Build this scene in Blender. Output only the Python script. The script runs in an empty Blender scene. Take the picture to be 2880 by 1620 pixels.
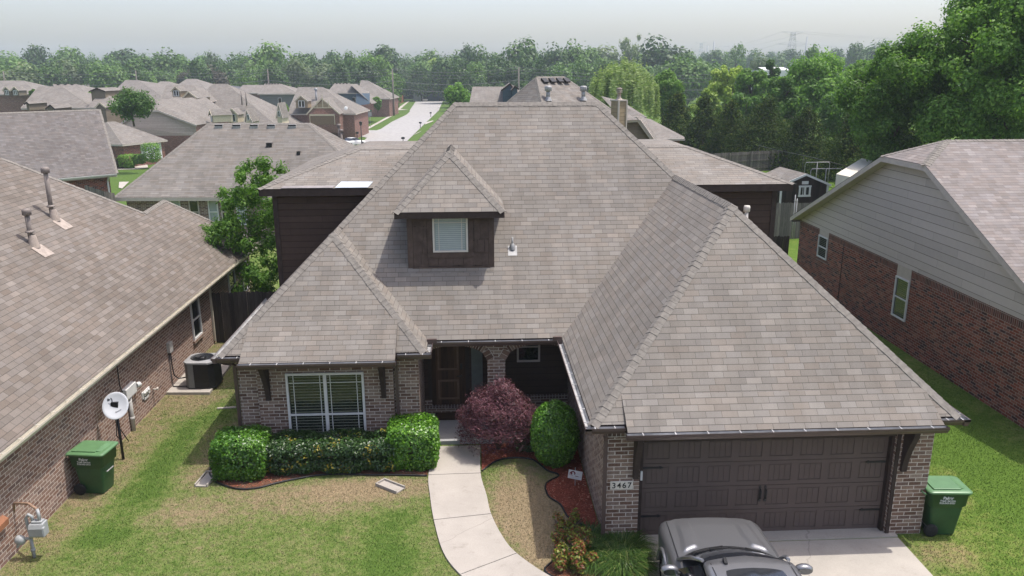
import bpy, bmesh, math, random
import numpy as np
from mathutils import Vector, Matrix
SC = bpy.context.scene
COL = SC.collection
rad = math.radians
# ------------------------------------------------------------------ camera
CAMP = Vector((-3.181, -13.754, 8.995)); FPX = 2228.2
cam_d = bpy.data.cameras.new('camera'); cam = bpy.data.objects.new('camera', cam_d); COL.objects.link(cam)
YAW, PITCH, ROLL = rad(2.804), rad(15.308), rad(-0.178)
_f = Vector((math.sin(YAW)*math.cos(PITCH), math.cos(YAW)*math.cos(PITCH), -math.sin(PITCH)))
_r0 = Vector((math.cos(YAW), -math.sin(YAW), 0)); _u0 = _r0.cross(_f)
_r = math.cos(ROLL)*_r0 + math.sin(ROLL)*_u0; _u = -math.sin(ROLL)*_r0 + math.cos(ROLL)*_u0
cam.matrix_world = Matrix(((_r.x, _u.x, -_f.x, CAMP.x), (_r.y, _u.y, -_f.y, CAMP.y), (_r.z, _u.z, -_f.z, CAMP.z), (0, 0, 0, 1)))
cam_d.sensor_width = 36.0; cam_d.lens = 36.0*FPX/2880.0; cam_d.clip_start = 0.1; cam_d.clip_end = 6000
SC.camera = cam
# ------------------------------------------------------------------ light
SUN = Vector((0.345, 0.055, 1.0)).normalized()
SUN_EL = math.asin(SUN.z)
w = bpy.data.worlds.new('World'); SC.world = w; w.use_nodes = True
nt = w.node_tree; bg = nt.nodes['Background']
sky = nt.nodes.new('ShaderNodeTexSky'); sky.sky_type = 'NISHITA'; sky.sun_disc = False
sky.sun_elevation = SUN_EL; sky.sun_rotation = math.atan2(SUN.x, SUN.y)
sky.air_density = 1.0; sky.dust_density = 3.9; sky.ozone_density = 1.6; sky.altitude = 200
hs = nt.nodes.new('ShaderNodeHueSaturation'); hs.inputs['Saturation'].default_value = .85; nt.links.new(sky.outputs[0], hs.inputs['Color']); tn = nt.nodes.new('ShaderNodeMix'); tn.data_type = 'RGBA'; tn.blend_type = 'MULTIPLY'; tn.inputs[0].default_value = 1.0; tn.inputs[7].default_value = (1.03, .975, .985, 1); nt.links.new(hs.outputs[0], tn.inputs[6]); nt.links.new(tn.outputs[2], bg.inputs[0]); bg.inputs[1].default_value = 0.15
sl = bpy.data.lights.new('sun', 'SUN'); so = bpy.data.objects.new('sun', sl); COL.objects.link(so)
sl.energy = 2.45; sl.angle = rad(0.6); sl.color = (1.0, 0.955, 0.89)
so.rotation_euler = SUN.to_track_quat('Z', 'Y').to_euler(); so.location = SUN*60
vs = SC.view_settings; vs.view_transform = 'Standard'; vs.look = 'None'; vs.gamma = 1.0; vs.exposure = 0.86
SC.render.film_transparent = False
try:
    SC.cycles.volume_step_rate = 5.0; SC.cycles.max_bounces = 6; SC.cycles.transparent_max_bounces = 8
    SC.cycles.diffuse_bounces = 3; SC.cycles.glossy_bounces = 3; SC.cycles.volume_bounces = 1
    SC.cycles.use_denoising = True
except Exception: pass
# ------------------------------------------------------------------ placing helpers
def ray(px, py): return _f + _r*((px-1440)/FPX) - _u*((py-810)/FPX)
def D(d, px, py): return CAMP + ray(px, py)*d          # point seen at that pixel, d metres along the view axis
def sm(t): t = max(0., min(1., t)); return t*t*(3-2*t)
def gz(x, y):
    fx = 1.0 - sm((x-2)/18.0)
    a = -3.5*max(0., min(1., (y-14)/82.0))*fx
    b = -3.5*sm((y-95)/70.0)
    return min(a, b)
def onground(px, py, off=0.0):
    r = ray(px, py); t0, t1 = 5., 3000.
    for _ in range(50):
        t = (t0+t1)/2; p = CAMP + r*t
        if p.z > gz(p.x, p.y)+off: t0 = t
        else: t1 = t
    return CAMP + r*t0
def zhit(z, px, py):
    r = ray(px, py); return CAMP + r*((z-CAMP.z)/r.z)
# ------------------------------------------------------------------ object helpers
def tag(o, label=None, cat=None, group=None, kind=None):
    if label: o['label'] = label
    if cat: o['category'] = cat
    if group: o['group'] = group
    if kind: o['kind'] = kind
    return o
def thing(name, label, cat, loc=(0, 0, 0), rz=0, group=None, parent=None):
    o = bpy.data.objects.new(name, None); COL.objects.link(o)
    o.location = loc; o.rotation_euler = (0, 0, rz); o.empty_display_size = .2
    return tag(o, label, cat, group)
def kids(o): return [c for c in bpy.data.objects if c.parent == o]
def copy_tree(o, loc=None, rz=None, scale=None, label=None):
    def rec(src, par, ks):
        c = src.copy(); COL.objects.link(c)
        if par is not None: c.parent = par
        for k in ks[src.name]: rec(k, c, ks)
        return c
    ks = {}
    def scan(s):
        ks[s.name] = kids(s)
        for k in ks[s.name]: scan(k)
    scan(o); c = rec(o, None, ks)
    if loc is not None: c.location = loc
    if rz is not None: c.rotation_euler = (0, 0, rz)
    if scale is not None: c.scale = scale if hasattr(scale, '__len__') else (scale,)*3
    if label: c['label'] = label
    return c
class MB:
    """collects polygons; build() links them as one mesh object with UVs in metres along each face"""
    def __init__(s): s.v = []; s.f = []; s.m = []; s.sm = []
    def poly(s, pts, m=0, smooth=False):
        b = len(s.v); s.v += [tuple(p) for p in pts]; s.f.append(tuple(range(b, b+len(pts)))); s.m.append(m); s.sm.append(smooth); return s
    def faces(s, vs, fs, m=0, smooth=False):
        b = len(s.v); s.v += [tuple(p) for p in vs]
        for f in fs: s.f.append(tuple(i+b for i in f)); s.m.append(m); s.sm.append(smooth)
        return s
    def box(s, a, b, m=0, skip=''):
        x0, y0, z0 = [min(a[i], b[i]) for i in range(3)]; x1, y1, z1 = [max(a[i], b[i]) for i in range(3)]
        V = [(x0,y0,z0),(x1,y0,z0),(x1,y1,z0),(x0,y1,z0),(x0,y0,z1),(x1,y0,z1),(x1,y1,z1),(x0,y1,z1)]
        F = {'b':(0,3,2,1),'t':(4,5,6,7),'f':(0,1,5,4),'r':(1,2,6,5),'k':(2,3,7,6),'l':(3,0,4,7)}
        return s.faces(V, [F[k] for k in F if k not in skip], m)
    def obox(s, c, ax, ay, az, m=0):
        c, ax, ay, az = Vector(c), Vector(ax), Vector(ay), Vector(az)
        V = [c+ax*i+ay*j+az*k for k in (-1, 1) for j in (-1, 1) for i in (-1, 1)]
        return s.faces(V, [(0,2,3,1),(4,5,7,6),(0,1,5,4),(1,3,7,5),(3,2,6,7),(2,0,4,6)], m)
    def prism(s, prof, vec, m=0, caps=True, smooth=False):
        vec = Vector(vec); n = len(prof); A = [Vector(p) for p in prof]; B = [p+vec for p in A]
        b = len(s.v); s.v += [tuple(p) for p in A+B]
        for i in range(n):
            j = (i+1) % n; s.f.append((b+i, b+j, b+n+j, b+n+i)); s.m.append(m); s.sm.append(smooth)
        if caps:
            s.poly(A[::-1], m); s.poly(B, m)
        return s
    def bar(s, a, b, w, h, m=0, up=(0, 0, 1)):
        a, b = Vector(a), Vector(b); d = (b-a); L = d.length; d = d/L; up = Vector(up)
        if abs(d.dot(up)) > .98: up = Vector((1, 0, 0))
        sx = d.cross(up).normalized(); uz = sx.cross(d)
        return s.obox((a+b)/2, sx*(w/2), d*(L/2), uz*(h/2), m)
    def tube(s, pts, r, n=8, m=0, caps=True):
        pts = [Vector(p) for p in pts]; rs = r if hasattr(r, '__len__') else [r]*len(pts); b = len(s.v)
        prev = None
        for i, p in enumerate(pts):
            d = (pts[min(i+1, len(pts)-1)]-pts[max(i-1, 0)]).normalized()
            if prev is None:
                sx = d.cross(Vector((0, 0, 1)));
                if sx.length < .05: sx = d.cross(Vector((0, 1, 0)))
                sx.normalize()
            else:
                sx = (prev - d*prev.dot(d)).normalized()
            prev = sx; sy = d.cross(sx)
            for k in range(n):
                a = 2*math.pi*k/n; s.v.append(tuple(p+sx*(rs[i]*math.cos(a))+sy*(rs[i]*math.sin(a))))
        for i in range(len(pts)-1):
            for k in range(n):
                k2 = (k+1) % n; s.f.append((b+i*n+k, b+i*n+k2, b+(i+1)*n+k2, b+(i+1)*n+k)); s.m.append(m); s.sm.append(True)
        if caps:
            s.f.append(tuple(b+k for k in range(n))[::-1]); s.m.append(m); s.sm.append(False)
            e = b+(len(pts)-1)*n; s.f.append(tuple(e+k for k in range(n))); s.m.append(m); s.sm.append(False)
        return s
    def lathe(s, prof, c=(0, 0, 0), n=20, m=0, axis='z'):
        b = len(s.v); c = Vector(c)
        for r, z in prof:
            for k in range(n):
                a = 2*math.pi*k/n; q = (r*math.cos(a), r*math.sin(a), z)
                if axis == 'x': q = (q[2], q[0], q[1])
                if axis == 'y': q = (q[0], q[2], q[1])
                s.v.append(tuple(c+Vector(q)))
        for i in range(len(prof)-1):
            for k in range(n):
                k2 = (k+1) % n; s.f.append((b+i*n+k, b+i*n+k2, b+(i+1)*n+k2, b+(i+1)*n+k)); s.m.append(m); s.sm.append(True)
        return s
    def xf(s, M):
        s.v = [tuple(M @ Vector(p)) for p in s.v]; return s
    def mesh(s, name, mats):
        me = bpy.data.meshes.new(name); me.from_pydata(s.v, [], s.f)
        for mt in (mats if isinstance(mats, (list, tuple)) else [mats]): me.materials.append(mt)
        me.polygons.foreach_set('material_index', s.m); me.polygons.foreach_set('use_smooth', s.sm)
        uv = me.uv_layers.new(name='UVMap').data
        V = s.v
        for p in me.polygons:
            n = p.normal
            if abs(n.z) > .995: t = Vector((1, 0, 0)); bt = Vector((0, 1, 0))
            else:
                t = Vector((-n.y, n.x, 0)).normalized(); bt = n.cross(t)
            for li in p.loop_indices:
                q = Vector(V[me.loops[li].vertex_index]); uv[li].uv = (q.dot(t), q.dot(bt))
        me.update(); return me
    def build(s, name, mats, parent=None, bevel=0, seg=2):
        o = bpy.data.objects.new(name, s.mesh(name, mats)); COL.objects.link(o)
        if parent is not None: o.parent = parent
        if bevel:
            md = o.modifiers.new('bevel', 'BEVEL'); md.width = bevel; md.segments = seg; md.limit_method = 'ANGLE'; md.angle_limit = rad(35)
        return o
def text_mesh(name, body, size, mat, M, parent=None, align='CENTER', extrude=.002, spacing=1.0, bold=0.0, shear=0):
    cu = bpy.data.curves.new(name, 'FONT'); cu.body = body; cu.size = size; cu.align_x = align; cu.align_y = 'CENTER'
    cu.extrude = extrude; cu.space_character = spacing; cu.offset = bold; cu.shear = shear
    t = bpy.data.objects.new(name, cu); COL.objects.link(t)
    dg = bpy.context.evaluated_depsgraph_get(); me = bpy.data.meshes.new_from_object(t.evaluated_get(dg))
    bpy.data.objects.remove(t); me.materials.clear(); me.materials.append(mat); me.transform(M)
    o = bpy.data.objects.new(name, me); COL.objects.link(o)
    if parent is not None: o.parent = parent
    return o
def frameM(o, x, z):
    """matrix with text x axis along x, text y axis along z, origin o"""
    x = Vector(x).normalized(); z = Vector(z).normalized(); n = x.cross(z)
    return Matrix(((x.x, z.x, n.x, o[0]), (x.y, z.y, n.y, o[1]), (x.z, z.z, n.z, o[2]), (0, 0, 0, 1)))
# ------------------------------------------------------------------ materials
class NT:
    def __init__(s, name):
        s.m = bpy.data.materials.new(name); s.m.use_nodes = True; s.t = s.m.node_tree
        s.b = s.t.nodes['Principled BSDF']; s.out = s.t.nodes['Material Output']
    def n(s, typ, **kw):
        nd = s.t.nodes.new('ShaderNode'+typ)
        for k, v in kw.items():
            if k.startswith('i_'):
                key = k[2:]; nd.inputs[int(key) if key.isdigit() else key.replace('_', ' ')].default_value = v
            else: setattr(nd, k, v)
        return nd
    def l(s, a, b): s.t.links.new(a, b)
    def val(s, x):
        return x
    def math(s, op, a, b=None, c=None, clamp=False):
        nd = s.n('Math', operation=op); nd.use_clamp = clamp
        for i, x in enumerate((a, b, c)):
            if x is None: continue
            if isinstance(x, (int, float)): nd.inputs[i].default_value = x
            else: s.l(x, nd.inputs[i])
        return nd.outputs[0]
    def mix(s, f, a, b, blend='MIX'):
        nd = s.n('Mix', data_type='RGBA', blend_type=blend)
        for i, x in ((0, f), (6, a), (7, b)):
            if isinstance(x, (int, float)): nd.inputs[i].default_value = x
            elif isinstance(x, (tuple, list)): nd.inputs[i].default_value = tuple(x)+(1,) if len(x) == 3 else x
            else: s.l(x, nd.inputs[i])
        return nd.outputs[2]
    def ramp(s, f, stops, interp='LINEAR'):
        nd = s.n('ValToRGB'); cr = nd.color_ramp; cr.interpolation = interp
        while len(cr.elements) < len(stops): cr.elements.new(.5)
        for e, (p, c) in zip(cr.elements, stops): e.position = p; e.color = tuple(c)+(1,)
        if not isinstance(f, (int, float)): s.l(f, nd.inputs[0])
        return nd.outputs[0]
    def noise(s, scale, detail=3, rough=.55, vec=None, out=0):
        nd = s.n('TexNoise'); nd.inputs['Scale'].default_value = scale; nd.inputs['Detail'].default_value = detail; nd.inputs['Roughness'].default_value = rough
        if vec is not None: s.l(vec, nd.inputs['Vector'])
        return nd.outputs[out]
    def uv(s): return s.n('UVMap').outputs[0]
    def obj(s): return s.n('TexCoord').outputs['Object']
    def pos(s): return s.n('NewGeometry').outputs['Position']
    def bump(s, h, strength=.5, dist=.01):
        nd = s.n('Bump'); nd.inputs['Strength'].default_value = strength; nd.inputs['Distance'].default_value = dist
        s.l(h, nd.inputs['Height']); s.l(nd.outputs[0], s.b.inputs['Normal'])
    def base(s, c, rough=.8, spec=.3, metal=0):
        if isinstance(c, (tuple, list)): s.b.inputs['Base Color'].default_value = tuple(c)+(1,)
        else: s.l(c, s.b.inputs['Base Color'])
        s.b.inputs['Roughness'].default_value = rough; s.b.inputs['Specular IOR Level'].default_value = spec; s.b.inputs['Metallic'].default_value = metal
        return s.m
    def cells(s, w, h, off=.5, jitter=0., seed=0, vec=None):
        """brick-bond cells from the metre UVs: returns u,v fractions and two random values per cell"""
        sep = s.n('SeparateXYZ'); s.l(vec if vec is not None else s.uv(), sep.inputs[0])
        v = s.math('DIVIDE', sep.outputs[1], h); row = s.math('FLOOR', v); fv = s.math('SUBTRACT', v, row)
        if off is None: sh = 0.
        else:
            sh = s.math('MULTIPLY', row, off)
            if jitter:
                wn = s.n('TexWhiteNoise', noise_dimensions='1D'); s.l(s.math('ADD', row, seed+.37), wn.inputs['W'])
                sh = s.math('ADD', sh, s.math('MULTIPLY', wn.outputs[0], jitter))
        u = s.math('ADD', s.math('DIVIDE', sep.outputs[0], w), sh); col = s.math('FLOOR', u); fu = s.math('SUBTRACT', u, col)
        cmb = s.n('CombineXYZ'); s.l(col, cmb.inputs[0]); s.l(row, cmb.inputs[1]); cmb.inputs[2].default_value = seed
        wn = s.n('TexWhiteNoise', noise_dimensions='3D'); s.l(cmb.outputs[0], wn.inputs['Vector'])
        sp = s.n('SeparateColor'); s.l(wn.outputs['Color'], sp.inputs[0])
        return fu, fv, sp.outputs[0], sp.outputs[1], row
def simple(name, c, rough=.7, spec=.3, metal=0, var=.12, scale=6, bump=0):
    t = NT(name); n = t.noise(scale, 4, .6, t.obj())
    lo = tuple(max(0, x*(1-var)) for x in c); hi = tuple(x*(1+var) for x in c)
    m = t.base(t.ramp(n, [(.3, lo), (.7, hi)]), rough, spec, metal)
    if bump: t.bump(n, bump, .02)
    return m
def shingle(name, lo, mid, hi, w=.305, h=.140, seed=0, tone=.10, lam=False):
    t = NT(name); fu, fv, r1, r2, row = t.cells(w, h, .5, .35 if not lam else 1.0, seed)
    col = t.ramp(r1, [(0., lo), (.18, lo), (.45, mid), (.78, mid), (1., hi)])
    tint = t.ramp(r2, [(.0, (1.03, .99, .965)), (.5, (1, 1, 1)), (1., (.98, .99, 1.015))])
    col = t.mix(1.0, col, tint, 'MULTIPLY')
    big = t.noise(.35, 3, .6, t.pos()); col = t.mix(1.0, col, t.ramp(big, [(.3, (1-tone,)*3), (.7, (1+tone,)*3)]), 'MULTIPLY')
    gran = t.noise(120, 2, .7, t.pos()); col = t.mix(.55, col, t.ramp(gran, [(.25, (.62,)*3), (.75, (1.38,)*3)]), 'MULTIPLY')
    mp = t.n('Mapping'); mp.inputs['Scale'].default_value = (2.2, .28, 1); t.l(t.uv(), mp.inputs[0]); streak = t.noise(1.2, 4, .6, mp.outputs[0]); col = t.mix(.5, col, t.ramp(streak, [(.35, (.82, .80, .78)), (.65, (1.1,)*3)]), 'MULTIPLY')
    gap = .030 if not lam else .02
    e1 = t.math('LESS_THAN', fu, gap); e2 = t.math('LESS_THAN', fv, .085)
    if lam: e1 = t.math('MULTIPLY', e1, 0.35)
    edge = t.math('MAXIMUM', t.math('MULTIPLY', e1, .8), e2)
    col = t.mix(t.math('MULTIPLY', edge, .62), col, (.03, .027, .025))
    t.base(col, .92, .15)
    saw = t.math('SUBTRACT', 1.0, fv); hgt = t.math('SUBTRACT', saw, t.math('MULTIPLY', e1, .6))
    if lam: hgt = t.math('ADD', hgt, t.math('MULTIPLY', t.math('GREATER_THAN', r1, .5), .5))
    hgt = t.math('ADD', hgt, t.math('MULTIPLY', gran, .25))
    t.bump(hgt, .55, .012)
    return t.m
def brick(name, cols, mortar, w=.255, h=.083, seed=0, soldier=False, mort=.088):
    t = NT(name)
    if soldier:
        mp = t.n('Mapping'); mp.inputs['Rotation'].default_value = (0, 0, rad(90)); t.l(t.uv(), mp.inputs[0]); vec = mp.outputs[0]
        fu, fv, r1, r2, row = t.cells(w, h, None, 0, seed, vec)
    else: fu, fv, r1, r2, row = t.cells(w, h, .5, .06, seed)
    n = len(cols); col = t.ramp(r1, [((i+.5)/n, c) for i, c in enumerate(cols)])
    dirt = t.noise(28, 4, .65, t.pos()); col = t.mix(.6, col, t.ramp(dirt, [(.25, (.55,)*3), (.75, (1.45,)*3)]), 'MULTIPLY')
    pale = t.noise(9, 5, .7, t.pos()); col = t.mix(t.math('MULTIPLY', t.math('SUBTRACT', pale, .56, clamp=True), 1.6), col, mortar)
    wob = t.math('MULTIPLY', t.math('SUBTRACT', t.noise(14, 2, .5, t.pos()), .5), .07)
    mw = mort*h/w*1.15
    a = t.math('MINIMUM', t.math('ADD', fu, wob), t.math('SUBTRACT', 1.0, fu)); bb = t.math('MINIMUM', t.math('ADD', fv, wob), t.math('SUBTRACT', 1.0, fv))
    e = t.math('MAXIMUM', t.math('LESS_THAN', a, mw), t.math('LESS_THAN', bb, mort))
    mv = t.noise(40, 2, .5, t.pos()); mc = t.mix(.5, mortar, t.ramp(mv, [(.3, tuple(x*.75 for x in mortar)), (.7, tuple(x*1.2 for x in mortar))]))
    t.base(t.mix(e, col, mc), .9, .2)
    t.bump(t.math('ADD', t.math('SUBTRACT', 1.0, e), t.math('MULTIPLY', dirt, .4)), .6, .008)
    return t.m
def siding(name, c, h=.18, line=.07, dark=.35, var=.1):
    t = NT(name); fu, fv, r1, r2, row = t.cells(3.6, h, .37, 0)
    n = t.noise(5, 5, .65, t.pos()); g = t.mix(1.0, c, t.ramp(n, [(.25, (1-var,)*3), (.75, (1+var,)*3)]), 'MULTIPLY')
    g = t.mix(1.0, g, t.ramp(r1, [(0, (.93,)*3), (1, (1.07,)*3)]), 'MULTIPLY')
    e = t.math('LESS_THAN', fv, line); j = t.math('LESS_THAN', fu, .002)  # e paints each lap's shadow as a dark line; j marks butt joints
    t.base(t.mix(t.math('MULTIPLY', t.math('MAXIMUM', e, j), 1-dark), g, tuple(x*.3 for x in c)), .85, .05)
    t.bump(t.math('SUBTRACT', 1.0, fv), .8, .02)
    return t.m
def boards(name, c, w=.14, grain=True, gap=.05):
    t = NT(name); sep = t.n('SeparateXYZ'); t.l(t.uv(), sep.inputs[0])
    u = t.math('DIVIDE', sep.outputs[0], w); k = t.math('FLOOR', u); fu = t.math('SUBTRACT', u, k)
    wn = t.n('TexWhiteNoise', noise_dimensions='1D'); t.l(k, wn.inputs['W'])
    mp = t.n('Mapping'); mp.inputs['Scale'].default_value = (18, 1.2, 1); t.l(t.uv(), mp.inputs[0])
    n = t.noise(1.6, 5, .7, mp.outputs[0])
    g = t.mix(1.0, c, t.ramp(wn.outputs[0], [(0, (.62, .62, .62)), (1, (1.3, 1.27, 1.22))]), 'MULTIPLY')
    g = t.mix(1.0, g, t.ramp(n, [(.3, (.6,)*3), (.7, (1.35,)*3)]), 'MULTIPLY')
    e = t.math('LESS_THAN', fu, gap); t.base(t.mix(t.math('MULTIPLY', e, .85), g, (.01, .01, .009)), .9, .15)
    t.bump(t.math('ADD', t.math('SUBTRACT', 1.0, e), t.math('MULTIPLY', n, .3)), .6, .01)
    return t.m
def leafmat(name, stops, rough=.55, trans=.35, spec=.3):
    t = NT(name); g = t.n('NewGeometry'); c = t.ramp(g.outputs['Random Per Island'], stops)
    oi = t.n('ObjectInfo'); c = t.mix(1.0, c, t.ramp(oi.outputs['Random'], [(0, (.66, .70, .66)), (1, (1.28, 1.22, 1.14))]), 'MULTIPLY')
    t.base(c, rough, spec)
    tr = t.n('BsdfTranslucent'); t.l(t.mix(1.0, c, (1.25, 1.35, .7), 'MULTIPLY'), tr.inputs[0])
    ms = t.n('MixShader'); ms.inputs[0].default_value = trans; t.l(t.b.outputs[0], ms.inputs[1]); t.l(tr.outputs[0], ms.inputs[2]); t.l(ms.outputs[0], t.out.inputs[0])
    return t.m
def glass(name, c=(.02, .025, .028), rough=.05):
    t = NT(name); return t.base(c, rough, .9)
M = {}
M['shingle'] = shingle('shingle_main', (.186, .170, .149), (.207, .190, .167), (.237, .219, .194), seed=3)
M['shingle_left'] = shingle('shingle_left', (.146, .126, .107), (.170, .149, .129), (.204, .182, .160), seed=11)
M['shingle_right'] = shingle('shingle_right', (.190, .170, .157), (.222, .200, .187), (.262, .240, .226), w=.23, h=.14, seed=5, lam=True)
M['shingle_far'] = shingle('shingle_far', (.170, .156, .138), (.196, .181, .162), (.225, .209, .189), w=.5, h=.15, seed=7, lam=True)
M['shingle_dark'] = shingle('shingle_dark', (.128, .117, .110), (.148, .137, .129), (.178, .166, .157), w=.27, h=.15, seed=9, lam=True)
M['shingle_slate'] = shingle('shingle_slate', (.075, .078, .085), (.10, .104, .112), (.13, .135, .142), w=.4, h=.15, seed=13, lam=True)
M['shingle_tan'] = shingle('shingle_tan', (.19, .165, .145), (.25, .222, .200), (.30, .272, .25), w=.5, h=.15, seed=15, lam=True)
M['cap'] = simple('ridge_shingle', (.196, .180, .159), .92, .15, var=.22, scale=9, bump=.3)
M['brick'] = brick('brick_main', [(.125, .074, .053), (.185, .114, .083), (.235, .160, .120), (.27, .205, .162), (.148, .097, .078)], (.52, .465, .405), seed=2)
M['brick_sold'] = brick('brick_main_soldier', [(.085, .055, .045), (.130, .085, .068), (.175, .125, .100), (.105, .075, .065)], (.44, .40, .365), seed=4, soldier=True)
M['brick_left'] = brick('brick_left', [(.19, .108, .080), (.26, .157, .118), (.215, .138, .110), (.30, .205, .165), (.155, .10, .084)], (.54, .47, .405), seed=6)
M['brick_red'] = brick('brick_red', [(.165, .045, .029), (.25, .074, .047), (.092, .034, .029), (.30, .125, .086), (.060, .030, .030)], (.34, .27, .225), seed=8, w=.245, h=.08)
M['brick_red_sold'] = brick('brick_red_soldier', [(.12, .044, .032), (.19, .070, .050), (.07, .034, .03), (.15, .062, .050)], (.32, .265, .23), seed=10, soldier=True, w=.245, h=.08)
M['brick_far'] = brick('brick_far', [(.16, .062, .045), (.22, .092, .066), (.125, .058, .046), (.25, .13, .10)], (.32, .26, .22), seed=12)
M['side_dark'] = siding('siding_dark', (.066, .046, .036), h=.185)
M['shake'] = brick('shake_dark', [(.050, .037, .031), (.062, .046, .039), (.075, .057, .048)], (.010, .008, .007), w=.22, h=.3, seed=21, mort=.03)
M['trim_dark'] = simple('trim_dark_brown', (.048, .035, .030), .7, .15, var=.2)
M['side_tan'] = siding('siding_taupe', (.49, .435, .385), h=.26, line=.065, dark=.25, var=.04)
M['trim_tan'] = simple('trim_taupe', (.47, .415, .36), .65, .3, var=.08)
M['side_grey'] = siding('siding_grey', (.17, .17, .165), h=.18)
M['side_blue'] = siding('siding_blue', (.075, .105, .135), h=.2)
M['side_tan2'] = siding('siding_tan', (.30, .235, .155), h=.2)
M['tan_h4'] = siding('siding_tan_gable', (.40, .335, .275), h=.25)
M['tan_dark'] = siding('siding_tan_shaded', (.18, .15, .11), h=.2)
M['cream'] = simple('cream_trim', (.55, .48, .35), .7, .3)
M['white'] = simple('white_paint', (.62, .62, .60), .55, .4, var=.05)
M['vinyl'] = simple('almond_vinyl', (.56, .52, .46), .5, .4, var=.05)
M['gutter'] = simple('gutter_brown', (.085, .056, .050), .4, .5, var=.1)
M['gutter_in'] = simple('gutter_galvanised', (.36, .36, .355), .5, .5, var=.25, scale=3)
M['gutter_cream'] = simple('gutter_cream', (.55, .51, .42), .45, .5, var=.08)
M['glass'] = glass('window_glass', (.012, .016, .015), .04)
M['glass_g'] = glass('window_glass_green', (.014, .019, .015), .05)
M['door_paint'] = simple('garage_door_brown', (.108, .083, .073), .65, .12, var=.06, scale=3)
M['black'] = simple('black_iron', (.012, .012, .013), .45, .4, var=.2)
M['rubber'] = simple('black_rubber', (.018, .018, .019), .75, .3, var=.2)
M['galv'] = simple('galvanised_steel', (.31, .31, .305), .5, .4, .2, var=.25)
M['pvc'] = simple('grey_pvc', (.40, .385, .36), .6, .4, var=.12)
M['vent_tan'] = simple('painted_vent_tan', (.34, .285, .24), .6, .35, var=.2, scale=9)
M['vent_brown'] = simple('painted_vent_brown', (.205, .175, .155), .6, .35, var=.2)
M['green_bin'] = simple('bin_green', (.030, .082, .032), .4, .4, var=.15, scale=4)
M['green_lid'] = simple('bin_lid_green', (.095, .195, .085), .36, .5, var=.14, scale=4)
M['post'] = simple('lamp_black', (.016, .016, .017), .5, .4)
M['pole'] = simple('pole_wood', (.20, .175, .15), .9, .2, var=.25)
M['steel'] = simple('pylon_steel', (.33, .34, .36), .6, .4)
M['wire'] = simple('wire_grey', (.16, .16, .165), .6, .3)
M['fence'] = boards('fence_weathered', (.19, .175, .16))
M['fence_dark'] = boards('fence_dark', (.060, .052, .046))
M['fence_orange'] = boards('fence_stained', (.23, .085, .045))
M['wood_door'] = boards('door_wood', (.085, .050, .032), w=.16, gap=.04)
M['bark'] = simple('bark', (.085, .068, .055), .95, .1, var=.35, scale=14, bump=.5)
M['bark_pale'] = simple('bark_pale', (.20, .175, .15), .95, .1, var=.35, scale=12)
# ------------------------------------------------------------------ ground, paths, street
def grass_colour(t):
    """turf colour from world position: green, worn tan patches, lusher strips (real dry and lush turf)"""
    p = t.pos(); sep = t.n('SeparateXYZ'); t.l(p, sep.inputs[0]); X, Y = sep.outputs[0], sep.outputs[1]
    n1 = t.noise(.55, 4, .6, p); n2 = t.noise(3.2, 4, .65, p); n3 = t.noise(22, 3, .7, p)
    def blob(cx, cy, rx, ry):
        a = t.math('DIVIDE', t.math('SUBTRACT', X, cx), rx); b = t.math('DIVIDE', t.math('SUBTRACT', Y, cy), ry)
        d = t.math('ADD', t.math('MULTIPLY', a, a), t.math('MULTIPLY', b, b))
        return t.math('SUBTRACT', 1.0, d, clamp=True)
    def union(L):
        o = blob(*L[0])
        for q in L[1:]: o = t.math('MAXIMUM', o, blob(*q))
        return o
    dry = union([(-12.0, 4, 1.0, 7), (-6.8, 2.0, 3.6, 1.0), (-2.1, 1.4, 1.25, 2.6), (-1.8, -.2, 1.0, 1.4), (-9.7, 4.6, 1.0, 3.2), (-11.2, 7.3, 1.6, 1.4), (-9.2, 1.6, 1.6, .9), (7.1, 1.1, .55, .5), (7.6, 2.3, .5, .4), (5.9, -.9, .8, .6), (-11.6, 10, 1.4, 4)])
    lush = union([(-10.5, 3.8, .7, 3.4), (-10.75, .75, .8, .7), (-10.2, 6.6, .7, 1.2), (-9.1, 5.5, .35, 1.0), (8.6, 5.0, 1.9, 7.5), (-4.9, -.6, .8, 2.2)])
    far = t.math('MULTIPLY_ADD', Y, 1/30., -.6, clamp=True)
    right = t.math('MULTIPLY_ADD', X, .5, -2.2, clamp=True)
    f = t.math('ADD', t.math('MULTIPLY', dry, .44), t.math('MULTIPLY', t.math('SUBTRACT', n1, .5), .9))
    f = t.math('ADD', f, t.math('MULTIPLY', t.math('SUBTRACT', n2, .5), 1.1)); f = t.math('ADD', f, t.math('MULTIPLY', t.math('SUBTRACT', t.noise(9, 4, .75, p), .5), 1.5))
    f = t.math('SUBTRACT', f, t.math('MULTIPLY', lush, .42))
    f = t.math('ADD', f, t.math('MULTIPLY', union([(-2.0, 1.2, 1.15, 2.5), (-1.9, -.4, .9, 1.2), (-5.5, 2.3, 2.6, .6)]), .40)); f = t.math('ADD', f, .335); f = t.math('SUBTRACT', f, t.math('MULTIPLY', right, .16))
    f = t.math('SUBTRACT', f, t.math('MULTIPLY', far, .45), clamp=True)
    c = t.ramp(f, [(0, (.080, .140, .028)), (.22, (.120, .175, .045)), (.48, (.168, .196, .072)), (.75, (.225, .202, .110)), (1, (.28, .222, .140))])
    c = t.mix(t.math('MULTIPLY', right, .45), c, t.mix(1., c, (1.16, 1.22, .68), 'MULTIPLY'))
    return t.mix(.8, c, t.ramp(n3, [(.25, (.6,)*3), (.75, (1.4,)*3)]), 'MULTIPLY'), n3
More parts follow.
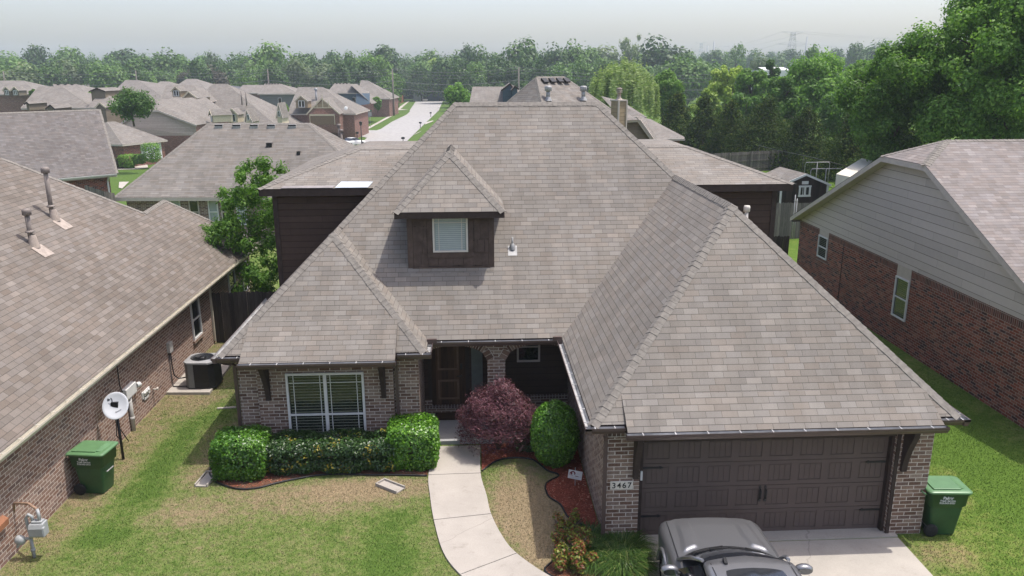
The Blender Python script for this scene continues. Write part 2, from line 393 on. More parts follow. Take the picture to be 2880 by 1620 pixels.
t = NT('grass_ground'); c, n3 = grass_colour(t); t.base(t.mix(1., c, (.86, .84, .8), 'MULTIPLY'), .95, .1); t.bump(n3, .8, .03); M['grass'] = t.m
t = NT('grass_blade'); c, n3 = grass_colour(t); g = t.n('NewGeometry'); c = t.mix(1., c, t.ramp(g.outputs['Random Per Island'], [(0, (.72, .76, .70)), (.6, (1.03, 1.03, 1.0)), (1, (1.30, 1.26, 1.1))]), 'MULTIPLY')
t.base(c, .7, .2); M['blade'] = t.m
def concrete(name, c, stain=.12):
    t = NT(name); sp_ = t.noise(4.5, 5, .7, t.pos()); cr = t.n('TexVoronoi', feature='DISTANCE_TO_EDGE'); cr.inputs['Scale'].default_value = .23; wv = t.n('Mix', data_type='VECTOR'); wv.inputs[0].default_value = .12; t.l(t.pos(), wv.inputs[4]); t.l(t.noise(3, 3, .6, t.pos(), 1), wv.inputs[5]); t.l(wv.outputs[1], cr.inputs['Vector']); a = t.noise(1.1, 5, .65, t.pos()); b = t.noise(45, 3, .6, t.pos())
    k = t.mix(1., t.ramp(a, [(.3, tuple(x*(1-stain) for x in c)), (.7, tuple(x*(1+stain*.5) for x in c))]), t.ramp(b, [(.3, (.93,)*3), (.7, (1.06,)*3)]), 'MULTIPLY')
    k = t.mix(.8, k, t.ramp(sp_, [(.28, (.80, .79, .77)), (.42, (1, 1, 1)), (.72, (1, 1, 1)), (.85, (.88, .86, .83))]), 'MULTIPLY'); k = t.mix(t.math('MULTIPLY', t.math('LESS_THAN', cr.outputs[0], .0015), .3), k, (.12, .11, .10))
    t.base(k, .9, .2); t.bump(b, .15, .004); return t.m
M['conc'] = concrete('concrete_path', (.365, .335, .295)); M['conc2'] = concrete('concrete_drive', (.385, .355, .31))
M['conc3'] = concrete('concrete_porch', (.34, .34, .335)); M['street'] = concrete('street_concrete', (.335, .325, .31), .2)
t = NT('mulch'); a = t.noise(60, 4, .7, t.pos()); b = t.noise(5, 3, .6, t.pos())
k = t.mix(1., t.ramp(a, [(.3, (.09, .028, .018)), (.5, (.25, .068, .044)), (.7, (.38, .13, .09))]), t.ramp(b, [(.3, (.75,)*3), (.7, (1.15,)*3)]), 'MULTIPLY')
t.base(k, .95, .1); t.bump(a, 1., .03); M['mulch'] = t.m
t = NT('bed_soil'); a = t.noise(50, 4, .7, t.pos()); b = t.noise(2.2, 3, .6, t.pos())
t.base(t.mix(1., t.ramp(a, [(.3, (.06, .04, .028)), (.7, (.19, .13, .09))]), t.ramp(b, [(.35, (1, 1, 1)), (.65, (1.35, .8, .7))]), 'MULTIPLY'), .95, .1); t.bump(a, 1., .03); M['soil'] = t.m
def axis(lo, hi, fine):
    a = [lo]; 
    for s0, s1, st in fine: a += list(np.arange(s0, s1, st))
    return a+[hi]
xs = [-1450, -700]+list(range(-300, 300, 12))+[300, 700, 1450]
ys = [-60, -30]+list(range(-12, 180, 6))+list(range(180, 600, 30))+[600, 900, 1600]
b = MB(); V = [(x, y, gz(x, y)) for y in ys for x in xs]; nx = len(xs)
b.faces(V, [(j*nx+i, j*nx+i+1, (j+1)*nx+i+1, (j+1)*nx+i) for j in range(len(ys)-1) for i in range(nx-1)], 0, True)
tag(b.build('ground', M['grass']), kind='structure')
def slab(name, pts, z, mat, parent=None, kind='structure', th=.14):
    b = MB(); b.prism([(p[0], p[1], z-th) for p in pts], (0, 0, th)); o = b.build(name, mat, parent)
    if kind: tag(o, kind=kind)
    return o
def ccw(p):
    a = sum(p[i][0]*p[(i+1) % len(p)][1]-p[(i+1) % len(p)][0]*p[i][1] for i in range(len(p)))
    return p if a > 0 else p[::-1]
def spline(P, n=6):
    P = [Vector(tuple(p)+(0,)*(3-len(p))) for p in P]; Q = [P[0]*2-P[1]]+P+[P[-1]*2-P[-2]]; out = []
    for i in range(1, len(Q)-2):
        for k in range(n):
            s = k/n; a, b, c, d = Q[i-1], Q[i], Q[i+1], Q[i+2]
            out.append(.5*((2*b)+(c-a)*s+(2*a-5*b+4*c-d)*s*s+(3*b-a-3*c+d)*s**3))
    return out+[P[-1]]
WL = [(-4.24, 4.22), (-4.31, 2.78), (-4.23, 1.87), (-4.10, .87), (-3.87, -.27), (-3.53, -1.01), (-2.95, -1.85), (-2.0, -2.7), (-.9, -3.2), (0.1, -3.35)]
WR = [(-3.10, 4.22), (-3.11, 2.80), (-2.99, 1.8), (-2.91, 1.04), (-2.70, .18), (-2.45, -.40), (-1.90, -1.12), (-1.2, -1.72), (-.5, -2.05), (.1, -2.15)]
wl = [Vector(p) for p in spline(WL, 6)]; wr = [Vector(p) for p in spline(WR, 6)]
b = MB(); joints = [0, 6, 18, 30, 42, len(wl)-1]
for a, e in zip(joints[:-1], joints[1:]):
    g = .009; L = wl[a:e+1]; R_ = wr[a:e+1]
    L = [p.copy() for p in L]; R_ = [p.copy() for p in R_]
    for S in (L, R_):
        S[0] = S[0]+(S[1]-S[0]).normalized()*g; S[-1] = S[-1]+(S[-2]-S[-1]).normalized()*g
    pts = ccw([(p.x, p.y, -.09) for p in L]+[(p.x, p.y, -.09) for p in R_[::-1]]); b.prism(pts, (0, 0, .13))
tag(b.build('path', M['conc']), kind='structure')
b = MB()
for y0, y1 in ((-.215, .35), (-3.4, -.235), (-7.4, -3.42), (-13.5, -7.42)):
    for x0, x1 in ((-.12, 2.50), (2.515, 5.17)): b.prism(ccw([(x0, y0, -.16), (x1, y0, -.16), (x1, y1, -.16), (x0, y1, -.16)]), (0, 0, .165+(.03 if y0 > -1 else 0)))
tag(b.build('driveway', M['conc2']), kind='structure')
# planting beds
BEDL = [(-9.35, 4.3), (-9.45, 3.4), (-9.2, 2.85), (-8.92, 2.60), (-8.49, 2.39), (-8.09, 2.42), (-7.75, 2.6), (-7.3, 2.79), (-6.77, 2.94), (-6.21, 2.93), (-5.64, 2.87), (-5.07, 2.84), (-4.34, 2.77)]
BEDM = [(-3.08, 2.92), (-2.75, 3.37), (-2.36, 3.53), (-1.86, 3.41), (-1.57, 2.87), (-1.31, 2.61), (-1.64, 2.26), (-1.64, 1.72), (-1.41, 1.34), (-1.28, .78), (-.86, .40), (-.72, .36)]
BEDN = [(-.75, .02), (-1.35, .42), (-1.62, .05), (-1.76, -.61), (-1.96, -.96), (-1.62, -1.32), (-.9, -1.75), (-.16, -1.9)]
def bed(name, edge, close, mat, lab):
    e = [(p.x, p.y) for p in spline(edge, 4)]
    pts = ccw([(x, y, -.05) for x, y in e+close]); bb = MB(); bb.prism(pts, (0, 0, .066)); tag(bb.build(name, mat), kind='structure')
    bb = MB(); bb.tube([(x, y, .028) for x, y in e], .021, 6); tag(bb.build('bed_edging', M['black']), lab, 'edging', 'black landscape edging along the beds')
    return [(p[0], p[1]) for p in pts]
pb1 = bed('flower_bed', BEDL, [(-4.34, 4.3)], M['soil'], 'black plastic edging curving in front of the clipped hedge row')
pb2 = bed('mulch_bed', BEDM, [(-.72, 4.32), (-3.08, 4.32)], M['mulch'], 'black plastic edging curling round the purple maple and red mulch')
pb3 = bed('corner_bed', BEDN, [(-.16, -.0)], M['soil'], 'short black edging round the red and yellow shrub by the driveway')
# ------------------------------------------------------------------ street beyond the houses
def g2(x, y): return 640+x/3.578, 180+y/3.578
def sheet(name, pix, off, mat, kind='structure', sub=10, curb=.0):
    """a flat sheet on the ground under those photo pixels, 4 mm layers"""
    P = []
    n = len(pix)
    for i in range(n):
        a, c = pix[i], pix[(i+1) % n]
        for k in range(sub):
            s = k/sub; q = g2(a[0]+(c[0]-a[0])*s, a[1]+(c[1]-a[1])*s); P.append(onground(*q))
    bb = MB(); bm = bmesh.new(); vs = [bm.verts.new((p.x, p.y, 0)) for p in P]; f = bm.faces.new(vs); bmesh.ops.triangulate(bm, faces=[f])
    bmesh.ops.subdivide_edges(bm, edges=[e for e in bm.edges if e.calc_length() > 9], cuts=3, use_grid_fill=True)
    for v in bm.verts: v.co.z = gz(v.co.x, v.co.y)+off
    bm.normal_update()
    for fc in bm.faces:
        if fc.normal.z < 0: fc.normal_flip()
    me = bpy.data.meshes.new(name); bm.to_mesh(me); bm.free(); me.materials.append(mat); o = bpy.data.objects.new(name, me); COL.objects.link(o); tag(o, kind=kind); return o
sheet('street', [(1745, 900), (1800, 785), (1990, 598), (2125, 470), (2175, 356), (1903, 356), (1888, 388), (1832, 468), (1835, 480), (1800, 512), (1650, 585), (1545, 655), (1500, 670), (1395, 668), (1160, 690), (1000, 690), (1000, 716), (1180, 716), (1330, 728), (1404, 745), (1370, 775), (1230, 900)], .06, M['street'])
sheet('sidewalk', [(1375, 660), (1690, 490), (1728, 486), (1432, 650)], .07, M['conc2'])
sheet('sidewalk', [(1700, 455), (1815, 375), (1832, 375), (1740, 455)], .07, M['conc2'])
sheet('driveway', [(930, 622), (1090, 618), (1020, 672), (985, 672)], .07, M['conc2'])
sheet('driveway', [(1540, 462), (1700, 452), (1820, 462), (1690, 468)], .068, M['conc2'])
sheet('driveway', [(1900, 700), (1960, 672), (1930, 690), (1870, 720)], .074, M['conc2'])
sheet('driveway', [(1995, 590), (2060, 572), (2075, 576), (1985, 612)], .074, M['conc2'])
sheet('driveway', [(1170, 722), (1225, 745), (1180, 745), (1140, 735)], .074, M['conc2'])
def g1(x, y): return x/3.578, 180+y/3.578
_g2 = g2
def g2(x, y): return g1(x, y)
sheet('driveway', [(1440, 1000), (1480, 1000), (1490, 1045), (1400, 1062), (1190, 1068), (1185, 1055), (1380, 1035)], .07, M['conc2'], sub=4)
sheet('driveway', [(1200, 1192), (1300, 1190), (1230, 1260), (1195, 1250)], .07, M['conc2'], sub=4)
g2 = _g2
# ------------------------------------------------------------------ roof helpers
def plane_n(pts):
    a, b, c = [Vector(p) for p in pts[:3]]; n = (b-a).cross(c-a).normalized(); return n if n.z > 0 else -n
def cap_line(mb, a, b, n1, n2, step=.145, w=.145, m=0, lift=.008):
    a, b = Vector(a), Vector(b)
    if b.z < a.z: a, b = b, a
    d = (b-a); L = d.length; d.normalize(); T = []
    for n in (n1, n2):
        n = Vector(n); t = n.cross(d).normalized()
        up = Vector((0, 0, 1))
        o = (Vector(n2) if n is not n2 else Vector(n1))
        if t.z > 0 or (abs(t.z) < 1e-4): t = -t if t.z > 0 else t
        T.append((t, n))
    if T[0][0].dot(T[1][0]) > .97: T[1] = (-T[0][0], T[1][1])
    k = 0; s = 0.0; rng = random.Random(int(L*1000))
    while s < L-.02:
        e = min(L, s+step*1.35); p, q = a+d*s, a+d*e; jj = rng.uniform(-.004, .004)
        n = (Vector(n1)+Vector(n2)).normalized(); h0, h1 = lift+.012+jj, lift
        for t, nn in T:
            ww = w+rng.uniform(-.008, .008)
            P0, P1 = p+n*h0, q+n*h1; Q0, Q1 = p+t*ww+nn*(h0*.75), q+t*ww+nn*(h1*.8)
            mb.poly([P0, Q0, Q1, P1], m); mb.poly([P0, Q0, p+t*ww, p], m); mb.poly([Q0, Q1, q+t*ww, p+t*ww], m)
        s += step
    return mb
def gutter_run(mb, p0, p1, out, w=.125, h=.115, hang=.6):
    """p0,p1: top inner edge; out: horizontal outward direction. mats: 0 paint, 1 galvanised inside, 2 white hangers"""
    p0, p1, o = Vector(p0), Vector(p1), Vector(out).normalized(); z = Vector((0, 0, 1)); d = (p1-p0).normalized(); L = (p1-p0).length
    A = [Vector((0, 0, 0)), -z*h, o*(w*.6)-z*h, o*(w*.85)-z*(h*.45), o*w-z*(h*.3), o*w+z*.012]
    for i in range(len(A)-1): mb.poly([p0+A[i], p1+A[i], p1+A[i+1], p0+A[i+1]], 0)
    B = [o*.004-z*.004, o*.004-z*(h*.75), o*(w*.6)-z*(h*.75), o*(w-.012)-z*(h*.25), o*(w-.012)+z*.008]
    for i in range(len(B)-1): mb.poly([p0+B[i], p1+B[i], p1+B[i+1], p0+B[i+1]], 1)
    mb.poly([p0+B[-1], p1+B[-1], p1+A[-1], p0+A[-1]], 0)
    for P in (p0, p1): mb.poly([P+a for a in A], 0)
    n = max(2, int(L/hang))
    for i in range(n):
        c = p0+d*(L*(i+.5)/n)+o*(w*.5)+z*.004; mb.obox(c, d*.010, o*(w*.47), z*.004, 2)
GM = [M['gutter'], M['gutter_in'], M['gutter_in']]
def hung_window(parent, name, o, x, z, w, h, out, frame, glassm, divs=1, sash=.5, fr=.05, grille=False, blinds=None, reveal=.0, bm_='blind'):
    """window in the plane through o with axes x (right), z (up); o = lower left corner. frame mesh with a glass child"""
    o, x, z, out = Vector(o), Vector(x), Vector(z), Vector(out); b = MB(); g = MB(); bl = MB()
    c = lambda u, v, d: o+x*u+z*v+out*d
    def rail(u0, v0, u1, v1, d=.02, t=.025, m=0): b.obox(c((u0+u1)/2, (v0+v1)/2, d), x*((u1-u0)/2), out*t, z*((v1-v0)/2), m)
    rail(0, 0, fr, h); rail(w-fr, 0, w, h); rail(fr, 0, w-fr, fr); rail(fr, h-fr, w-fr, h)
    cw = (w-2*fr)/divs
    for i in range(divs):
        u0 = fr+i*cw; u1 = u0+cw
        if i: rail(u0-fr*.7, fr, u0+fr*.7, h-fr)
        if sash: rail(u0, h*sash-fr*.4, u1, h*sash+fr*.4, .012)
        g.poly([c(u0, fr, .004), c(u1, fr, .004), c(u1, h-fr, .004), c(u0, h-fr, .004)])
        if grille:
            gx = cw*.14
            for uu in (u0+gx, u1-gx): rail(uu-.008, fr, uu+.008, h-fr, .008, .006)
            for vv in (h-fr-.12*h, ): rail(u0, vv-.008, u1, vv+.008, .008, .006)
        if blinds:
            v = fr+.01
            while v < h-fr:
                dk = v < h*sash
                bl.obox(c((u0+u1)/2, v, .0065), x*(cw/2-.035), out*.0015, z*.007, 0); v += blinds
    f = b.build(name, frame, parent); g.build('pane', glassm, f)
    if blinds: bl.build('blind', M[bm_], f)
    return f
M['blind'] = simple('blind_slats', (.20, .215, .165), .6, .3)
M['blind_w'] = simple('blind_white', (.42, .46, .46), .6, .3)
# ------------------------------------------------------------------ the house
P_, ZE, ZR = 1.0, 2.627, 8.100
Y0, XL, YB, XR, GL, GR, GF = 4.752, -9.168, 3.917, -4.344, -1.044, 6.032, -0.278
H = ZR-ZE
house = thing('brick_house', 'brown brick house with big hip roof, dormer and brown double garage door numbered 3467', 'house', (-1.7, 4.0, 0))
HM = Matrix.Translation((1.7, -4.0, 0))
def hp(b, name, mats, parent=None, **k):
    """part of the house: geometry is written in world metres, parented to the house Empty"""
    b.xf(HM) if parent is None else b.xf(HM); return b.build(name, mats, house if parent is None else parent, **k)
hb = (XR-XL)/2; hg = (GR-GL)/2
A = (XL+H, Y0+H, ZR); B = (GR-H, Y0+H, ZR); Cc = (XL+hb, YB+hb, ZE+hb); C2 = (XL+hb, Y0+hb, ZE+hb)
Dd = (XL, YB, ZE); E = (XR, YB, ZE); F = (XR, Y0, ZE); G = (GL, Y0, ZE); Hh = (GL, GF, ZE); K = (GR, GF, ZE)
I = (GL+hg, GF+hg, ZE+hg); J = (GL+hg, Y0+hg, ZE+hg)
LB = (XL, 9.05, ZE); LB2 = (XL+3.37, 12.33, ZE+3.37); RB = (GR, 9.05, ZE); RB2 = (GR-3.37, 12.33, ZE+3.37)
roof = MB()
roof.poly([Dd, E, Cc]); roof.poly([E, F, C2, Cc]); roof.poly([F, G, J, B, A, C2]); roof.poly([G, Hh, I, J]); roof.poly([Hh, K, I])
roof.poly([K, RB, RB2, B, J, I]); roof.poly([LB, Dd, Cc, C2, A, LB2]); roof.poly([A, B, RB2, LB2])
# awning panels over the window bay and the garage
def panel(x0t, x1t, yt, zt, x0b, x1b, yb_, zb):
    roof.poly([(x0b, yb_, zb), (x1b, yb_, zb), (x1t, yt, zt), (x0t, yt, zt)])
    for xb, xt, s in ((x0b, x0t, -1), (x1b, x1t, 1)):
        t = [(xb, yb_, zb), (xb, yb_, zb-.05), (xt, yt, zt-.10)]+[(xt, yt, zt)]
        roof.poly(t, 1); roof.poly([(xb, yb_, zb-.05), (xb, yb_+.55, zb-.05), (xt, yt, zt-.06)], 1)
panel(-8.54, -5.04, 4.55, 4.55-YB+ZE+.012, -8.62, -5.05, 3.60, 2.545)
panel(-.42, 5.50, .13, .13-GF+ZE+.012, -.40, 5.62, -.47, 2.545)
roof_o = hp(roof, 'roof', [M['shingle'], M['trim_dark']])
caps = MB(); nf = Vector((0, -1, 1)).normalized(); nl = Vector((-1, 0, 1)).normalized(); nr = Vector((1, 0, 1)).normalized(); nb = Vector((0, 1, 1)).normalized()
cap_line(caps, Dd, Cc, nl, nf); cap_line(caps, E, Cc, nr, nf); cap_line(caps, C2, A, nl, nf); cap_line(caps, Hh, I, nl, nf); cap_line(caps, K, I, nr, nf); cap_line(caps, J, B, nr, nf)
cap_line(caps, Cc, C2, nl, nr); cap_line(caps, I, J, nl, nr); cap_line(caps, A, B, nf, nb)
hp(caps, 'ridge_cap', M['cap'], roof_o)
# walls ---------------------------------------------------------------
ZW = 2.50
WF = [(-8.9, 9.0), (-8.9, 4.35), (-8.42, 4.35), (-8.42, 4.25), (-5.18, 4.25), (-5.18, 4.35), (-4.57, 4.35), (-4.57, 6.2)]
b = MB()
for (x0, y0), (x1, y1) in zip(WF[:-1], WF[1:]): b.poly([(x0, y0, -.1), (x1, y1, -.1), (x1, y1, ZW), (x0, y0, ZW)])
# garage: left side wall, piers, header, right wall
hp(b, 'brick_wall', M['brick']); b = MB()
for Q in ([(-.7, 6.2), (-.7, -.1), (-.06, -.1), (-.06, .14)], [(4.96, .14), (4.96, -.1), (5.69, -.1), (5.69, 9.0)]):
    b = MB()
    for (x0, y0), (x1, y1) in zip(Q[:-1], Q[1:]): b.faces([(x0, y0, -.25), (x1, y1, -.25), (x1, y1, ZW), (x0, y0, ZW)], [(0, 1, 2, 3)])
    hp(b, 'garage_wall', M['brick'])
b = MB()
# porch arches, column, wainscot
def arch(x0, x1, zs, zt, y0, y1):
    n = 14; top = 2.50
    pts = [(x0+(x1-x0)*i/n, zs+(zt-zs)*math.sqrt(max(0, 1-((2*i/n)-1)**2))) for i in range(n+1)]
    for (xa, za), (xb, zb) in zip(pts[:-1], pts[1:]):
        b.poly([(xa, y0, za), (xb, y0, zb), (xb, y0, top), (xa, y0, top)]); b.poly([(xa, y0, za), (xa, y1, za), (xb, y1, zb), (xb, y0, zb)])
        b.poly([(xb, y1, zb), (xa, y1, za), (xa, y1, top), (xb, y1, top)])
        L = math.hypot(xb-xa, zb-za); nx, nz = -(zb-za)/L, (xb-xa)/L; tx, tz = (xb-xa)/L, (zb-za)/L
        for q0, q1 in ((.006, L/2-.006), (L/2+.006, L-.006)):
            A2 = [(xa+tx*q0, za+tz*q0), (xa+tx*q1, za+tz*q1)]; A2 += [(A2[1][0]+nx*.185, min(top-.004, A2[1][1]+nz*.185)), (A2[0][0]+nx*.185, min(top-.004, A2[0][1]+nz*.185))]
            ringb.prism([(x_, y0-.012, z_) for x_, z_ in A2], (0, -.008, 0))
        ring.poly([(xa, y0-.012, za), (xb, y0-.012, zb), (xb+nx*.2, y0-.012, min(top, zb+nz*.2)), (xa+nx*.2, y0-.012, min(top, za+nz*.2))])
        ring.poly([(xa, y0-.012, za), (xa, y0+.03, za), (xb, y0+.03, zb), (xb, y0-.012, zb)])
ring = MB(); ringb = MB(); rb_ = NT('arch_brick'); rg_ = rb_.n('NewGeometry'); rb_.base(rb_.ramp(rg_.outputs['Random Per Island'], [(0, (.11, .066, .05)), (.5, (.185, .115, .085)), (1, (.25, .18, .14))]), .9, .15); rm_ = simple('mortar', (.50, .45, .395), .9, .1)
arch(-4.57, -2.89, 1.98, 2.40, 4.98, 5.22); hp(b, 'porch_arch', M['brick']); b = MB(); ring.m = [0]*len(ring.f); ac_ = hp(ring, 'arch_course', rm_); hp(ringb, 'arch_bricks', rb_.m, ac_); ring = MB(); ringb = MB(); arch(-2.44, -.7, 1.98, 2.40, 4.98, 5.22)
hp(b, 'porch_arch', M['brick']); b = MB()
b.box((-2.89, 4.98, -.1), (-2.44, 5.22, 2.50), skip='bt'); hp(b, 'porch_column', M['brick']); b = MB()
b.box((-3.0, 6.12, 0), (-.7, 6.2, .44), skip='bkt'); b.box((-4.57, 6.05, 0), (-3.40, 6.2, .25), skip='bkt')
for x0 in (-4.57, -4.42): pass
b.box((-4.57, 6.12, .25), (-4.37, 6.2, .46), skip='bkt')
hp(b, 'wainscot', M['brick'])
ac_ = hp(ring, 'arch_course', rm_); hp(ringb, 'arch_bricks', rb_.m, ac_); b = MB(); b.box((-3.0, 6.085, .44), (-.7, 6.2, .52)); b.box((-4.57, 6.0, .25), (-3.36, 6.2, .30))
hp(b, 'brick_ledge', M['brick_sold']); b = MB(); b.box((-5.14, 4.335, 2.30), (-4.57, 4.35, 2.50), skip='bk'); hp(b, 'soldier_course', M['brick_sold']); b = MB(); b.box((-.7, -.112, 2.28), (-.06, -.1, 2.50), skip='bk')
hp(b, 'soldier_course', M['brick_sold'])
b = MB(); b.poly([(-4.57, 6.2, 0), (-.7, 6.2, 0), (-.7, 6.2, 2.5), (-4.57, 6.2, 2.5)]); hp(b, 'porch_wall', M['side_dark'])
b = MB(); b.prism(ccw([(-4.56, 4.36, -.05), (-.71, 4.36, -.05), (-.71, 6.19, -.05), (-4.56, 6.19, -.05)]), (0, 0, .15)); hp(b, 'porch_floor', M['conc3'])
# soffits and fascia
b = MB(); zs = 2.47
for x0, x1, y0, y1 in ((XL, -4.4, YB, 9.0), (XR-.3, GL+.4, Y0, 6.2), (GL, GR, GF, 9.0)): b.poly([(x0, y0, zs), (x0, y1, zs), (x1, y1, zs), (x1, y0, zs)])
b.poly([(-8.6, 3.60, 2.44), (-8.6, 4.25, 2.44), (-5.06, 4.25, 2.44), (-5.06, 3.60, 2.44)]); b.poly([(-.38, -.46, 2.42), (-.38, .1, 2.42), (5.6, .1, 2.42), (5.6, -.46, 2.42)])
def fascia(p0, p1, out, h=.15):
    b.obox(((p0[0]+p1[0])/2-out[0]*.012, (p0[1]+p1[1])/2-out[1]*.012, ZE-.022-h/2), ((p1[0]-p0[0])/2, (p1[1]-p0[1])/2, 0), (out[0]*.01, out[1]*.01, 0), (0, 0, h/2))
for p0, p1, o_ in ((Dd, (XR, YB), (0, -1)), ((XR, YB), (XR, Y0), (1, 0)), (F, G, (0, -1)), (G, Hh, (-1, 0)), (Hh, K, (0, -1)), (K, RB, (1, 0)), (Dd, LB, (-1, 0))): fascia(p0, p1, o_)
b.box((-8.62, 3.61, 2.40), (-5.05, 3.64, 2.535)); b.box((-.40, -.455, 2.38), (5.62, -.43, 2.535))
hp(b, 'soffit', M['trim_dark'])
for p0, p1, o_ in ((( -9.20, YB-.01, ZE-.03), (-8.56, YB-.01, ZE-.03), (0, -1, 0)), ((-5.02, YB-.01, ZE-.03), (XR+.12, YB-.01, ZE-.03), (0, -1, 0)), ((XR, YB+.02, ZE-.03), (XR, Y0-.12, ZE-.03), (1, 0, 0)),
                  ((XR, Y0-.01, ZE-.03), (GL, Y0-.01, ZE-.03), (0, -1, 0)), ((GL-.005, Y0-.13, ZE-.03), (GL-.005, GF-.13, ZE-.03), (-1, 0, 0)), ((GL-.13, GF-.005, ZE-.03), (-.43, GF-.005, ZE-.03), (0, -1, 0)),
                  ((5.60, GF-.005, ZE-.03), (GR+.13, GF-.005, ZE-.03), (0, -1, 0)), ((GR+.005, GF-.13, ZE-.03), (GR+.005, 8.9, ZE-.03), (1, 0, 0)), ((XL-.005, 8.9, ZE-.03), (XL-.005, YB-.13, ZE-.03), (-1, 0, 0)),
                  ((-8.64, 3.595, 2.535), (-5.03, 3.595, 2.535), (0, -1, 0)), ((-.43, -.475, 2.535), (5.65, -.475, 2.535), (0, -1, 0))):
    b = MB(); gutter_run(b, p0, p1, o_); hp(b, 'gutter', GM)
b = MB(); b.box((-4.36, 4.60, 2.60), (-4.12, 4.66, 2.70)); hp(b, 'splash_guard', M['gutter'])
b = MB(); b.box((-1.28, 4.60, 2.60), (-1.06, 4.66, 2.70)); hp(b, 'splash_guard', M['gutter'])
for pts in ([(-5.10, 3.66, 2.44), (-5.10, 3.72, 2.38), (-5.10, 4.29, 2.22), (-5.10, 4.29, .14), (-5.13, 4.15, .05)], [(-.78, -.28, 2.5), (-.78, -.26, 2.4), (-.745, -.15, 2.25), (-.745, -.15, .10), (-.60, -.30, .04), (-.2, -.55, .03), (.12, -1.05, .03)],
            [(-9.1, 3.84, 2.5), (-8.94, 4.1, 2.36), (-8.94, 4.31, 2.25), (-8.94, 4.31, .2), (-9.0, 4.1, .05)], [(6.0, .0, 2.5), (5.74, .1, 2.35), (5.74, .1, .2)]):
    b = MB()
    for p, q in zip(pts[:-1], pts[1:]): b.bar(p, q, .075, .055, 0, (0, 1, 0.01))
    hp(b, 'downspout', M['gutter'])
# brackets
def bracket(x, y, ztop, zlow, dep):
    b = MB(); n = 8; pr = []
    for i in range(n+1):
        s = i/n; pr.append((x-.055, y-.05-(dep-.05)*(1-math.sin(math.pi/2*(1-s)))*1.0, 0))
    out = [(x-.055, y, ztop), (x-.055, y-dep, ztop), (x-.055, y-dep, ztop-.09)]
    for i in range(1, n+1):
        s = i/n; out.append((x-.055, y-.07-(dep-.07)*(1-s)**1.7, ztop-.09-(ztop-.09-zlow)*s))
    out.append((x-.055, y, zlow)); b.prism(out, (.11, 0, 0)); hp(b, 'bracket', M['trim_dark'])
bracket(-8.18, 4.25, 2.42, 1.36, .52); bracket(-5.42, 4.25, 2.42, 1.36, .52); bracket(-.14, -.1, 2.36, 1.42, .34); bracket(5.14, -.1, 2.36, 1.42, .34)
# bay window
wf = hung_window(house, 'window', (-7.74+1.7, 4.238-4, .36), (1, 0, 0), (0, 0, 1), 1.86, 1.68, (0, -1, 0), M['white'], M['glass_g'], divs=2, sash=.36, fr=.055, grille=True, blinds=.075)
b = MB(); b.box((-7.78, 4.16, .27), (-5.84, 4.25, .355)); hp(b, 'window_sill', M['brick_sold'])
# front door with sidelight and porch window
b = MB(); b.box((-4.36, 6.15, .30), (-3.46, 6.2, 2.33)); fd = hp(b, 'front_door', M['wood_door'])
b = MB()
for x0, x1, z0, z1 in ((-4.20, -3.64, .46, 1.02), (-4.20, -3.64, 1.30, 2.2)):
    b.box((x0, 6.135, z0), (x1, 6.15, z0+.05)); b.box((x0, 6.135, z1-.05), (x1, 6.15, z1)); b.box((x0, 6.135, z0+.05), (x0+.05, 6.15, z1-.05)); b.box((x1-.05, 6.135, z0+.05), (x1, 6.15, z1-.05))
hp(b, 'door_moulding', simple('door_frame_wood', (.15, .09, .058), .6, .3, var=.25), fd)
b = MB(); b.box((-3.60, 6.11, 1.33), (-3.54, 6.15, 1.47)); hp(b, 'lock', M['black'], fd); b = MB(); b.tube([(-3.57, 6.15, 1.14), (-3.57, 6.09, 1.14), (-3.70, 6.085, 1.14)], .014, 8); hp(b, 'door_handle', M['black'], fd)
b = MB(); b.box((-3.46, 6.14, .30), (-3.36, 6.2, 2.4)); b.box((-4.46, 6.14, .30), (-4.36, 6.2, 2.4)); hp(b, 'door_frame', M['trim_dark'])
M['sidelight'] = simple('sidelight_grey', (.115, .135, .128), .3, .5, var=.15)
b = MB(); b.box((-3.30, 6.15, .52), (-3.0, 6.2, 2.35)); hp(b, 'sidelight', M['sidelight'])
hung_window(house, 'window', (-2.08+1.7, 6.19-4, 1.48), (1, 0, 0), (0, 0, 1), .62, .85, (0, -1, 0), M['trim_tan'], M['glass'], sash=.5, fr=.05)
# garage door
gx0, gx1, gz0, gz1, gy = .02, 4.90, .015, 2.14, .10
b = MB(); b.poly([(gx0, gy, gz0), (gx1, gy, gz0), (gx1, gy, gz1), (gx0, gy, gz1)])
rowh = (gz1-gz0)/4; pw = (gx1-gx0)/8
for r in range(4):
    z0 = gz0+r*rowh; b.box((gx0, gy-.014, z0+.006), (gx1, gy, z0+.095), skip='k'); b.box((gx0, gy-.014, z0+rowh-.075), (gx1, gy, z0+rowh-.006), skip='k')
    for c in range(9):
        xc = gx0+c*pw; b.box((max(gx0, xc-.075), gy-.0139, z0+.095), (min(gx1, xc+.075), gy, z0+rowh-.075), skip='ktb')
    for c in range(8):
        xa, xb = gx0+c*pw+.095, gx0+(c+1)*pw-.095; za, zb = z0+.115, z0+rowh-.095
        n = 4; ww = (xb-xa)/n
        for k in range(n): b.box((xa+k*ww+.004, gy-.0085, za), (xa+(k+1)*ww-.004, gy, zb), skip='k')
gd = hp(b, 'garage_door', M['door_paint'])
def strap(x, z, s):
    b = MB(); L = .42; b.prism([(x, gy-.016, z-.022), (x+s*(L-.09), gy-.016, z-.016), (x+s*(L-.07), gy-.016, z-.035), (x+s*L, gy-.016, z), (x+s*(L-.07), gy-.016, z+.035), (x+s*(L-.09), gy-.016, z+.016), (x, gy-.016, z+.022)], (0, -.012, 0)); hp(b, 'hinge_strap', M['black'], gd)
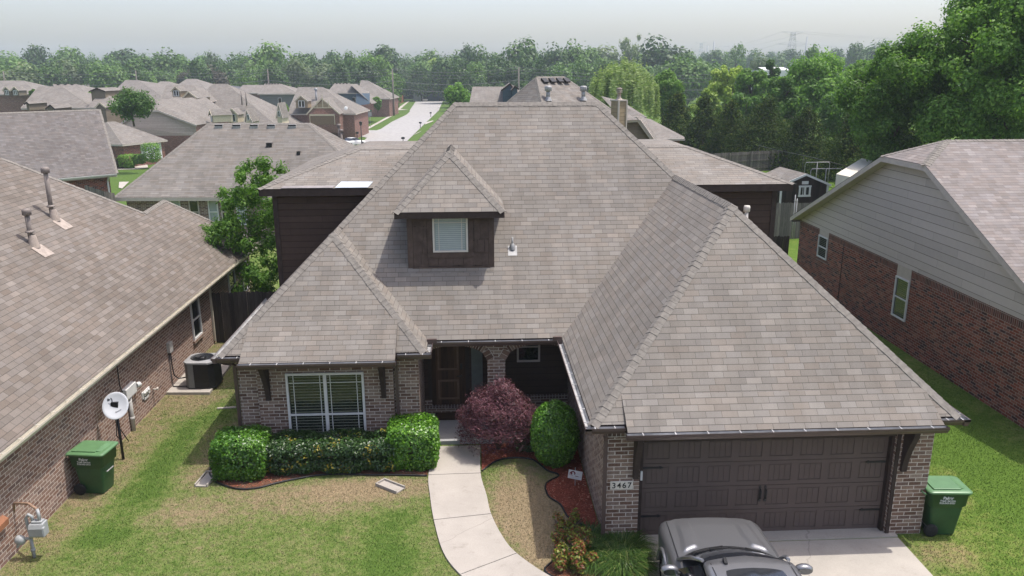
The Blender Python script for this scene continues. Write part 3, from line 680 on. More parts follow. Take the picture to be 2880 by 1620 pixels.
for z in (1.52, .46): strap(gx0+.01, z, 1); strap(gx1-.01, z, -1)
for x in (2.405, 2.515):
    b = MB(); b.prism([(x-.02, gy-.016, .72), (x+.02, gy-.016, .72), (x+.026, gy-.016, .75), (x+.012, gy-.016, .78), (x+.012, gy-.016, 1.0), (x+.026, gy-.016, 1.03), (x+.0, gy-.016, 1.08), (x-.026, gy-.016, 1.03), (x-.012, gy-.016, 1.0), (x-.012, gy-.016, .78), (x-.026, gy-.016, .75)], (0, -.012, 0))
    b.tube([(x, gy-.04, .79), (x, gy-.09, .82), (x, gy-.09, .97), (x, gy-.04, 1.0)], .012, 6); hp(b, 'door_handle', M['black'], gd)
b = MB(); b.box((-.058, -.08, 2.145), (4.958, .1, 2.47)); b.box((-.058, -.03, .0), (.018, .1, 2.145)); b.box((4.902, -.03, .0), (4.958, .1, 2.145)); b.box((-.058, -.10, 2.30), (4.958, -.08, 2.47)); b.box((4.958, -.125, -.05), (5.03, -.101, 2.40)); hp(b, 'garage_frame', M['trim_dark'])
b = MB(); b.box((-.03, -.06, 1.33), (.01, -.03, 1.52)); hp(b, 'keypad', M['white'])
b = MB(); b.box((-.625, -.125, 1.185), (-.185, -.1, 1.355)); pl = hp(b, 'house_number', simple('plaque_stone', (.62, .58, .50), .8, .2), bevel=.006)
text_mesh('digits', '3467', .165, M['black'], HM @ frameM((-.405, -.128, 1.268), (1, 0, 0), (0, 0, 1)), pl, spacing=1.22, bold=.002)
b = MB(); b.lathe([(0, 0), (.035, 0), (.045, .03), (.04, .09), (0, .1)], (-.09, -.28, 2.22), 10); b.box((-.11, -.28, 2.3), (-.07, -.1, 2.33)); hp(b, 'security_camera', M['galv'])
# dormer ---------------------------------------------------------------
YD = 6.24; dx0, dx1 = -4.87, -2.67; ez = 5.60; ye = 5.94; ex0, ex1 = -5.17, -2.39
zroof = lambda y: y-Y0+ZE
dor = thing('dormer', None, None, parent=None); dor.parent = house; dor.location = (0, 0, 0)
b = MB(); b.poly([(dx0, YD, zroof(YD)-.05), (dx1, YD, zroof(YD)-.05), (dx1, YD, 5.5), (dx0, YD, 5.5)])
hp(b, 'dormer_wall', M['shake'], dor)
b = MB()
for x in (dx0, dx1): b.poly([(x, YD, zroof(YD)-.05), (x, YD, 5.5), (x, 5.5+Y0-ZE+.1, 5.5+.05)])
hp(b, 'dormer_side', M['side_dark'], dor)
b = MB()
for x0, x1, z0, z1 in ((dx0-.01, dx0+.13, 4.06, 5.5), (dx1-.13, dx1+.01, 4.06, 5.5), (-4.37, -4.24, 4.38, 5.47), (-3.32, -3.19, 4.38, 5.47), (-4.24, -3.32, 4.36, 4.50)): b.box((x0, YD-.03, z0), (x1, YD, z1))
b.box((dx0+.1, YD-.04, 4.07), (dx1-.1, YD-.0, 4.13))
rgs = random.Random(4)
for row in range(4):
    z0 = 4.14+row*.345; x = dx0+.13
    while x < dx1-.14:
        wd = rgs.uniform(.17, .27); x2 = min(x+wd, dx1-.13); jz = rgs.uniform(-.02, .02); out = .012+rgs.uniform(0, .006)
        cuts = [(x, x2)] if row < 1 else [(x, min(x2, -4.38)), (max(x, -3.18), x2)]
        for a_, c_ in cuts:
            if c_-a_ > .03: b.prism([(a_+.004, YD, z0+.34), (a_+.004, YD-out-.012, z0+jz), (a_+.004, YD, z0+jz)], (c_-a_-.008, 0, 0))
        x = x2
hp(b, 'shake_siding', simple('shake_paint', (.088, .064, .053), .8, .1, var=.25, scale=5), dor)
mid = (ex0+ex1)/2; hw = (ex1-ex0)/2; az = ez+hw; apex = (mid, ye+hw, az); vy = lambda z: z+Y0-ZE
b = MB(); e0, e1 = (ex0, ye, ez), (ex1, ye, ez); v0, v1 = (ex0, vy(ez), ez), (ex1, vy(ez), ez); top = (mid, vy(az), az)
b.poly([e0, e1, apex]); b.poly([e1, v1, top, apex]); b.poly([v0, e0, apex, top]); dr = hp(b, 'dormer_roof', M['shingle'], dor)
b = MB(); cap_line(b, e0, apex, nl, nf); cap_line(b, e1, apex, nr, nf); cap_line(b, apex, (mid, vy(az)-.05, az), nl, nr); hp(b, 'dormer_ridge_cap', M['cap'], dor)
b = MB(); b.box((ex0+.01, ye, ez-.17), (ex1-.01, ye+.025, ez-.01)); b.box((ex0+.01, ye+.025, ez-.165), (ex0+.035, vy(ez-.17), ez-.01)); b.box((ex1-.035, ye+.025, ez-.165), (ex1-.01, vy(ez-.17), ez-.01)); b.poly([(ex0, ye, ez-.15), (ex1, ye, ez-.15), (ex1, vy(ez), ez-.15), (ex0, vy(ez), ez-.15)])
hp(b, 'dormer_fascia', M['trim_dark'], dor)
M['glass_sky'] = NT('blind_sky_reflection_glass').base((.27, .31, .32), .08, .8)  # pale sky reflection painted into the pane colour, over the blind behind
dw = hung_window(dor, 'dormer_window', (-4.23+1.7, YD-.012-4, 4.51), (1, 0, 0), (0, 0, 1), .90, .92, (0, -1, 0), M['vinyl'], M['glass_sky'], sash=0, fr=.045, grille=True, blinds=.05, bm_='blind_w')
b = MB(); b.poly([(dx0, YD, zroof(YD)+.008), (dx1, YD, zroof(YD)+.008), (dx1, YD-.14, zroof(YD-.14)+.008), (dx0, YD-.14, zroof(YD-.14)+.008)]); hp(b, 'dormer_flashing', M['shingle'], dor)
# small vent pipe on the slope
b = MB(); yv = 6.62; b.lathe([(.085, -.05), (.075, .04), (.05, .10), (.035, .12)], (-2.17, yv, zroof(yv)+.02), 14); b.tube([(-2.17, yv, zroof(yv)), (-2.17, yv, zroof(yv)+.30)], .024, 10)
b.poly([(-2.29, yv-.17, zroof(yv-.17)+.012), (-2.05, yv-.17, zroof(yv-.17)+.012), (-2.05, yv+.05, zroof(yv+.05)+.012), (-2.29, yv+.05, zroof(yv+.05)+.012)]); hp(b, 'vent_pipe', M['galv'])
# pale flue on the far right slope
b = MB(); pz = D(23.6, 2111, 617); b.tube([(4.55, 8.1, 4.0), (4.55, 8.1, 5.16)], .055, 10); b.lathe([(.055, 0), (.09, .0), (.095, .12), (.08, .17), (0, .18)], (4.55, 8.1, 5.14), 12); hp(b, 'flue_pipe', M['vinyl'])
# rear two storey block ---------------------------------------------------
RX0, RX1, RY = -8.88, 5.72, 9.0; RE = 8.65; rz = 5.84
b = MB()
b.poly([(RX0, RY, 2.0), (RX1, RY, 2.0), (RX1, RY, 5.7), (RX0, RY, 5.7)]); b.poly([(RX1, RY, 0), (RX1, 16.5, 0), (RX1, 16.5, 5.7), (RX1, RY, 5.7)]); b.poly([(RX0, 16.5, 0), (RX0, RY, 0), (RX0, RY, 5.7), (RX0, 16.5, 5.7)]); b.poly([(RX1, 16.5, 0), (RX0, 16.5, 0), (RX0, 16.5, 5.7), (RX1, 16.5, 5.7)])
rw = hp(b, 'rear_wall', M['side_dark'])
b = MB()
for x0, x1 in ((RX0-.015, RX0+.12), (RX1-.13, RX1+.015)): b.box((x0, RY-.025, 2.0), (x1, RY+.1, 5.7))
b.box((-9.17, RE, rz-.21), (6.06, RE+.03, rz-.015)); b.box((-9.17, RE+.03, rz-.2), (-9.14, 16.85, rz-.015)); b.box((6.03, RE+.03, rz-.2), (6.06, 16.85, rz-.015))
b.poly([(-9.17, RE, rz-.18), (6.06, RE, rz-.18), (6.06, 16.85, rz-.18), (-9.17, 16.85, rz-.18)]); hp(b, 'rear_fascia', M['trim_dark'])
rd = 2.75; zr2 = 6.70; rl = None
RLx, RRx = -6.68, 3.58; RYr = 11.3
E0, E1, R0, R1 = (-9.19, RE-.02, rz), (6.08, RE-.02, rz), (RLx, RYr, zr2), (RRx, RYr, zr2)
K0, K1 = (-9.19, 16.87, rz), (6.08, 16.87, rz)
b = MB(); b.poly([E0, E1, R1, R0]); b.poly([E1, K1, (RRx, 13.9, zr2), R1]); b.poly([K0, E0, R0, (RLx, 13.9, zr2)]); b.poly([K1, K0, (RLx, 13.9, zr2), (RRx, 13.9, zr2)]); b.poly([R0, R1, (RRx, 13.9, zr2), (RLx, 13.9, zr2)])
rr = hp(b, 'rear_roof', M['shingle'])
nF = plane_n([E0, E1, R1]); nL = plane_n([K0, E0, R0]); nR = plane_n([E1, K1, R1])
b = MB(); cap_line(b, E0, R0, nL, nF, w=.14); cap_line(b, E1, R1, nR, nF, w=.14); cap_line(b, R0, R1, nF, Vector((0, .2, 1)).normalized(), w=.14); hp(b, 'rear_ridge_cap', M['cap'], rr)
# torn patch of underlayment and missing shingles at the rear eave
M['under'] = simple('underlayment', (.46, .51, .56), .6, .3, var=.1)
def onrear(u, x): return (x, RE-.02+2.67*u, rz+(zr2-rz)*u+.02)
b = MB(); b.poly([onrear(.0, -7.05), onrear(.0, -6.13), onrear(.13, -6.02), onrear(.14, -6.92)]); hp(b, 'underlayment_patch', M['under'], rr)
b = MB(); b.poly([onrear(.0, -8.55), onrear(.0, -7.1), onrear(.05, -7.08), onrear(.05, -8.5)]); hp(b, 'bare_strip', simple('bare_strip', (.26, .24, .235), .9, .1, var=.3, scale=2), rr)
# ------------------------------------------------------------------ left neighbour
lh = thing('brick_house', 'long low brick house at the left edge with two roof flues', 'house', (-12.15, 4, 0)); LM = Matrix.Translation((12.15, -4, 0))
def part(b, name, mats, parent, Mx, **k): b.xf(Mx); return b.build(name, mats, parent, **k)
pl_ = lambda x: 2.37+.8*(-11.8-x)
def LP(x, y): return (x, y, pl_(x))
b = MB(); b.poly([LP(-11.8, -9), LP(-11.8, 18), LP(-14.47, 15.6), LP(-14.36, 13.4), LP(-17.06, 10.5), LP(-17.06, -9)])
b.poly([(-11.8, 18, 2.37), (-17.1, 18, 2.37), LP(-14.47, 15.6)]); b.poly([(-17.1, 18, 2.37), (-17.1, 14.5, 2.37), LP(-14.36, 13.4), LP(-14.47, 15.6)])
b.poly([LP(-17.06, 10.5), LP(-14.36, 13.4), (-17.1, 16.2, 2.37), (-22.3, 16.2, 2.37)]); b.poly([LP(-17.06, 10.5), (-22.3, 16.2, 2.37), (-22.3, -9, 2.37), LP(-17.06, -9)])
lr = part(b, 'roof', M['shingle_left'], lh, LM)
nL_ = Vector((.8, 0, 1)).normalized(); b = MB(); nB_ = Vector((0, .8, 1)).normalized(); nW_ = Vector((-.8, 0, 1)).normalized()
cap_line(b, LP(-14.36, 13.4), LP(-17.06, 10.5), nL_, nB_, w=.12); cap_line(b, LP(-14.36, 13.4), LP(-14.47, 15.6), nL_, nW_, w=.12); cap_line(b, LP(-11.9, 17.95), LP(-14.47, 15.6), nL_, nB_, w=.12)
part(b, 'ridge_cap', M['cap'], lr, LM)
b = MB(); b.poly([(-12.15, -9, -.2), (-12.15, 17.6, -.2), (-12.15, 17.6, 2.3), (-12.15, -9, 2.3)][::1]); b.poly([(-12.15, 17.6, -.4), (-16.8, 17.6, -.4), (-16.8, 17.6, 2.3), (-12.15, 17.6, 2.3)]); b.poly([(-22, -9, -.4), (-22, 16, -.4), (-22, 16, 2.3), (-22, -9, 2.3)]); b.poly([(-22, -8.9, -.4), (-12.15, -8.9, -.4), (-12.15, -8.9, 2.3), (-22, -8.9, 2.3)])
part(b, 'brick_wall', M['brick_left'], lh, LM)
b = MB(); b.poly([(-11.78, -9, 2.27), (-11.78, 18, 2.27), (-12.15, 18, 2.27), (-12.15, -9, 2.27)]); b.box((-12.13, -9, 2.1), (-12.11, 17.6, 2.27)); part(b, 'soffit', M['trim_tan'], lh, LM)
b = MB(); gutter_run(b, (-11.80, -9, 2.36), (-11.80, 18, 2.36), (1, 0, 0), w=.12, h=.11); part(b, 'gutter', [M['gutter_cream']]*3, lh, LM)
b = MB(); b.bar((-11.95, 12.5, 2.25), (-12.11, 12.5, 2.05), .07, .06); b.bar((-12.11, 12.5, 2.05), (-12.11, 12.5, .1), .07, .06); part(b, 'downspout', M['gutter_cream'], lh, LM)
for y0, h in ((10.6, 1.25), (14.6, 1.2), (16.3, 1.1)):
    wn_ = hung_window(lh, 'window', (.012, y0-4, .75), (0, 1, 0), (0, 0, 1), .78, h, (1, 0, 0), M['white'], M['glass'], sash=.5, fr=.05)
    b = MB(); b.box((-12.15, y0-.05, .66), (-12.08, y0+.83, .75)); part(b, 'window_sill', M['brick_left'], lh, LM)
for x, y, h in ((-15.12, 9.1, 1.3), (-14.70, 7.08, .80)):
    z = pl_(x); b = MB(); b.tube([(x, y, z), (x, y, z+h)], .06, 14); b.lathe([(.06, 0), (.11, .0), (.11, .12), (.09, .16), (0, .175)], (x, y, z+h-.04), 16); b.lathe([(.068, 0), (.11, .0), (.11, .03), (.068, .06)], (x, y, z+.30), 14); vp = part(b, 'flue_pipe', M['vent_brown'], lh, LM)
    b = MB(); b.lathe([(.15, -.12), (.12, .0), (.08, .20), (.068, .22)], (x+.05, y, z+.02), 16)
    for dx_, dy_ in ((0, 0),):
        X0, X1 = x+.1, x+.42; b.poly([(X0, y-.24, pl_(X0)+.02), (X1, y-.24, pl_(X1)+.02), (X1, y+.24, pl_(X1)+.02), (X0, y+.24, pl_(X0)+.02)])
    part(b, 'flue_flashing', M['vent_tan'], vp, LM)
b = MB(); b.box((-12.15, 5.35, .96), (-12.02, 5.95, 1.24)); b.tube([(-12.05, 6.02, 1.1), (-12.0, 6.12, 1.1)], .07, 12); part(b, 'utility_box', M['white'], lh, LM, bevel=.01)
b = MB(); b.box((-12.15, 6.45, .52), (-12.12, 6.95, .70)); b.box((-12.15, 6.55, .45), (-12.12, 6.85, .55))
for k in range(3): b.lathe([(0, 0), (.05, 0), (.05, .04), (0, .06)], (-12.12, 6.55+.12*k, .66), 10, axis='x')
part(b, 'hose_bracket', M['white'], lh, LM)
b = MB(); b.tube([(-12.15, 7.2, .50), (-12.03, 7.2, .50)], .025, 8); b.lathe([(0, 0), (.05, 0), (.05, .02), (0, .03)], (-12.03, 7.2, .52), 10, axis='x'); part(b, 'tap', M['vinyl'], lh, LM)
b = MB(); b.tube([(-12.09, 5.62, -.05), (-12.09, 5.62, .98)], .05, 10); b.lathe([(.05, 0), (.062, 0), (.062, .1), (.05, .1)], (-12.09, 5.62, .3), 10); part(b, 'conduit', M['pvc'], lh, LM)
b = MB(); b.tube([(-12.13, 5.28, 2.25), (-12.13, 5.28, 1.4), (-12.12, 5.35, 1.2)], .012, 6); b.tube([(-12.12, 4.75, .9), (-12.08, 4.72, .6), (-12.06, 4.6, .35), (-12.05, 4.75, .15), (-12.08, 4.85, .3), (-12.1, 4.8, .5)], .013, 6); b.tube([(-12.12, 4.85, .95), (-12.1, 4.9, .4), (-11.95, 4.95, .02)], .012, 6); part(b, 'cable', M['black'], lh, LM)
M['terra'] = simple('terracotta_hood', (.26, .115, .06), .7, .3, var=.2)
b = MB(); b.prism([(-12.15, -.40, .95), (-12.05, -.40, .88), (-12.05, -.40, .76), (-12.15, -.40, .76)], (0, .40, 0)); part(b, 'vent_hood', M['terra'], lh, LM)
# ------------------------------------------------------------------ right neighbour
rh = thing('brick_house', 'dark red brick house at the right edge with a taupe sided gable', 'house', (11, 11.2, 0)); RM = Matrix.Translation((-11, -11.2, 0))
xr_, ym, hw_, ez_ = 10.6, 11.22, 8.5, 2.83; pr_ = .47; yc = 1.335; zc = 2.83+pr_*(hw_-yc); zr_ = 2.83+pr_*hw_; XK = 11.95
b = MB(); b.poly([(xr_, ym-hw_, ez_), (32, ym-hw_, ez_), (32, ym, zr_), (XK, ym, zr_), (xr_, ym-yc, zc)]); b.poly([(32, ym+hw_, ez_), (xr_, ym+hw_, ez_), (xr_, ym+yc, zc), (XK, ym, zr_), (32, ym, zr_)]); b.poly([(xr_, ym+yc, zc), (xr_, ym-yc, zc), (XK, ym, zr_)])
rr_ = part(b, 'roof', M['shingle_right'], rh, RM)
nS = Vector((0, -pr_, 1)).normalized(); nN = Vector((0, pr_, 1)).normalized(); nWst = Vector((-pr_, 0, 1)).normalized()
b = MB(); cap_line(b, (xr_, ym-yc, zc), (XK, ym, zr_), nS, nWst, w=.15); cap_line(b, (xr_, ym+yc, zc), (XK, ym, zr_), nN, nWst, w=.13); cap_line(b, (XK, ym, zr_), (24, ym, zr_), nS, nN, w=.13); part(b, 'ridge_cap', M['cap'], rr_, RM)
b = MB(); b.poly([(11, 19.5, -.2), (11, 2.95, -.2), (11, 2.95, 2.52), (11, 19.5, 2.52)]); b.poly([(11, 2.95, -.2), (31, 2.95, -.2), (31, 2.95, 2.8), (11, 2.95, 2.8)]); b.poly([(31, 19.5, -.2), (11, 19.5, -.2), (11, 19.5, 2.8), (31, 19.5, 2.8)]); part(b, 'brick_wall', M['brick_red'], rh, RM)
b = MB(); b.poly([(10.992, 19.5, 2.50), (10.992, 2.95, 2.50), (10.992, 2.95, 2.74), (10.992, 19.5, 2.74)]); b.box((10.985, 10.45, .83), (11, 11.4, .97)); b.box((10.985, 16.5, 1.45), (11, 17.6, 1.58)); part(b, 'soldier_course', M['brick_red_sold'], rh, RM)
b = MB(); zt = lambda y: 2.83+pr_*(hw_-abs(y-ym))-.10
b.poly([(10.985, 19.6, 2.735), (10.985, 2.85, 2.735), (10.985, ym-yc, zc-.1), (10.985, ym+yc, zc-.1)]); part(b, 'gable_siding', M['side_tan'], rh, RM)
b = MB()
EG = [(ym+hw_, ez_), (ym+yc, zc), (ym-yc, zc), (ym-hw_, ez_)]
for (ya, za), (yb2, zb2) in zip(EG[:-1], EG[1:]):
    b.poly([(xr_-.0, ya, za-.015), (xr_, yb2, zb2-.015), (xr_, yb2, zb2-.19), (xr_, ya, za-.19)]); b.poly([(xr_, ya, za-.19), (xr_, yb2, zb2-.19), (10.985, yb2, zb2-.17), (10.985, ya, za-.17)]); b.poly([(xr_+.02, ya, za-.015), (xr_+.02, yb2, zb2-.015), (xr_+.02, yb2, zb2-.185), (xr_+.02, ya, za-.185)])
b.box((xr_, ym+hw_-.02, ez_-.18), (11.2, ym+hw_, ez_-.02)); b.poly([(xr_, 19.5, ez_-.17), (xr_, ym+hw_, ez_-.17), (13, ym+hw_, ez_-.17), (13, 19.5, ez_-.17)])
part(b, 'rake_trim', M['trim_tan'], rh, RM)
for y1, z0, z1 in ((11.34, .97, 2.35), (17.5, 1.60, 2.50)):
    wl_ = 0.85; f = hung_window(rh, 'window', (-.012, y1-11.2, z0), (0, -1, 0), (0, 0, 1), wl_, z1-z0, (-1, 0, 0), M['white'], M['glass'], sash=.5, fr=.05, blinds=.07)
    b = MB(); b.box((10.975, y1-wl_, z1), (11, y1, 2.745)); part(b, 'window_head', M['trim_tan'], rh, RM)
b = MB(); b.tube([(10.98, 15.3, .3), (10.98, 15.3, 2.6)], .012, 6); part(b, 'cable', M['black'], rh, RM)
# ------------------------------------------------------------------ wheelie bins
def bin_(label, x, y, rz):
    t = thing('wheelie_bin', label, 'bin', (x, y, 0), rz, 'green wheelie bins beside the houses')
    def ring(hx, hy, cx, z, r): 
        out = []
        for sx, sy, a0 in ((1, 1, 0), (-1, 1, 90), (-1, -1, 180), (1, -1, 270)):
            for k in range(4):
                a = rad(a0+30*k); out.append((cx+sx*(hx-r)+r*math.cos(a), sy*(hy-r)+r*math.sin(a), z))
        return out
    def loft(b, R_):
        n = len(R_[0])
        vs = [p for r in R_ for p in r]; b.faces(vs, [(i*n+k, i*n+(k+1) % n, (i+1)*n+(k+1) % n, (i+1)*n+k) for i in range(len(R_)-1) for k in range(n)], 0, True); b.poly(R_[0][::-1]); b.poly(R_[-1])
    b = MB(); loft(b, [ring(.245, .215, .02, .02, .05), ring(.25, .22, .02, .04, .05), ring(.315, .265, .02, .62, .06), ring(.318, .268, .02, .66, .06), ring(.365, .300, .02, .70, .07), ring(.385, .315, .02, .95, .07), ring(.40, .33, .02, .955, .07), ring(.40, .33, .02, .985, .07)])
    body = b.build('body', M['green_bin'], t)
    b = MB(); loft(b, [ring(.43, .35, .02, .985, .08), ring(.43, .35, .02, 1.015, .08), ring(.40, .325, .02, 1.03, .08), ring(.35, .27, .06, 1.036, .06)])
    b.box((-.30, -.26, 1.03), (.24, .26, 1.062)); b.prism([(.24, -.22, 1.03), (.34, -.20, 1.035), (.24, -.22, 1.062)], (0, .42, 0))
    lid = b.build('lid', M['green_lid'], t, bevel=.008)
    b = MB(); b.tube([(-.42, -.25, .93), (-.47, -.25, .95), (-.47, .25, .95), (-.42, .25, .93)], .016, 8); b.build('handle', M['green_lid'], t)
    for s in (-1, 1):
        b = MB(); b.lathe([(.0, -.03), (.05, -.03), (.10, -.028), (.135, -.02), (.135, .02), (.10, .028), (.05, .03), (0, .03)], (-.235, s*.262, .135), 20, axis='y')
        for k in range(5):
            a = 2*math.pi*k/5; b.obox((-.235+.06*math.cos(a), s*.262+s*.031, .135+.06*math.sin(a)), (.045*math.cos(a), 0, .045*math.sin(a)), (0, .006, 0), (-.008*math.sin(a), 0, .008*math.cos(a)), 0)
        b.build('wheel', M['rubber'], t)
    b = MB(); b.tube([(-.235, -.25, .135), (-.235, .25, .135)], .014, 8); b.build('axle', M['galv'], t)
    o, zz = (.0, -.3105, .875), (-.0, -.06, 1)
    for s, sz, dz, bo in (('Baker', .088, .885, .003), ('Trash Service', .055, .825, .0012), ('918-543-2921', .055, .772, .0012)):
        yy = -.3005-(dz-.70)/.25*.015-.004; text_mesh('lettering', s, sz, M['white'], frameM((-.02, yy, dz), (1, 0, 0), (0, -.06, 1)), body, bold=bo, shear=.12 if s == 'Baker' else 0)
    b = MB(); b.tube([(.335, -.12, .52), (.36, -.12, .52), (.36, .12, .52), (.335, .12, .52)], .014, 8); b.build('lift_bar', M['galv'], t)
    return t
bin_('green wheelie bin beside the brick wall and the satellite dish', -11.67, 2.60, rad(-7)); bin_('green wheelie bin on the lawn beside the garage pier', 6.08, .02, rad(-4))
# ------------------------------------------------------------------ satellite dish
t = thing('satellite_dish', 'white satellite dish on a black pole standing in the grass by the brick wall', 'satellite dish', (-11.70, 3.96, 0))
b = MB(); b.tube([(0, .06, -.05), (0, .06, 1.15)], .032, 12); b.build('pole', M['black'], t)
b = MB(); b.tube([(0, .06, 1.1), (0, .08, 1.35)], .045, 10); b.obox((0, .05, 1.38), (.08, 0, 0), (0, .05, 0), (0, 0, .12)); b.build('mount', M['black'], t)
n = Vector((.10, -.88, .46)).normalized(); ux = Vector((1, .114, 0)); ux = (ux-n*ux.dot(n)).normalized(); uy = n.cross(ux); dc = Vector((.03, -.02, 1.43))
prof = [(0, -.045), (.08, -.042), (.16, -.030), (.24, -.012), (.285, .0), (.295, -.004), (.29, -.02), (.24, -.03), (.12, -.055), (0, -.062)]
b = MB(); b.lathe(prof, (0, 0, 0), 36); Mx = Matrix(((ux.x, uy.x, n.x, dc.x), (ux.y, uy.y, n.y, dc.y), (ux.z, uy.z, n.z, dc.z), (0, 0, 0, 1))); b.v = [(p[0], p[1]*1.1, p[2]) for p in b.v]; b.xf(Mx)
M['dish'] = simple('dish_white', (.60, .62, .65), .45, .4, var=.04); dish = b.build('reflector', M['dish'], t)
def ond(u, v, h=.006):
    r = math.hypot(u, v/1.1); z = -.045+.045*(r/.285)**2; return Mx @ Vector((u, v, z+h))
b = MB(); N_ = 10
L_ = [ond(-.185, .18)]+[ond(-.185+.06*math.sin(rad(180*k/N_)), .148+.032*math.cos(rad(180*k/N_))) for k in range(N_+1)]+[ond(-.185, .116)]
b.poly(L_); L_ = [ond(-.115+.045*math.sin(rad(15*k)), .105+.09*math.cos(rad(15*k))) for k in range(0, 8)]+[ond(-.12+.025*math.sin(rad(15*k)), .105+.065*math.cos(rad(15*k))) for k in range(7, -1, -1)]; b.poly(L_); b.build('emblem', simple('emblem_grey', (.075, .08, .095), .6), dish)
text_mesh('lettering', 'DIRECTV', .034, simple('letter_grey', (.32, .34, .36), .6), Mx @ Matrix.Translation((-.12, .062, -.026)), dish); text_mesh('scribble', 'Boston', .05, simple('pen_grey', (.18, .19, .21), .6), Mx @ Matrix.Translation((.06, -.125, -.026)) @ Matrix.Rotation(rad(28), 4, 'Z'), dish, shear=.3)
b = MB(); b.tube([dc-n*.07+uy*-.1, dc-n*.12+ux*.2, dc-n*.10+ux*.33+uy*.1], .014, 8); b.build('feed_arm', M['pvc'], t)
# ------------------------------------------------------------------ gas meter
t = thing('gas_meter', 'grey gas meter on pipes by the brick wall in the lower left corner', 'gas meter', (-11.72, .02, 0)); mg = simple('meter_grey', (.33, .345, .35), .5, .4, var=.12); mr = simple('rusty_pipe', (.30, .20, .14), .8, .2, var=.3, scale=20)
b = MB(); b.tube([(0, 0, -.05), (0, 0, .42)], .03, 10); b.tube([(0, 0, .14), (0, 0, .20)], .042, 10); b.tube([(0, 0, .42), (0, 0, .5), (-.03, 0, .85), (.03, 0, .93), (.09, 0, .88), (.09, 0, .80)], .03, 10); b.tube([(.22, 0, .78), (.22, .0, .95), (.18, .05, 1.0)], .03, 10); b.build('riser', mg, t)
b = MB(); b.tube([(.18, .05, 1.0), (-.1, .28, 1.0), (-.40, .34, .98), (-.45, .34, .78)], .025, 8); b.build('supply_pipe', mr, t)
b = MB(); b.box((.05, -.09, .48), (.31, .10, .76)); b.prism([(.05, -.09, .48), (.05, -.13, .52), (.05, -.13, .68), (.05, -.09, .76)], (.26, 0, 0)); b.box((.08, -.06, .76), (.28, .07, .80)); b.box((.26, -.12, .50), (.33, -.05, .70)); b.build('meter_body', mg, t, bevel=.015)
b = MB(); b.lathe([(0, -.07), (.06, -.07), (.10, -.02), (.105, .02), (.06, .06), (0, .06)], (-.19, -.03, .40), 16, axis='y'); b.tube([(-.12, -.02, .42), (0, 0, .42)], .028, 8); b.tube([(-.19, -.05, .38), (-.23, -.08, .28)], .03, 8); b.build('regulator', mg, t)
# ------------------------------------------------------------------ air conditioner
slab('equipment_pad', ccw([(-12.12, 7.98), (-10.87, 7.92), (-10.93, 10.28), (-12.12, 10.29)]), .08, M['conc2'])
t = thing('air_conditioner', 'black outdoor air conditioner with grey top on a concrete pad beside the brick wall', 'air conditioner', (-11.22, 8.62, .08), rad(-3)); cut = .13; hwx = .42
oct_ = [(-hwx, -hwx+cut), (-hwx+cut, -hwx), (hwx-cut, -hwx), (hwx, -hwx+cut), (hwx, hwx-cut), (hwx-cut, hwx), (-hwx+cut, hwx), (-hwx, hwx-cut)]
b = MB(); b.prism([(x, y, .03) for x, y in oct_], (0, 0, .72), caps=True)
for k in range(16):
    z = .07+k*.042; b.prism([(x*1.012, y*1.012, z) for x, y in oct_], (0, 0, .012))
b.build('coil_cabinet', M['black'], t)
b = MB(); b.poly([(-hwx*1.02, -hwx+cut, .03), (-hwx+cut, -hwx*1.02, .03), (-hwx+cut, -hwx*1.02, .75), (-hwx*1.02, -hwx+cut, .75)]); b.box((-hwx+cut, -hwx*1.025, .03), (-hwx+cut+.16, -hwx, .75)); b.build('service_panel', simple('panel_grey', (.16, .165, .16), .5), t)
b = MB(); b.prism([(x*1.05, y*1.05, 0.0) for x, y in oct_], (0, 0, .03)); b.build('base_pan', M['black'], t)
b = MB(); n8 = 32; inner = [(.33*math.cos(2*math.pi*k/n8), .33*math.sin(2*math.pi*k/n8)) for k in range(n8)]; 
def oct_at(a):
    c, s_ = math.cos(a), math.sin(a); k = min(1/max(abs(c), 1e-6), 1/max(abs(s_), 1e-6), (2-cut/hwx)/(abs(c)+abs(s_))); return (c*k*hwx*1.05, s_*k*hwx*1.05)
outer = [oct_at(2*math.pi*k/n8) for k in range(n8)]
for k in range(n8):
    j = (k+1) % n8; b.poly([outer[k]+(.80,), outer[j]+(.80,), inner[j]+(.83,), inner[k]+(.83,)]); b.poly([inner[k]+(.83,), inner[j]+(.83,), inner[j]+(.74,), inner[k]+(.74,)]); b.poly([outer[k]+(.75,), outer[j]+(.75,), outer[j]+(.80,), outer[k]+(.80,)])
b.build('top_cover', simple('ac_grey', (.30, .30, .295), .5), t)
b = MB(); b.poly([p+(.745,) for p in inner]); b.build('fan_well', simple('fan_well', (.20, .19, .17), .6), t)
b = MB(); b.lathe([(0, .84), (.10, .84), (.11, .82), (.11, .76)], (0, 0, 0), 16)
for k in range(5):
    a = 2*math.pi*k/5; b.obox((.2*math.cos(a), .2*math.sin(a), .765), (.11*math.cos(a), .11*math.sin(a), 0), (-.06*math.sin(a), .06*math.cos(a), .02), (0, 0, .004))
b.build('fan', M['black'], t)
b = MB()
for r_ in (.16, .24, .31): b.tube([(r_*math.cos(2*math.pi*k/24), r_*math.sin(2*math.pi*k/24), .845) for k in range(25)], .004, 4)
for k in range(12):
    a = 2*math.pi*k/12; b.tube([(.1*math.cos(a), .1*math.sin(a), .846), (.33*math.cos(a), .33*math.sin(a), .835)], .004, 4)
b.build('fan_guard', M['black'], t)
t = thing('electrical_box', 'small grey disconnect box with a looping cable on the brick wall above the air conditioner', 'electrical box', (-12.15, 8.58, 1.1))
b = MB(); b.box((0, -.12, 0), (.10, .12, .30)); b.build('case', M['pvc'], t, bevel=.01)
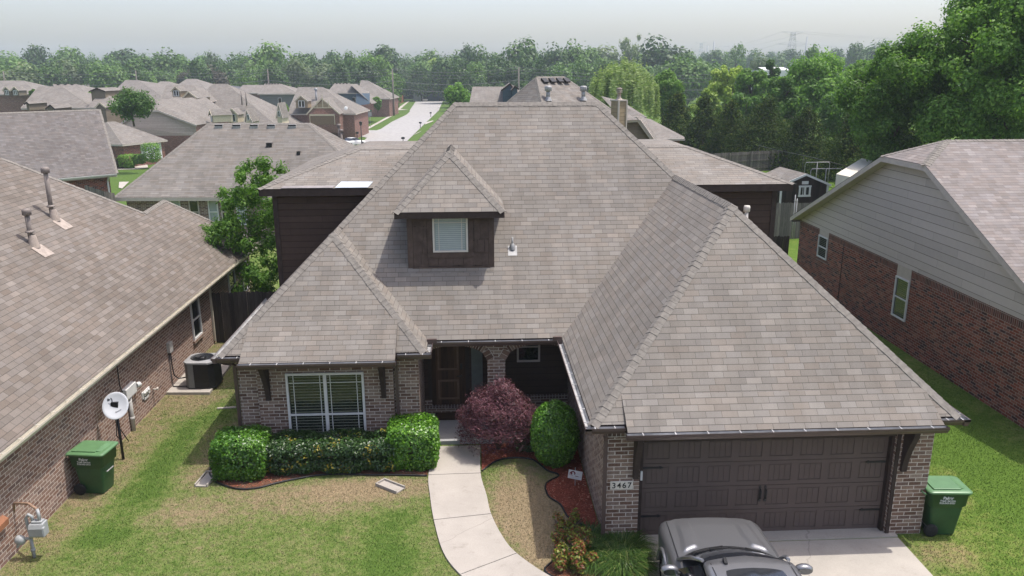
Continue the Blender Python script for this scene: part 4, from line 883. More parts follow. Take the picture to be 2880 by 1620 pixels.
b = MB(); b.tube([(.05, 0, 0), (.05, .0, -.45), (.06, .05, -.75), (.15, .12, -.88), (.5, .05, -.80)], .018, 8); b.tube([(.03, -.06, 0), (.03, -.1, -.95), (.1, -.2, -1.0), (.5, -.25, -.98)], .014, 8); b.build('cable', M['black'], t)
# ------------------------------------------------------------------ small yard things
def splash(label, x, y, rz):
    b = MB(); b.box((-.15, -.32, 0), (.15, .32, .03)); b.box((-.15, -.32, .03), (-.12, .32, .075)); b.box((.12, -.32, .03), (.15, .32, .075)); b.box((-.12, .29, .03), (.12, .32, .075)); o = b.build('splash_block', M['conc'], None, bevel=.006); o.location = (x, y, .0); o.rotation_euler = (0, 0, rz); tag(o, label, 'splash block', 'concrete splash blocks on the lawn')
splash('concrete splash block beside the leftmost round shrub', -9.36, 2.88, rad(-6)); splash('concrete splash block on the lawn in front of the hedge and the right round shrub', -5.14, 2.32, rad(52))
b = MB(); b.box((0, -.04, 0), (.5, .04, .03)); o = b.build('edging_stone', M['conc']); o.location = (-10.35, 6.9, 0); o.rotation_euler = (0, 0, .1); tag(o, 'small flat concrete stone lying in the grass near the air conditioner pad', 'stone')
t = thing('yard_sign', 'small white and red yard sign in the red mulch by the garage wall', 'sign', (-1.0, 2.15, 0), rad(-14)); 
b = MB(); b.box((-.008, .0, -.1), (.008, .012, .46)); b.build('stake', M['galv'], t)
b = MB(); b.obox((0, -.012, .285), (.155, 0, -.018), (0, .004, 0), (.012, 0, .105)); sb = b.build('board', M['white'], t)
red = simple('sign_maroon', (.16, .025, .035), .5, .3); b = MB(); b.poly([(-.135, -.018, .31), (-.085, -.018, .375), (-.055, -.018, .31)]); NN = 12
o_ = [(-.045+.055*math.cos(rad(225-270*k/NN)), .325+.055*math.sin(rad(225-270*k/NN))) for k in range(NN+1)]; i_ = [(-.045+.026*math.cos(rad(225-270*k/NN)), .325+.026*math.sin(rad(225-270*k/NN))) for k in range(NN+1)]
for k in range(NN): b.poly([(o_[k][0], -.019, o_[k][1]), (o_[k+1][0], -.019, o_[k+1][1]), (i_[k+1][0], -.019, i_[k+1][1]), (i_[k][0], -.019, i_[k][1])])
b.poly([(-.13, -.0185, .288), (-.05, -.0185, .278), (-.05, -.0185, .268), (-.13, -.0185, .278)]); b.poly([(-.0, -.0185, .268), (.08, -.0185, .255), (.08, -.0185, .240), (-.0, -.0185, .253)]); b.build('emblem', red, sb)
dk = simple('sign_grey', (.20, .18, .22), .6); b = MB(); b.poly([(.09, -.018, .252), (.135, -.018, .247), (.135, -.018, .23), (.09, -.018, .235)])
for z, a_, c_ in ((.335, .03, .12), (.318, .03, .12), (.225, -.12, .10), (.210, -.10, .10)): b.poly([(a_, -.018, z-.1*a_), (c_, -.018, z-.1*c_), (c_, -.018, z-.006-.1*c_), (a_, -.018, z-.006-.1*a_)])
b.build('small_print', simple('sign_pale', (.5, .49, .52), .6), sb)
b = MB(); b.box((-.36, -.27, 0), (.36, .27, .018)); o = b.build('door_mat', simple('mat_brown', (.035, .022, .017), .95, .1, var=.3, scale=8), None, bevel=.004); o.location = (-3.93, 5.85, .101); tag(o, 'dark brown door mat lying on the porch in front of the wooden door', 'door mat')
b = MB(); b.box((-.30, -.21, 0), (.30, .21, .002)); o2 = b.build('mat_border', simple('mat_rust', (.07, .04, .028), .95, .1), o); o2.location = (0, 0, .0185)
# ------------------------------------------------------------------ fences, shed, canopy, kennel rails
def fence(name, label, pts, h, mat, postm=None, group=None, step=2.4, rails=False, flip=1):
    p0 = pts[0]; t = thing(name, label, 'fence', (p0[0], p0[1], p0[2]), 0, group); T = Matrix.Translation((-p0[0], -p0[1], -p0[2]))
    b = MB(); rr2 = MB(); posts = []
    for a, c in zip(pts[:-1], pts[1:]):
        a, c = Vector(a), Vector(c); L = (c-a).length; d = (c-a)/L; n = max(1, int(L/.14)); rng = random.Random(int(L*99)); nrm = Vector((d.y, -d.x, 0)).normalized()*flip
        for k in range(n):
            q = a+d*(L*(k+.5)/n); hh = h+rng.uniform(-.03, .02); w_ = L/n*.503; q = q+nrm*(.004*(k % 2)); tl = rng.uniform(-.004, .004)
            b.faces([q-d*w_+Vector((0, 0, -.25)), q+d*w_+Vector((0, 0, -.25)), q+d*(w_+tl)+Vector((0, 0, hh-.03)), q+d*w_*.5+Vector((0, 0, hh)), q-d*w_*.5+Vector((0, 0, hh)), q-d*(w_-tl)+Vector((0, 0, hh-.03))], [(0, 1, 2, 3, 4, 5)])
        if rails:
            for z in (.3, 1.0, 1.6): rr2.bar(a+nrm*.045+Vector((0, 0, z)), c+nrm*.045+Vector((0, 0, z)), .04, .09)
            m_ = max(1, int(L/step)); posts += [(a+d*(L*k/m_)+nrm*.09) for k in range(m_+1)]
    b.xf(T); b.build('boards', mat, t)
    if rails:
        rr2.xf(T); rr2.build('rails', mat, t)
        for q in posts: pb = MB(); pb.box((q.x-.045, q.y-.045, q.z-.3), (q.x+.045, q.y+.045, q.z+h+.0)); pb.xf(T); pb.build('post', postm or mat, t)
    return t
fence('wooden_fence', 'dark wooden fence closing the gap between the left brick house and the dark siding', [(-12.1, 12.6, -.05), (-8.9, 12.6, -.05)], 1.85, M['fence_dark'])
q1 = zhit(1.83, 2172, 665); fence('wooden_fence', 'shaded dark fence between the dark rear siding and the right red brick house', [(5.75, q1.y, 0), (10.95, q1.y, 0)], 1.85, M['fence_dark'])
q2 = zhit(1.83, 2188, 574); q3 = zhit(1.83, 2290, 569); fence('wooden_fence', 'weathered grey fence in front of the dark shed', [(q2.x-5, q2.y+.2, 0), (q3.x+6, q3.y, 0)], 1.85, M['fence'])
q4 = zhit(.0, 2248, 660)
t = thing('metal_pole', 'pair of thin galvanised poles standing against the weathered fence by the shed', 'pole', (zhit(1.83, 2232, 572).x, q2.y-.12, 0)); b = MB(); b.tube([(-.06, 0, -.1), (-.06, 0, 2.35)], .03, 8); b.tube([(.06, 0, -.1), (.06, 0, 2.15)], .03, 8); b.box((-.1, -.04, 2.0), (.1, .04, 2.06)); b.build('poles', M['galv'], t)
fp = [zhit(1.83, 1985, 433), zhit(1.83, 2228, 420)]; fp = [Vector((p.x, p.y, 0)) for p in fp]
fence('wooden_fence', 'long weathered grey fence with horizontal rails at the back of the right yards', [tuple(fp[0]), tuple(fp[1])], 1.85, M['fence'], rails=True)
fq = [zhit(1.83, 1872, 373), zhit(1.83, 1950, 358)]; fence('wooden_fence', 'weathered grey fence beside the green utility box and the cedars', [(fq[0].x, fq[0].y, 0), (fq[1].x, fq[1].y, 0)], 1.9, M['fence'], rails=True)
sg = onground(1937, 399); t = thing('utility_box', 'green metal utility box on the grass at the back of the right yards', 'utility box', tuple(sg), .2); b = MB(); b.box((-.5, -.5, 0), (.5, .5, .62)); b.prism([(-.54, -.54, .62), (.54, -.54, .62), (.54, .54, .72), (-.54, .54, .72)], (0, 0, .06)); b.build('cabinet', simple('utility_green', (.07, .16, .11), .5), t, bevel=.02)
# shed
sh0 = D(50, 2196, 580); sx0 = D(50, 2196, 520); sx1 = D(50, 2338, 520); SW = (sx1-sx0).length; zb = 0.0; zt_ = sx1.z+.0; zp = D(50, 2272, 493).z
t = thing('garden_shed', 'dark brown garden shed with white trim and a small barred window behind the fence', 'shed', (sx0.x, sx0.y, 0), rad(4)); W_ = SW
xa = W_*.5; zpk = zp+.05; M['shed'] = boards('shed_brown', (.038, .028, .024), w=.2, gap=.03)
b = MB(); b.poly([(0, 0, 0), (W_, 0, 0), (W_, 0, zt_), (xa, 0, zpk), (0, 0, zt_)]); b.box((0, .005, 0), (W_, 3.6, zt_), skip='t'); b.build('wall', M['shed'], t)
b = MB()
for s in (-1, 1):
    e = xa+s*(xa+.12); ez2 = zt_-.05; b.poly([(e, -.1, ez2+.03), (e, 3.7, ez2+.03), (xa, 3.7, zpk+.06), (xa, -.1, zpk+.06)][::s])
b.build('roof', M['shingle_far'], t)
b = MB()
for s in (-1, 1):
    e = xa+s*(xa+.12); b.bar((e, -.11, zt_-.07), (xa, -.11, zpk+.0), .04, .13, 0, (0, 0, 1))
b.box((-.02, -.03, 0), (.11, 0, zt_)); b.box((W_-.11, -.03, 0), (W_+.02, 0, zt_)); b.build('trim', M['white'], t)
wx = D(50, 2257, 540); wx0 = (D(50, 2250, 540)-sx0).dot(Vector((1, 0, 0)))-.0; wz0, wz1 = D(50, 2250, 556).z, D(50, 2250, 523).z
b = MB(); ww0, ww1 = wx0, wx0+.83
for x0, x1, z0, z1 in ((ww0, ww1, wz0, wz0+.12), (ww0, ww1, wz1-.11, wz1), (ww0+.02, ww0+.13, wz0+.12, wz1-.11), (ww1-.13, ww1-.02, wz0+.12, wz1-.11), ((ww0+ww1)/2-.04, (ww0+ww1)/2+.04, wz0+.12, wz1-.11)): b.box((x0, -.05, z0), (x1, -.005, z1))
for k in (.27, .62): b.box((ww0+.13+k*(ww1-ww0-.26)-.012, -.04, wz0+.12), (ww0+.13+k*(ww1-ww0-.26)+.012, -.01, wz1-.11))
f = b.build('window', M['white'], t); b = MB(); b.poly([(ww0+.1, -.004, wz0+.1), (ww1-.1, -.004, wz0+.1), (ww1-.1, -.004, wz1-.1), (ww0+.1, -.004, wz1-.1)]); b.build('pane', M['glass'], f)
b = MB(); b.box((xa-.2, -.04, zt_+.02), (xa+.22, -.005, zt_+.22)); b.build('gable_vent', M['white'], t)
# canopy beside the cedars
M['canvas'] = simple('canvas_beige', (.55, .52, .44), .8, .2, var=.08, scale=2)
c0 = D(46, 2352, 489); c1 = D(52, 2424, 445); c2_ = D(52.4, 2450, 449); g0 = 0.0
t = thing('canopy', 'pale beige canvas canopy with a dark flap behind the right gable', 'canopy', (c0.x, c0.y, 0)); T = Matrix.Translation((-c0.x, -c0.y, 0)); ex = Vector((2.7, -1.2, -.55))
b = MB(); A0, A1 = c0, c1; B0, B1 = c0+ex, c1+ex; b.poly([A0, B0, B1, A1]); b.poly([A0, A1, Vector((A1.x, A1.y, g0)), Vector((A0.x, A0.y, g0))]); b.poly([B1, B0, Vector((B0.x, B0.y, g0)), Vector((B1.x, B1.y, g0))]); b.poly([A0, Vector((A0.x, A0.y, g0)), Vector((B0.x, B0.y, g0)), B0]); b.poly([A1, B1, Vector((B1.x, B1.y, g0)), Vector((A1.x, A1.y, g0))]); b.xf(T); b.build('cover', M['canvas'], t)
b = MB(); m0 = A0+(A1-A0)*.55+ex*.35+Vector((0, 0, .03)); b.poly([m0, m0+(A1-A0)*.28, m0+(A1-A0)*.33+ex*.12, m0+(A1-A0)*.1+ex*.18]); b.xf(T); b.build('flap', M['trim_dark'], t)
def rails(name, label, P, r=.03, cat='fence'):
    base = P[0][0]; t = thing(name, label, cat, (base[0], base[1], gz(base[0], base[1])))
    T = Matrix.Translation((-t.location[0], -t.location[1], -t.location[2]))
    for nm, pts in zip(['rail']+['post']*20, P): b = MB(); b.tube(pts, r, 6); b.xf(T); b.build(nm, M['galv'] if cat != 'fence' else M['post'], t)
    return t
def drop(p): return Vector((p.x, p.y, gz(p.x, p.y)-.2))
top = [D(74, 2135, 409), D(70, 2190, 424), D(62, 2260, 437), D(56, 2379, 467)]
rails('chain_link_fence', 'thin chain link fence in front of the dark cedars', [top]+[[p, drop(p)] for p in top]+[[drop(p)+Vector((0, 0, .9)) for p in top]], .025)
for i, (ax_, bx_, yy, dd) in enumerate(((2265, 2334, 457, 58), (2281, 2368, 475, 54))):
    p, q = D(dd, ax_, yy), D(dd-.6, bx_, yy-1 if i == 0 else yy-1); rails('kennel_frame', ('taller bent pipe frame of a kennel panel behind the shed', 'lower bent pipe frame of a kennel panel beside the canopy')[i], [[drop(p), p-Vector((0, 0, .12)), p+(q-p)*.04, p+(q-p)*.96, q-Vector((0, 0, .12)), drop(q)], [p+(q-p)*.5, drop(p+(q-p)*.5)]], .03, 'kennel panel')
fl = [D(47, 237, 519), D(45, 292, 537), D(45.5, 322, 543)]; fence('wooden_fence', 'weathered picket fence with a sagging top behind the left roof', [(p.x, p.y, p.z-1.7) for p in fl], 1.7, M['fence'])
# ------------------------------------------------------------------ grey car on the driveway
t = NT('car_paint'); n = t.noise(900, 1, .5, t.obj()); t.base(t.ramp(n, [(.3, (.185, .188, .195)), (.7, (.24, .243, .25))]), .30, .5, .6); t.b.inputs['Coat Weight'].default_value = .6; t.b.inputs['Coat Roughness'].default_value = .06; M['paint'] = t.m
M['car_glass'] = NT('car_glass').base((.012, .015, .020), .04, .8); M['chrome'] = simple('mirror_glass', (.16, .17, .18), .06, .5, .8, var=.02)
M['chrome2'] = simple('wheel_alloy', (.45, .44, .42), .3, .5, .7, var=.1)
car = thing('parked_car', 'dark silver car with sunroof parked nose first before the brown garage door', 'car', (.97, -3.17, .03), rad(-2.5))
def lerp_st(S, y):
    for a, b_ in zip(S[:-1], S[1:]):
        if a[0] >= y >= b_[0]:
            k = (a[0]-y)/(a[0]-b_[0]); k2 = k; return [a[i]+(b_[i]-a[i])*k2 for i in range(len(a))]
    return list(S[0] if y > S[0][0] else S[-1])
BS = [(2.40, .80, .62, .72), (2.36, .87, .80, .88), (2.22, .925, .91, .99), (1.9, .945, .945, 1.045), (1.4, .955, .985, 1.085), (.9, .965, 1.02, 1.125), (.5, .965, 1.03, 1.13), (-1.6, .965, 1.04, 1.13), (-2.2, .93, 1.0, 1.08), (-2.42, .80, .90, .95)]
ysr = [2.40, 2.38, 2.33, 2.25, 2.12, 1.95, 1.7, 1.4, 1.1, .8, .5, 0, -.6, -1.2, -1.8, -2.2, -2.42]
def prof(y):
    _, hw, sh, c = lerp_st(BS, y); h = [(hw*.90, .26), (hw*.985, .45), (hw, .70), (hw*.985, sh-.10), (hw*.95, sh-.02), (hw*.86, sh+.35*(c-sh)), (hw*.6, c-.022), (hw*.3, c-.006)]
    return [(-x, z) for x, z in h]+[(0, c)]+[(x, z) for x, z in h[::-1]]
b = MB(); rows = [[(x, y, z) for x, z in prof(y)] for y in ysr]; npf = len(rows[0])
b.faces([p for r in rows for p in r], [(i*npf+k, (i+1)*npf+k, (i+1)*npf+k+1, i*npf+k+1) for i in range(len(rows)-1) for k in range(npf-1)], 0, True); b.poly(rows[0]); b.poly(rows[-1][::-1]); b.build('body', M['paint'], car)
cowl = lambda x: 1.10-.27*(x/.8)**2
def ztop(x, y):
    p = prof(y); 
    for (x0, z0), (x1, z1) in zip(p[3:-4], p[4:-3]):
        if x0 <= x <= x1: return z0+(z1-z0)*(x-x0)/max(1e-6, x1-x0)
    return p[3][1]
nxh, nyh = 24, 18; b = MB(); vs = []
def bulge(x, v):
    o = 0
    c = .50+.09*v
    d = abs(abs(x)-c); wv = .13; 
    if v < .93: o = .034*sm((wv-d)/.022)*sm((.94-v)/.05)*sm((v-.0)/.5)
    return o
for j in range(nyh*2+1):
    v = 1-j/(nyh*2)
    for i in range(nxh*2+1):
        u = -1+i/nxh; yf = 2.29-.15*abs(u)**3.2; x = u*(.785+.05*v); yr_ = cowl(x)+.03; y = yf+(yr_-yf)*v; vs.append((x, y, ztop(x, y)+.013+bulge(x, v)))
nn = nxh*2+1
b.faces(vs, [(j*nn+i, j*nn+i+1, (j+1)*nn+i+1, (j+1)*nn+i) for j in range(nyh*2) for i in range(nxh*2)], 0, True)
for i in range(nxh*2):
    p, q = vs[nyh*2*nn+i], vs[nyh*2*nn+i+1]; b.poly([p, q, (q[0], q[1], q[2]-.05), (p[0], p[1], p[2]-.05)])
b.build('hood', M['paint'], car)
for s in (-1, 1):
    b = MB(); q = [(s*(.785+.05*v)+s*.006, 2.14+(cowl(.835)+.03-2.14)*v) for v in [k/10 for k in range(11)]]
    for (xa, ya), (xb, yb2) in zip(q[:-1], q[1:]): b.poly([(xa-.006*s, ya, ztop(xa, ya)+.006), (xa+.006*s, ya, ztop(xa, ya)+.006), (xb+.006*s, yb2, ztop(xb, yb2)+.006), (xb-.006*s, yb2, ztop(xb, yb2)+.006)])
    b.build('hood_gap', M['black'], car)

RS = [(.10, .655, 1.575, 1.625), (.0, .67, 1.615, 1.665), (-.25, .69, 1.66, 1.715), (-.9, .70, 1.685, 1.745), (-1.5, .695, 1.665, 1.72), (-1.95, .66, 1.61, 1.665), (-2.1, .64, 1.56, 1.61)]
def rp(y):
    _, hw, e, c = lerp_st(RS, y); h = [(hw+.015, e-.05), (hw, e), (hw*.93, e+.028), (hw*.75, e+.6*(c-e)), (hw*.4, c-.012)]
    return [(-x, z) for x, z in h]+[(0, c)]+[(x, z) for x, z in h[::-1]]
hdr = lambda x, y: y-(.10*(x/.6)**2 if y > -.05 else 0)
b = MB(); yr2 = [.10, .05, 0, -.12, -.25, -.6, -.9, -1.2, -1.5, -1.95, -2.1]; rows = [[(x, hdr(x, y), z) for x, z in rp(y)] for y in yr2]; npf = len(rows[0])
b.faces([p for r in rows for p in r], [(i*npf+k, (i+1)*npf+k, (i+1)*npf+k+1, i*npf+k+1) for i in range(len(rows)-1) for k in range(npf-1)], 0, True); b.build('car_roof', M['paint'], car)
rz_ = lambda x, y: next((z0+(z1-z0)*(x-x0)/(x1-x0+1e-9) for (x0, z0), (x1, z1) in zip(rp(y)[1:-2], rp(y)[2:-1]) if x0 <= x <= x1), 1.6)
b = MB(); vs = []; NU, NV = 16, 12
for j in range(NV+1):
    for i in range(NU+1):
        u = -1+2*i/NU; v = j/NV; c_ = 1-.18*max(0, (abs(u)-.75)/.25)**2*(1 if v < .2 else 0)*0; y = -.36-.80*v-.05*abs(u)**4*(1-v); x = u*.445*(1-.05*(abs(2*v-1))**6); vs.append((x, y, rz_(x, y)+.006))
b.faces(vs, [(j*(NU+1)+i, j*(NU+1)+i+1, (j+1)*(NU+1)+i+1, (j+1)*(NU+1)+i) for j in range(NV) for i in range(NU)], 0, True); b.build('sunroof', M['car_glass'], car)
b = MB()
for s in (-1, 1):
    for (ya, yb2) in [(-.18-.2*k, -.38-.2*k) for k in range(9)]: xa = s*.60; b.poly([(xa-.008, ya, rz_(xa, ya)+.005), (xa+.008, ya, rz_(xa, ya)+.005), (xa+.008, yb2, rz_(xa, yb2)+.005), (xa-.008, yb2, rz_(xa, yb2)+.005)])
b.build('roof_groove', M['black'], car)
b = MB(); b.prism([(-.40, -.10, rz_(-.4, -.1)), (-.40, -.24, rz_(-.4, -.24)), (-.40, -.235, rz_(-.4, -.24)+.025), (-.40, -.15, rz_(-.4, -.2)+.065), (-.40, -.115, rz_(-.4, -.2)+.06)], (.045, 0, 0)); b.build('antenna', M['rubber'], car)
b = MB(); wb = lambda u: Vector((u*.80, cowl(u*.80)-.05, 1.115-.045*u*u)); wt = lambda u: Vector((u*.66, hdr(u*.66, .10), 1.622-.05*u*u))
for k in range(12):
    u0, u1 = -1+k/6, -1+(k+1)/6
    for j in range(4):
        a0, a1 = j/4, (j+1)/4; cv = lambda u, a: wb(u)+(wt(u)-wb(u))*a+Vector((0, .05, .035))*(4*a*(1-a))*.6; b.poly([cv(u0, a0), cv(u1, a0), cv(u1, a1), cv(u0, a1)], 0, True)
b.build('windshield', M['car_glass'], car)
b = MB()
for k in range(16):
    x0, x1 = -.82+k*.1025, -.82+(k+1)*.1025; b.poly([(x0, cowl(x0)+.045, ztop(x0, cowl(x0))+.004), (x1, cowl(x1)+.045, ztop(x1, cowl(x1))+.004), (x1, cowl(x1)-.06, 1.118), (x0, cowl(x0)-.06, 1.118)])
b.build('cowl', M['black'], car)
for x0, x1 in ((-.62, .02), (.0, .62)):
    b = MB(); pts = [(x0+(x1-x0)*k/6, cowl(x0+(x1-x0)*k/6)-.055-.03*k/6, 1.145+.012*k/6) for k in range(7)]; b.tube(pts, .010, 5); b.tube([(x1-.1*(x1-x0), cowl(x1)-.0, 1.14), ((x0+x1)/2, cowl((x0+x1)/2)-.06, 1.165)], .012, 5); b.build('wiper', M['rubber'], car)
for s in (-1, 1):
    b = MB()
    def side(y, a): e = rp(max(-2.1, min(.1, y))); bx = .915; by = 1.045; tx = lerp_st(RS, y)[1]+.012; tz = lerp_st(RS, y)[2]-.03; return Vector((s*(bx+(tx-bx)*a), y, by+(tz-by)*a))
    g = [(.62, .0), (.0, .93), (-.95, .97), (-.95, .0)]
    b.poly([side(.60, 0), side(.02, .9), side(-.9, .95), side(-.9, 0)]); b.poly([side(-1.02, 0), side(-1.02, .95), side(-1.85, .9), side(-2.05, 0)]); b.build('side_window', M['car_glass'], car)
    b = MB(); A_ = Vector((s*.86, .86, 1.05)); B_ = Vector((s*.672, .02, 1.598)); b.tube([A_, A_*.72+B_*.28+Vector((s*.012, .02, .015)), A_*.35+B_*.65+Vector((s*.02, .03, .025)), B_], [.022, .032, .034, .03], 8); b.tube([side(-.96, -.02), side(-.96, 1.0)], .045, 6); b.tube([side(-2.1, -.02), side(-1.95, 1.0)], .07, 6)
    b.poly([side(.66, -.06)+Vector((s*.03, 0, 0)), side(-2.1, -.06)+Vector((s*.03, 0, 0)), side(-2.1, .0), side(.66, 0)]); b.build('pillar', M['paint'], car)
    b = MB(); mc = Vector((s*1.09, .40, 1.17)); pr = [(0, -.075), (.055, -.07), (.092, -.05), (.105, 0), (.09, .05), (.05, .085), (0, .095)]
    b.lathe(pr, (0, 0, 0), 18, axis='y'); b.v = [(p[0]*1.42, p[1], p[2]*.80) for p in b.v]; b.xf(Matrix.Translation(mc)); b.tube([(s*.92, .42, 1.08), mc+Vector((-s*.06, .02, -.03))], .03, 8); mm = b.build('wing_mirror', M['paint'], car)
    b = MB(); b.poly([mc+Vector((.115*math.cos(2*math.pi*k/20), -.0755, .058*math.sin(2*math.pi*k/20))) for k in range(20)]); b.build('mirror_glass', M['chrome'], mm)
    for y in (1.42, -1.42):
        b = MB(); b.lathe([(.30, -.10), (.355, -.09), (.37, -.05), (.37, .05), (.355, .09), (.27, .10), (.255, .07)], (s*.87, y, .37), 28, axis='x'); wh = b.build('wheel', M['rubber'], car)
        b = MB(); b.lathe([(.26, 0), (.26, .05*s), (.24, .06*s)], (s*.89, y, .37), 24, axis='x')
        for k in range(7):
            a = 2*math.pi*k/7; b.obox((s*.945, y+.14*math.cos(a), .37+.14*math.sin(a)), (.012, 0, 0), (0, .12*math.cos(a), .12*math.sin(a)), (0, -.028*math.sin(a), .028*math.cos(a)))
        b.build('rim', M['chrome2'], wh)
        b = MB(); b.tube([(s*(.972), y+.43*math.cos(rad(k)), .37+.43*math.sin(rad(k))) for k in range(0, 181, 15)], .035, 6); b.build('wheel_arch', M['paint'], car)
# ------------------------------------------------------------------ houses beyond
FH = {}
def far_house(label, eL, eR, d, rL, rR, Dp, wall='brick_far', roof='shingle_far', over=.35, name='house', zg=None, extra=None, back=None, vents=0, win=(), group=None, dwin=1.0):
    """front eave from pixel eL to eR at depth d (or (dL,dR)), ridge pixels rL,rR lying Dp metres behind"""
    dl, dr_ = d if hasattr(d, '__len__') else (d, d); a, c = D(dl, *eL), D(dr_, *eR); ze_ = (a.z+c.z)/2; a.z = c.z = ze_
    dx = (c-a).normalized(); nb_ = Vector((-dx.y, dx.x, 0)); 
    if nb_.y < 0: nb_ = -nb_
    def ridge_pt(px, py):
        for k in range(400):
            dd = min(dl, dr_)-4+k*.25; p = D(dd, px, py)
            if (p-a).dot(nb_) >= Dp: return p
        return p
    r0, r1 = ridge_pt(*rL), ridge_pt(*rR); zr_ = r0.z; r1.z = zr_
    back = max(back or 0, 2*Dp); a2, c2 = a+nb_*back, c+nb_*back; s0, s1 = (r0-a).dot(dx), (r1-a).dot(dx); yb_ = back-Dp
    q0, q1 = a+dx*s0+nb_*Dp, a+dx*s1+nb_*Dp; q0.z = q1.z = zr_
    q0b, q1b = a+dx*s0+nb_*yb_, a+dx*s1+nb_*yb_; q0b.z = q1b.z = zr_
    g = zg if zg is not None else min(gz(a.x, a.y), ze_-2.4); g -= .4
    base = (a+c)*.5+nb_*(back/2); t = thing(name, label, 'house', (base.x, base.y, g), 0, group); T = Matrix.Translation((-base.x, -base.y, -g))
    b = MB(); b.poly([a, c, q1, q0]); b.poly([c, c2, q1b, q1]); b.poly([a2, a, q0, q0b]); b.poly([c2, a2, q0b, q1b])
    if yb_ > Dp+.1: b.poly([q0, q1, q1b, q0b])
    b.xf(T); ro = b.build('roof', M[roof], t)
    b = MB(); A_, C_, C2_, A2_ = a+dx*over+nb_*over, c-dx*over+nb_*over, c2-dx*over-nb_*over, a2+dx*over-nb_*over
    for p, q in ((A_, C_), (C_, C2_), (C2_, A2_), (A2_, A_)): b.poly([(p.x, p.y, g), (q.x, q.y, g), (q.x, q.y, ze_-.05), (p.x, p.y, ze_-.05)])
    b.xf(T); wa = b.build('wall', M[wall], t)
    b = MB()
    for p, q in ((a, c), (c, c2), (a2, a)): b.bar(p-Vector((0, 0, .12)), q-Vector((0, 0, .12)), .06, .2)
    b.poly([a-Vector((0, 0, .1)), c-Vector((0, 0, .1)), c2-Vector((0, 0, .1)), a2-Vector((0, 0, .1))]); b.xf(T); b.build('fascia', M['trim_tan'] if wall not in ('side_dark',) else M['trim_dark'], t)
    b = MB(); nf_ = plane_n([a, c, q1]); n1 = plane_n([a2, a, q0]); n2 = plane_n([c, c2, q1b])
    if abs(s0) > .8: cap_line(b, a, q0, n1, nf_, step=.3, w=.14)
    if abs((c-a).length-s1) > .8: cap_line(b, c, q1, n2, nf_, step=.3, w=.14)
    cap_line(b, q0, q1+Vector((0, 0, .001)), nf_, plane_n([c2, a2, q0b]), step=.3, w=.14)
    b.xf(T); b.build('ridge_cap', M['cap'], ro)
    def onroof(u, v): return (a+(c-a)*u)*(1-v)+(q0+(q1-q0)*u)*v
    for k in range(vents):
        p = onroof((k+.5)/vents*.9+.05, .94); b = MB(); b.box((p.x-.22, p.y-.2, p.z), (p.x+.22, p.y+.2, p.z+.13)); b.xf(T); b.build('roof_vent', M['black'] if roof != 'x' else M['galv'], t)
    for (u0, u1, z0, z1, kind) in win:
        p, q = A_+(C_-A_)*u0-nb_*.03, A_+(C_-A_)*u1-nb_*.03; L = (q-p).length
        if kind == 'door':
            b = MB(); b.poly([(p.x, p.y, g+.4), (q.x, q.y, g+.4), (q.x, q.y, z1), (p.x, p.y, z1)]); b.xf(T); b.build('garage_door', M['white'], t); continue
        zz0, zz1 = ze_+z0, ze_+z1; lo = T @ Vector((p.x, p.y, zz0)); hung_window(t, 'window', lo, dx, (0, 0, 1), L, zz1-zz0, -nb_, M['white'] if kind != 'dark' else M['trim_tan'], M['glass'] if kind != 'blind' else M['glass_sky'], sash=.5, fr=.07)
    FH[label] = (t, T, a, c, q0, q1, nb_, dx, onroof)
    return t
def gable_wing(t, T, pL, pR, pk, depth, wall, trim='cream', roof='shingle_far', low=3.2, over=.25):
    """a gable facing the camera: eave points pL,pR and peak pk in world; runs back by depth along the facade normal"""
    pL, pR, pk = Vector(pL), Vector(pR), Vector(pk); dx = (pR-pL); dx.z = 0; dx.normalize(); nb_ = Vector((-dx.y, dx.x, 0)); nb_ = nb_ if nb_.y > 0 else -nb_
    o = -nb_*over; v = nb_*depth
    b = MB(); b.poly([pL+o, pk+o, pk+v, pL+v]); b.poly([pk+o, pR+o, pR+v, pk+v]); b.xf(T); r = b.build('gable_roof', M[roof], t)
    b = MB(); i = dx*.2; b.poly([pL+i, pR-i, pk-Vector((0, 0, .15))]); b.poly([pL+i-Vector((0, 0, low)), pR-i-Vector((0, 0, low)), pR-i, pL+i]); b.poly([pR-i-Vector((0, 0, low)), pR-i-Vector((0, 0, low))+v, pR-i+v, pR-i]); b.poly([pL+i-Vector((0, 0, low))+v, pL+i-Vector((0, 0, low)), pL+i, pL+i+v]); b.xf(T); b.build('gable_wall', M[wall], t)
    b = MB(); b.bar(pL+o-Vector((0, 0, .1)), pk+o-Vector((0, 0, .08)), .05, .2); b.bar(pR+o-Vector((0, 0, .1)), pk+o-Vector((0, 0, .08)), .05, .2); b.xf(T); b.build('rake_trim', M[trim], t)
    return r
def dormer_on(t, T, c, w_, h_, dx, nb_, wall, trim='cream', winw=.9):
    """small gabled dormer with its window; c = bottom centre of its face"""
    c = Vector(c); L, R_ = c-dx*(w_/2)+Vector((0, 0, h_*.55)), c+dx*(w_/2)+Vector((0, 0, h_*.55)); pk = c+Vector((0, 0, h_))
    gable_wing(t, T, L, R_, pk, 3.0, wall, trim, low=h_*.55)
    lo = T @ (c-dx*(winw/2)-nb_*.05+Vector((0, 0, .12))); hung_window(t, 'window', lo, dx, (0, 0, 1), winw, h_*.55, -nb_, M['white'], M['glass'], divs=2, sash=0, fr=.10)
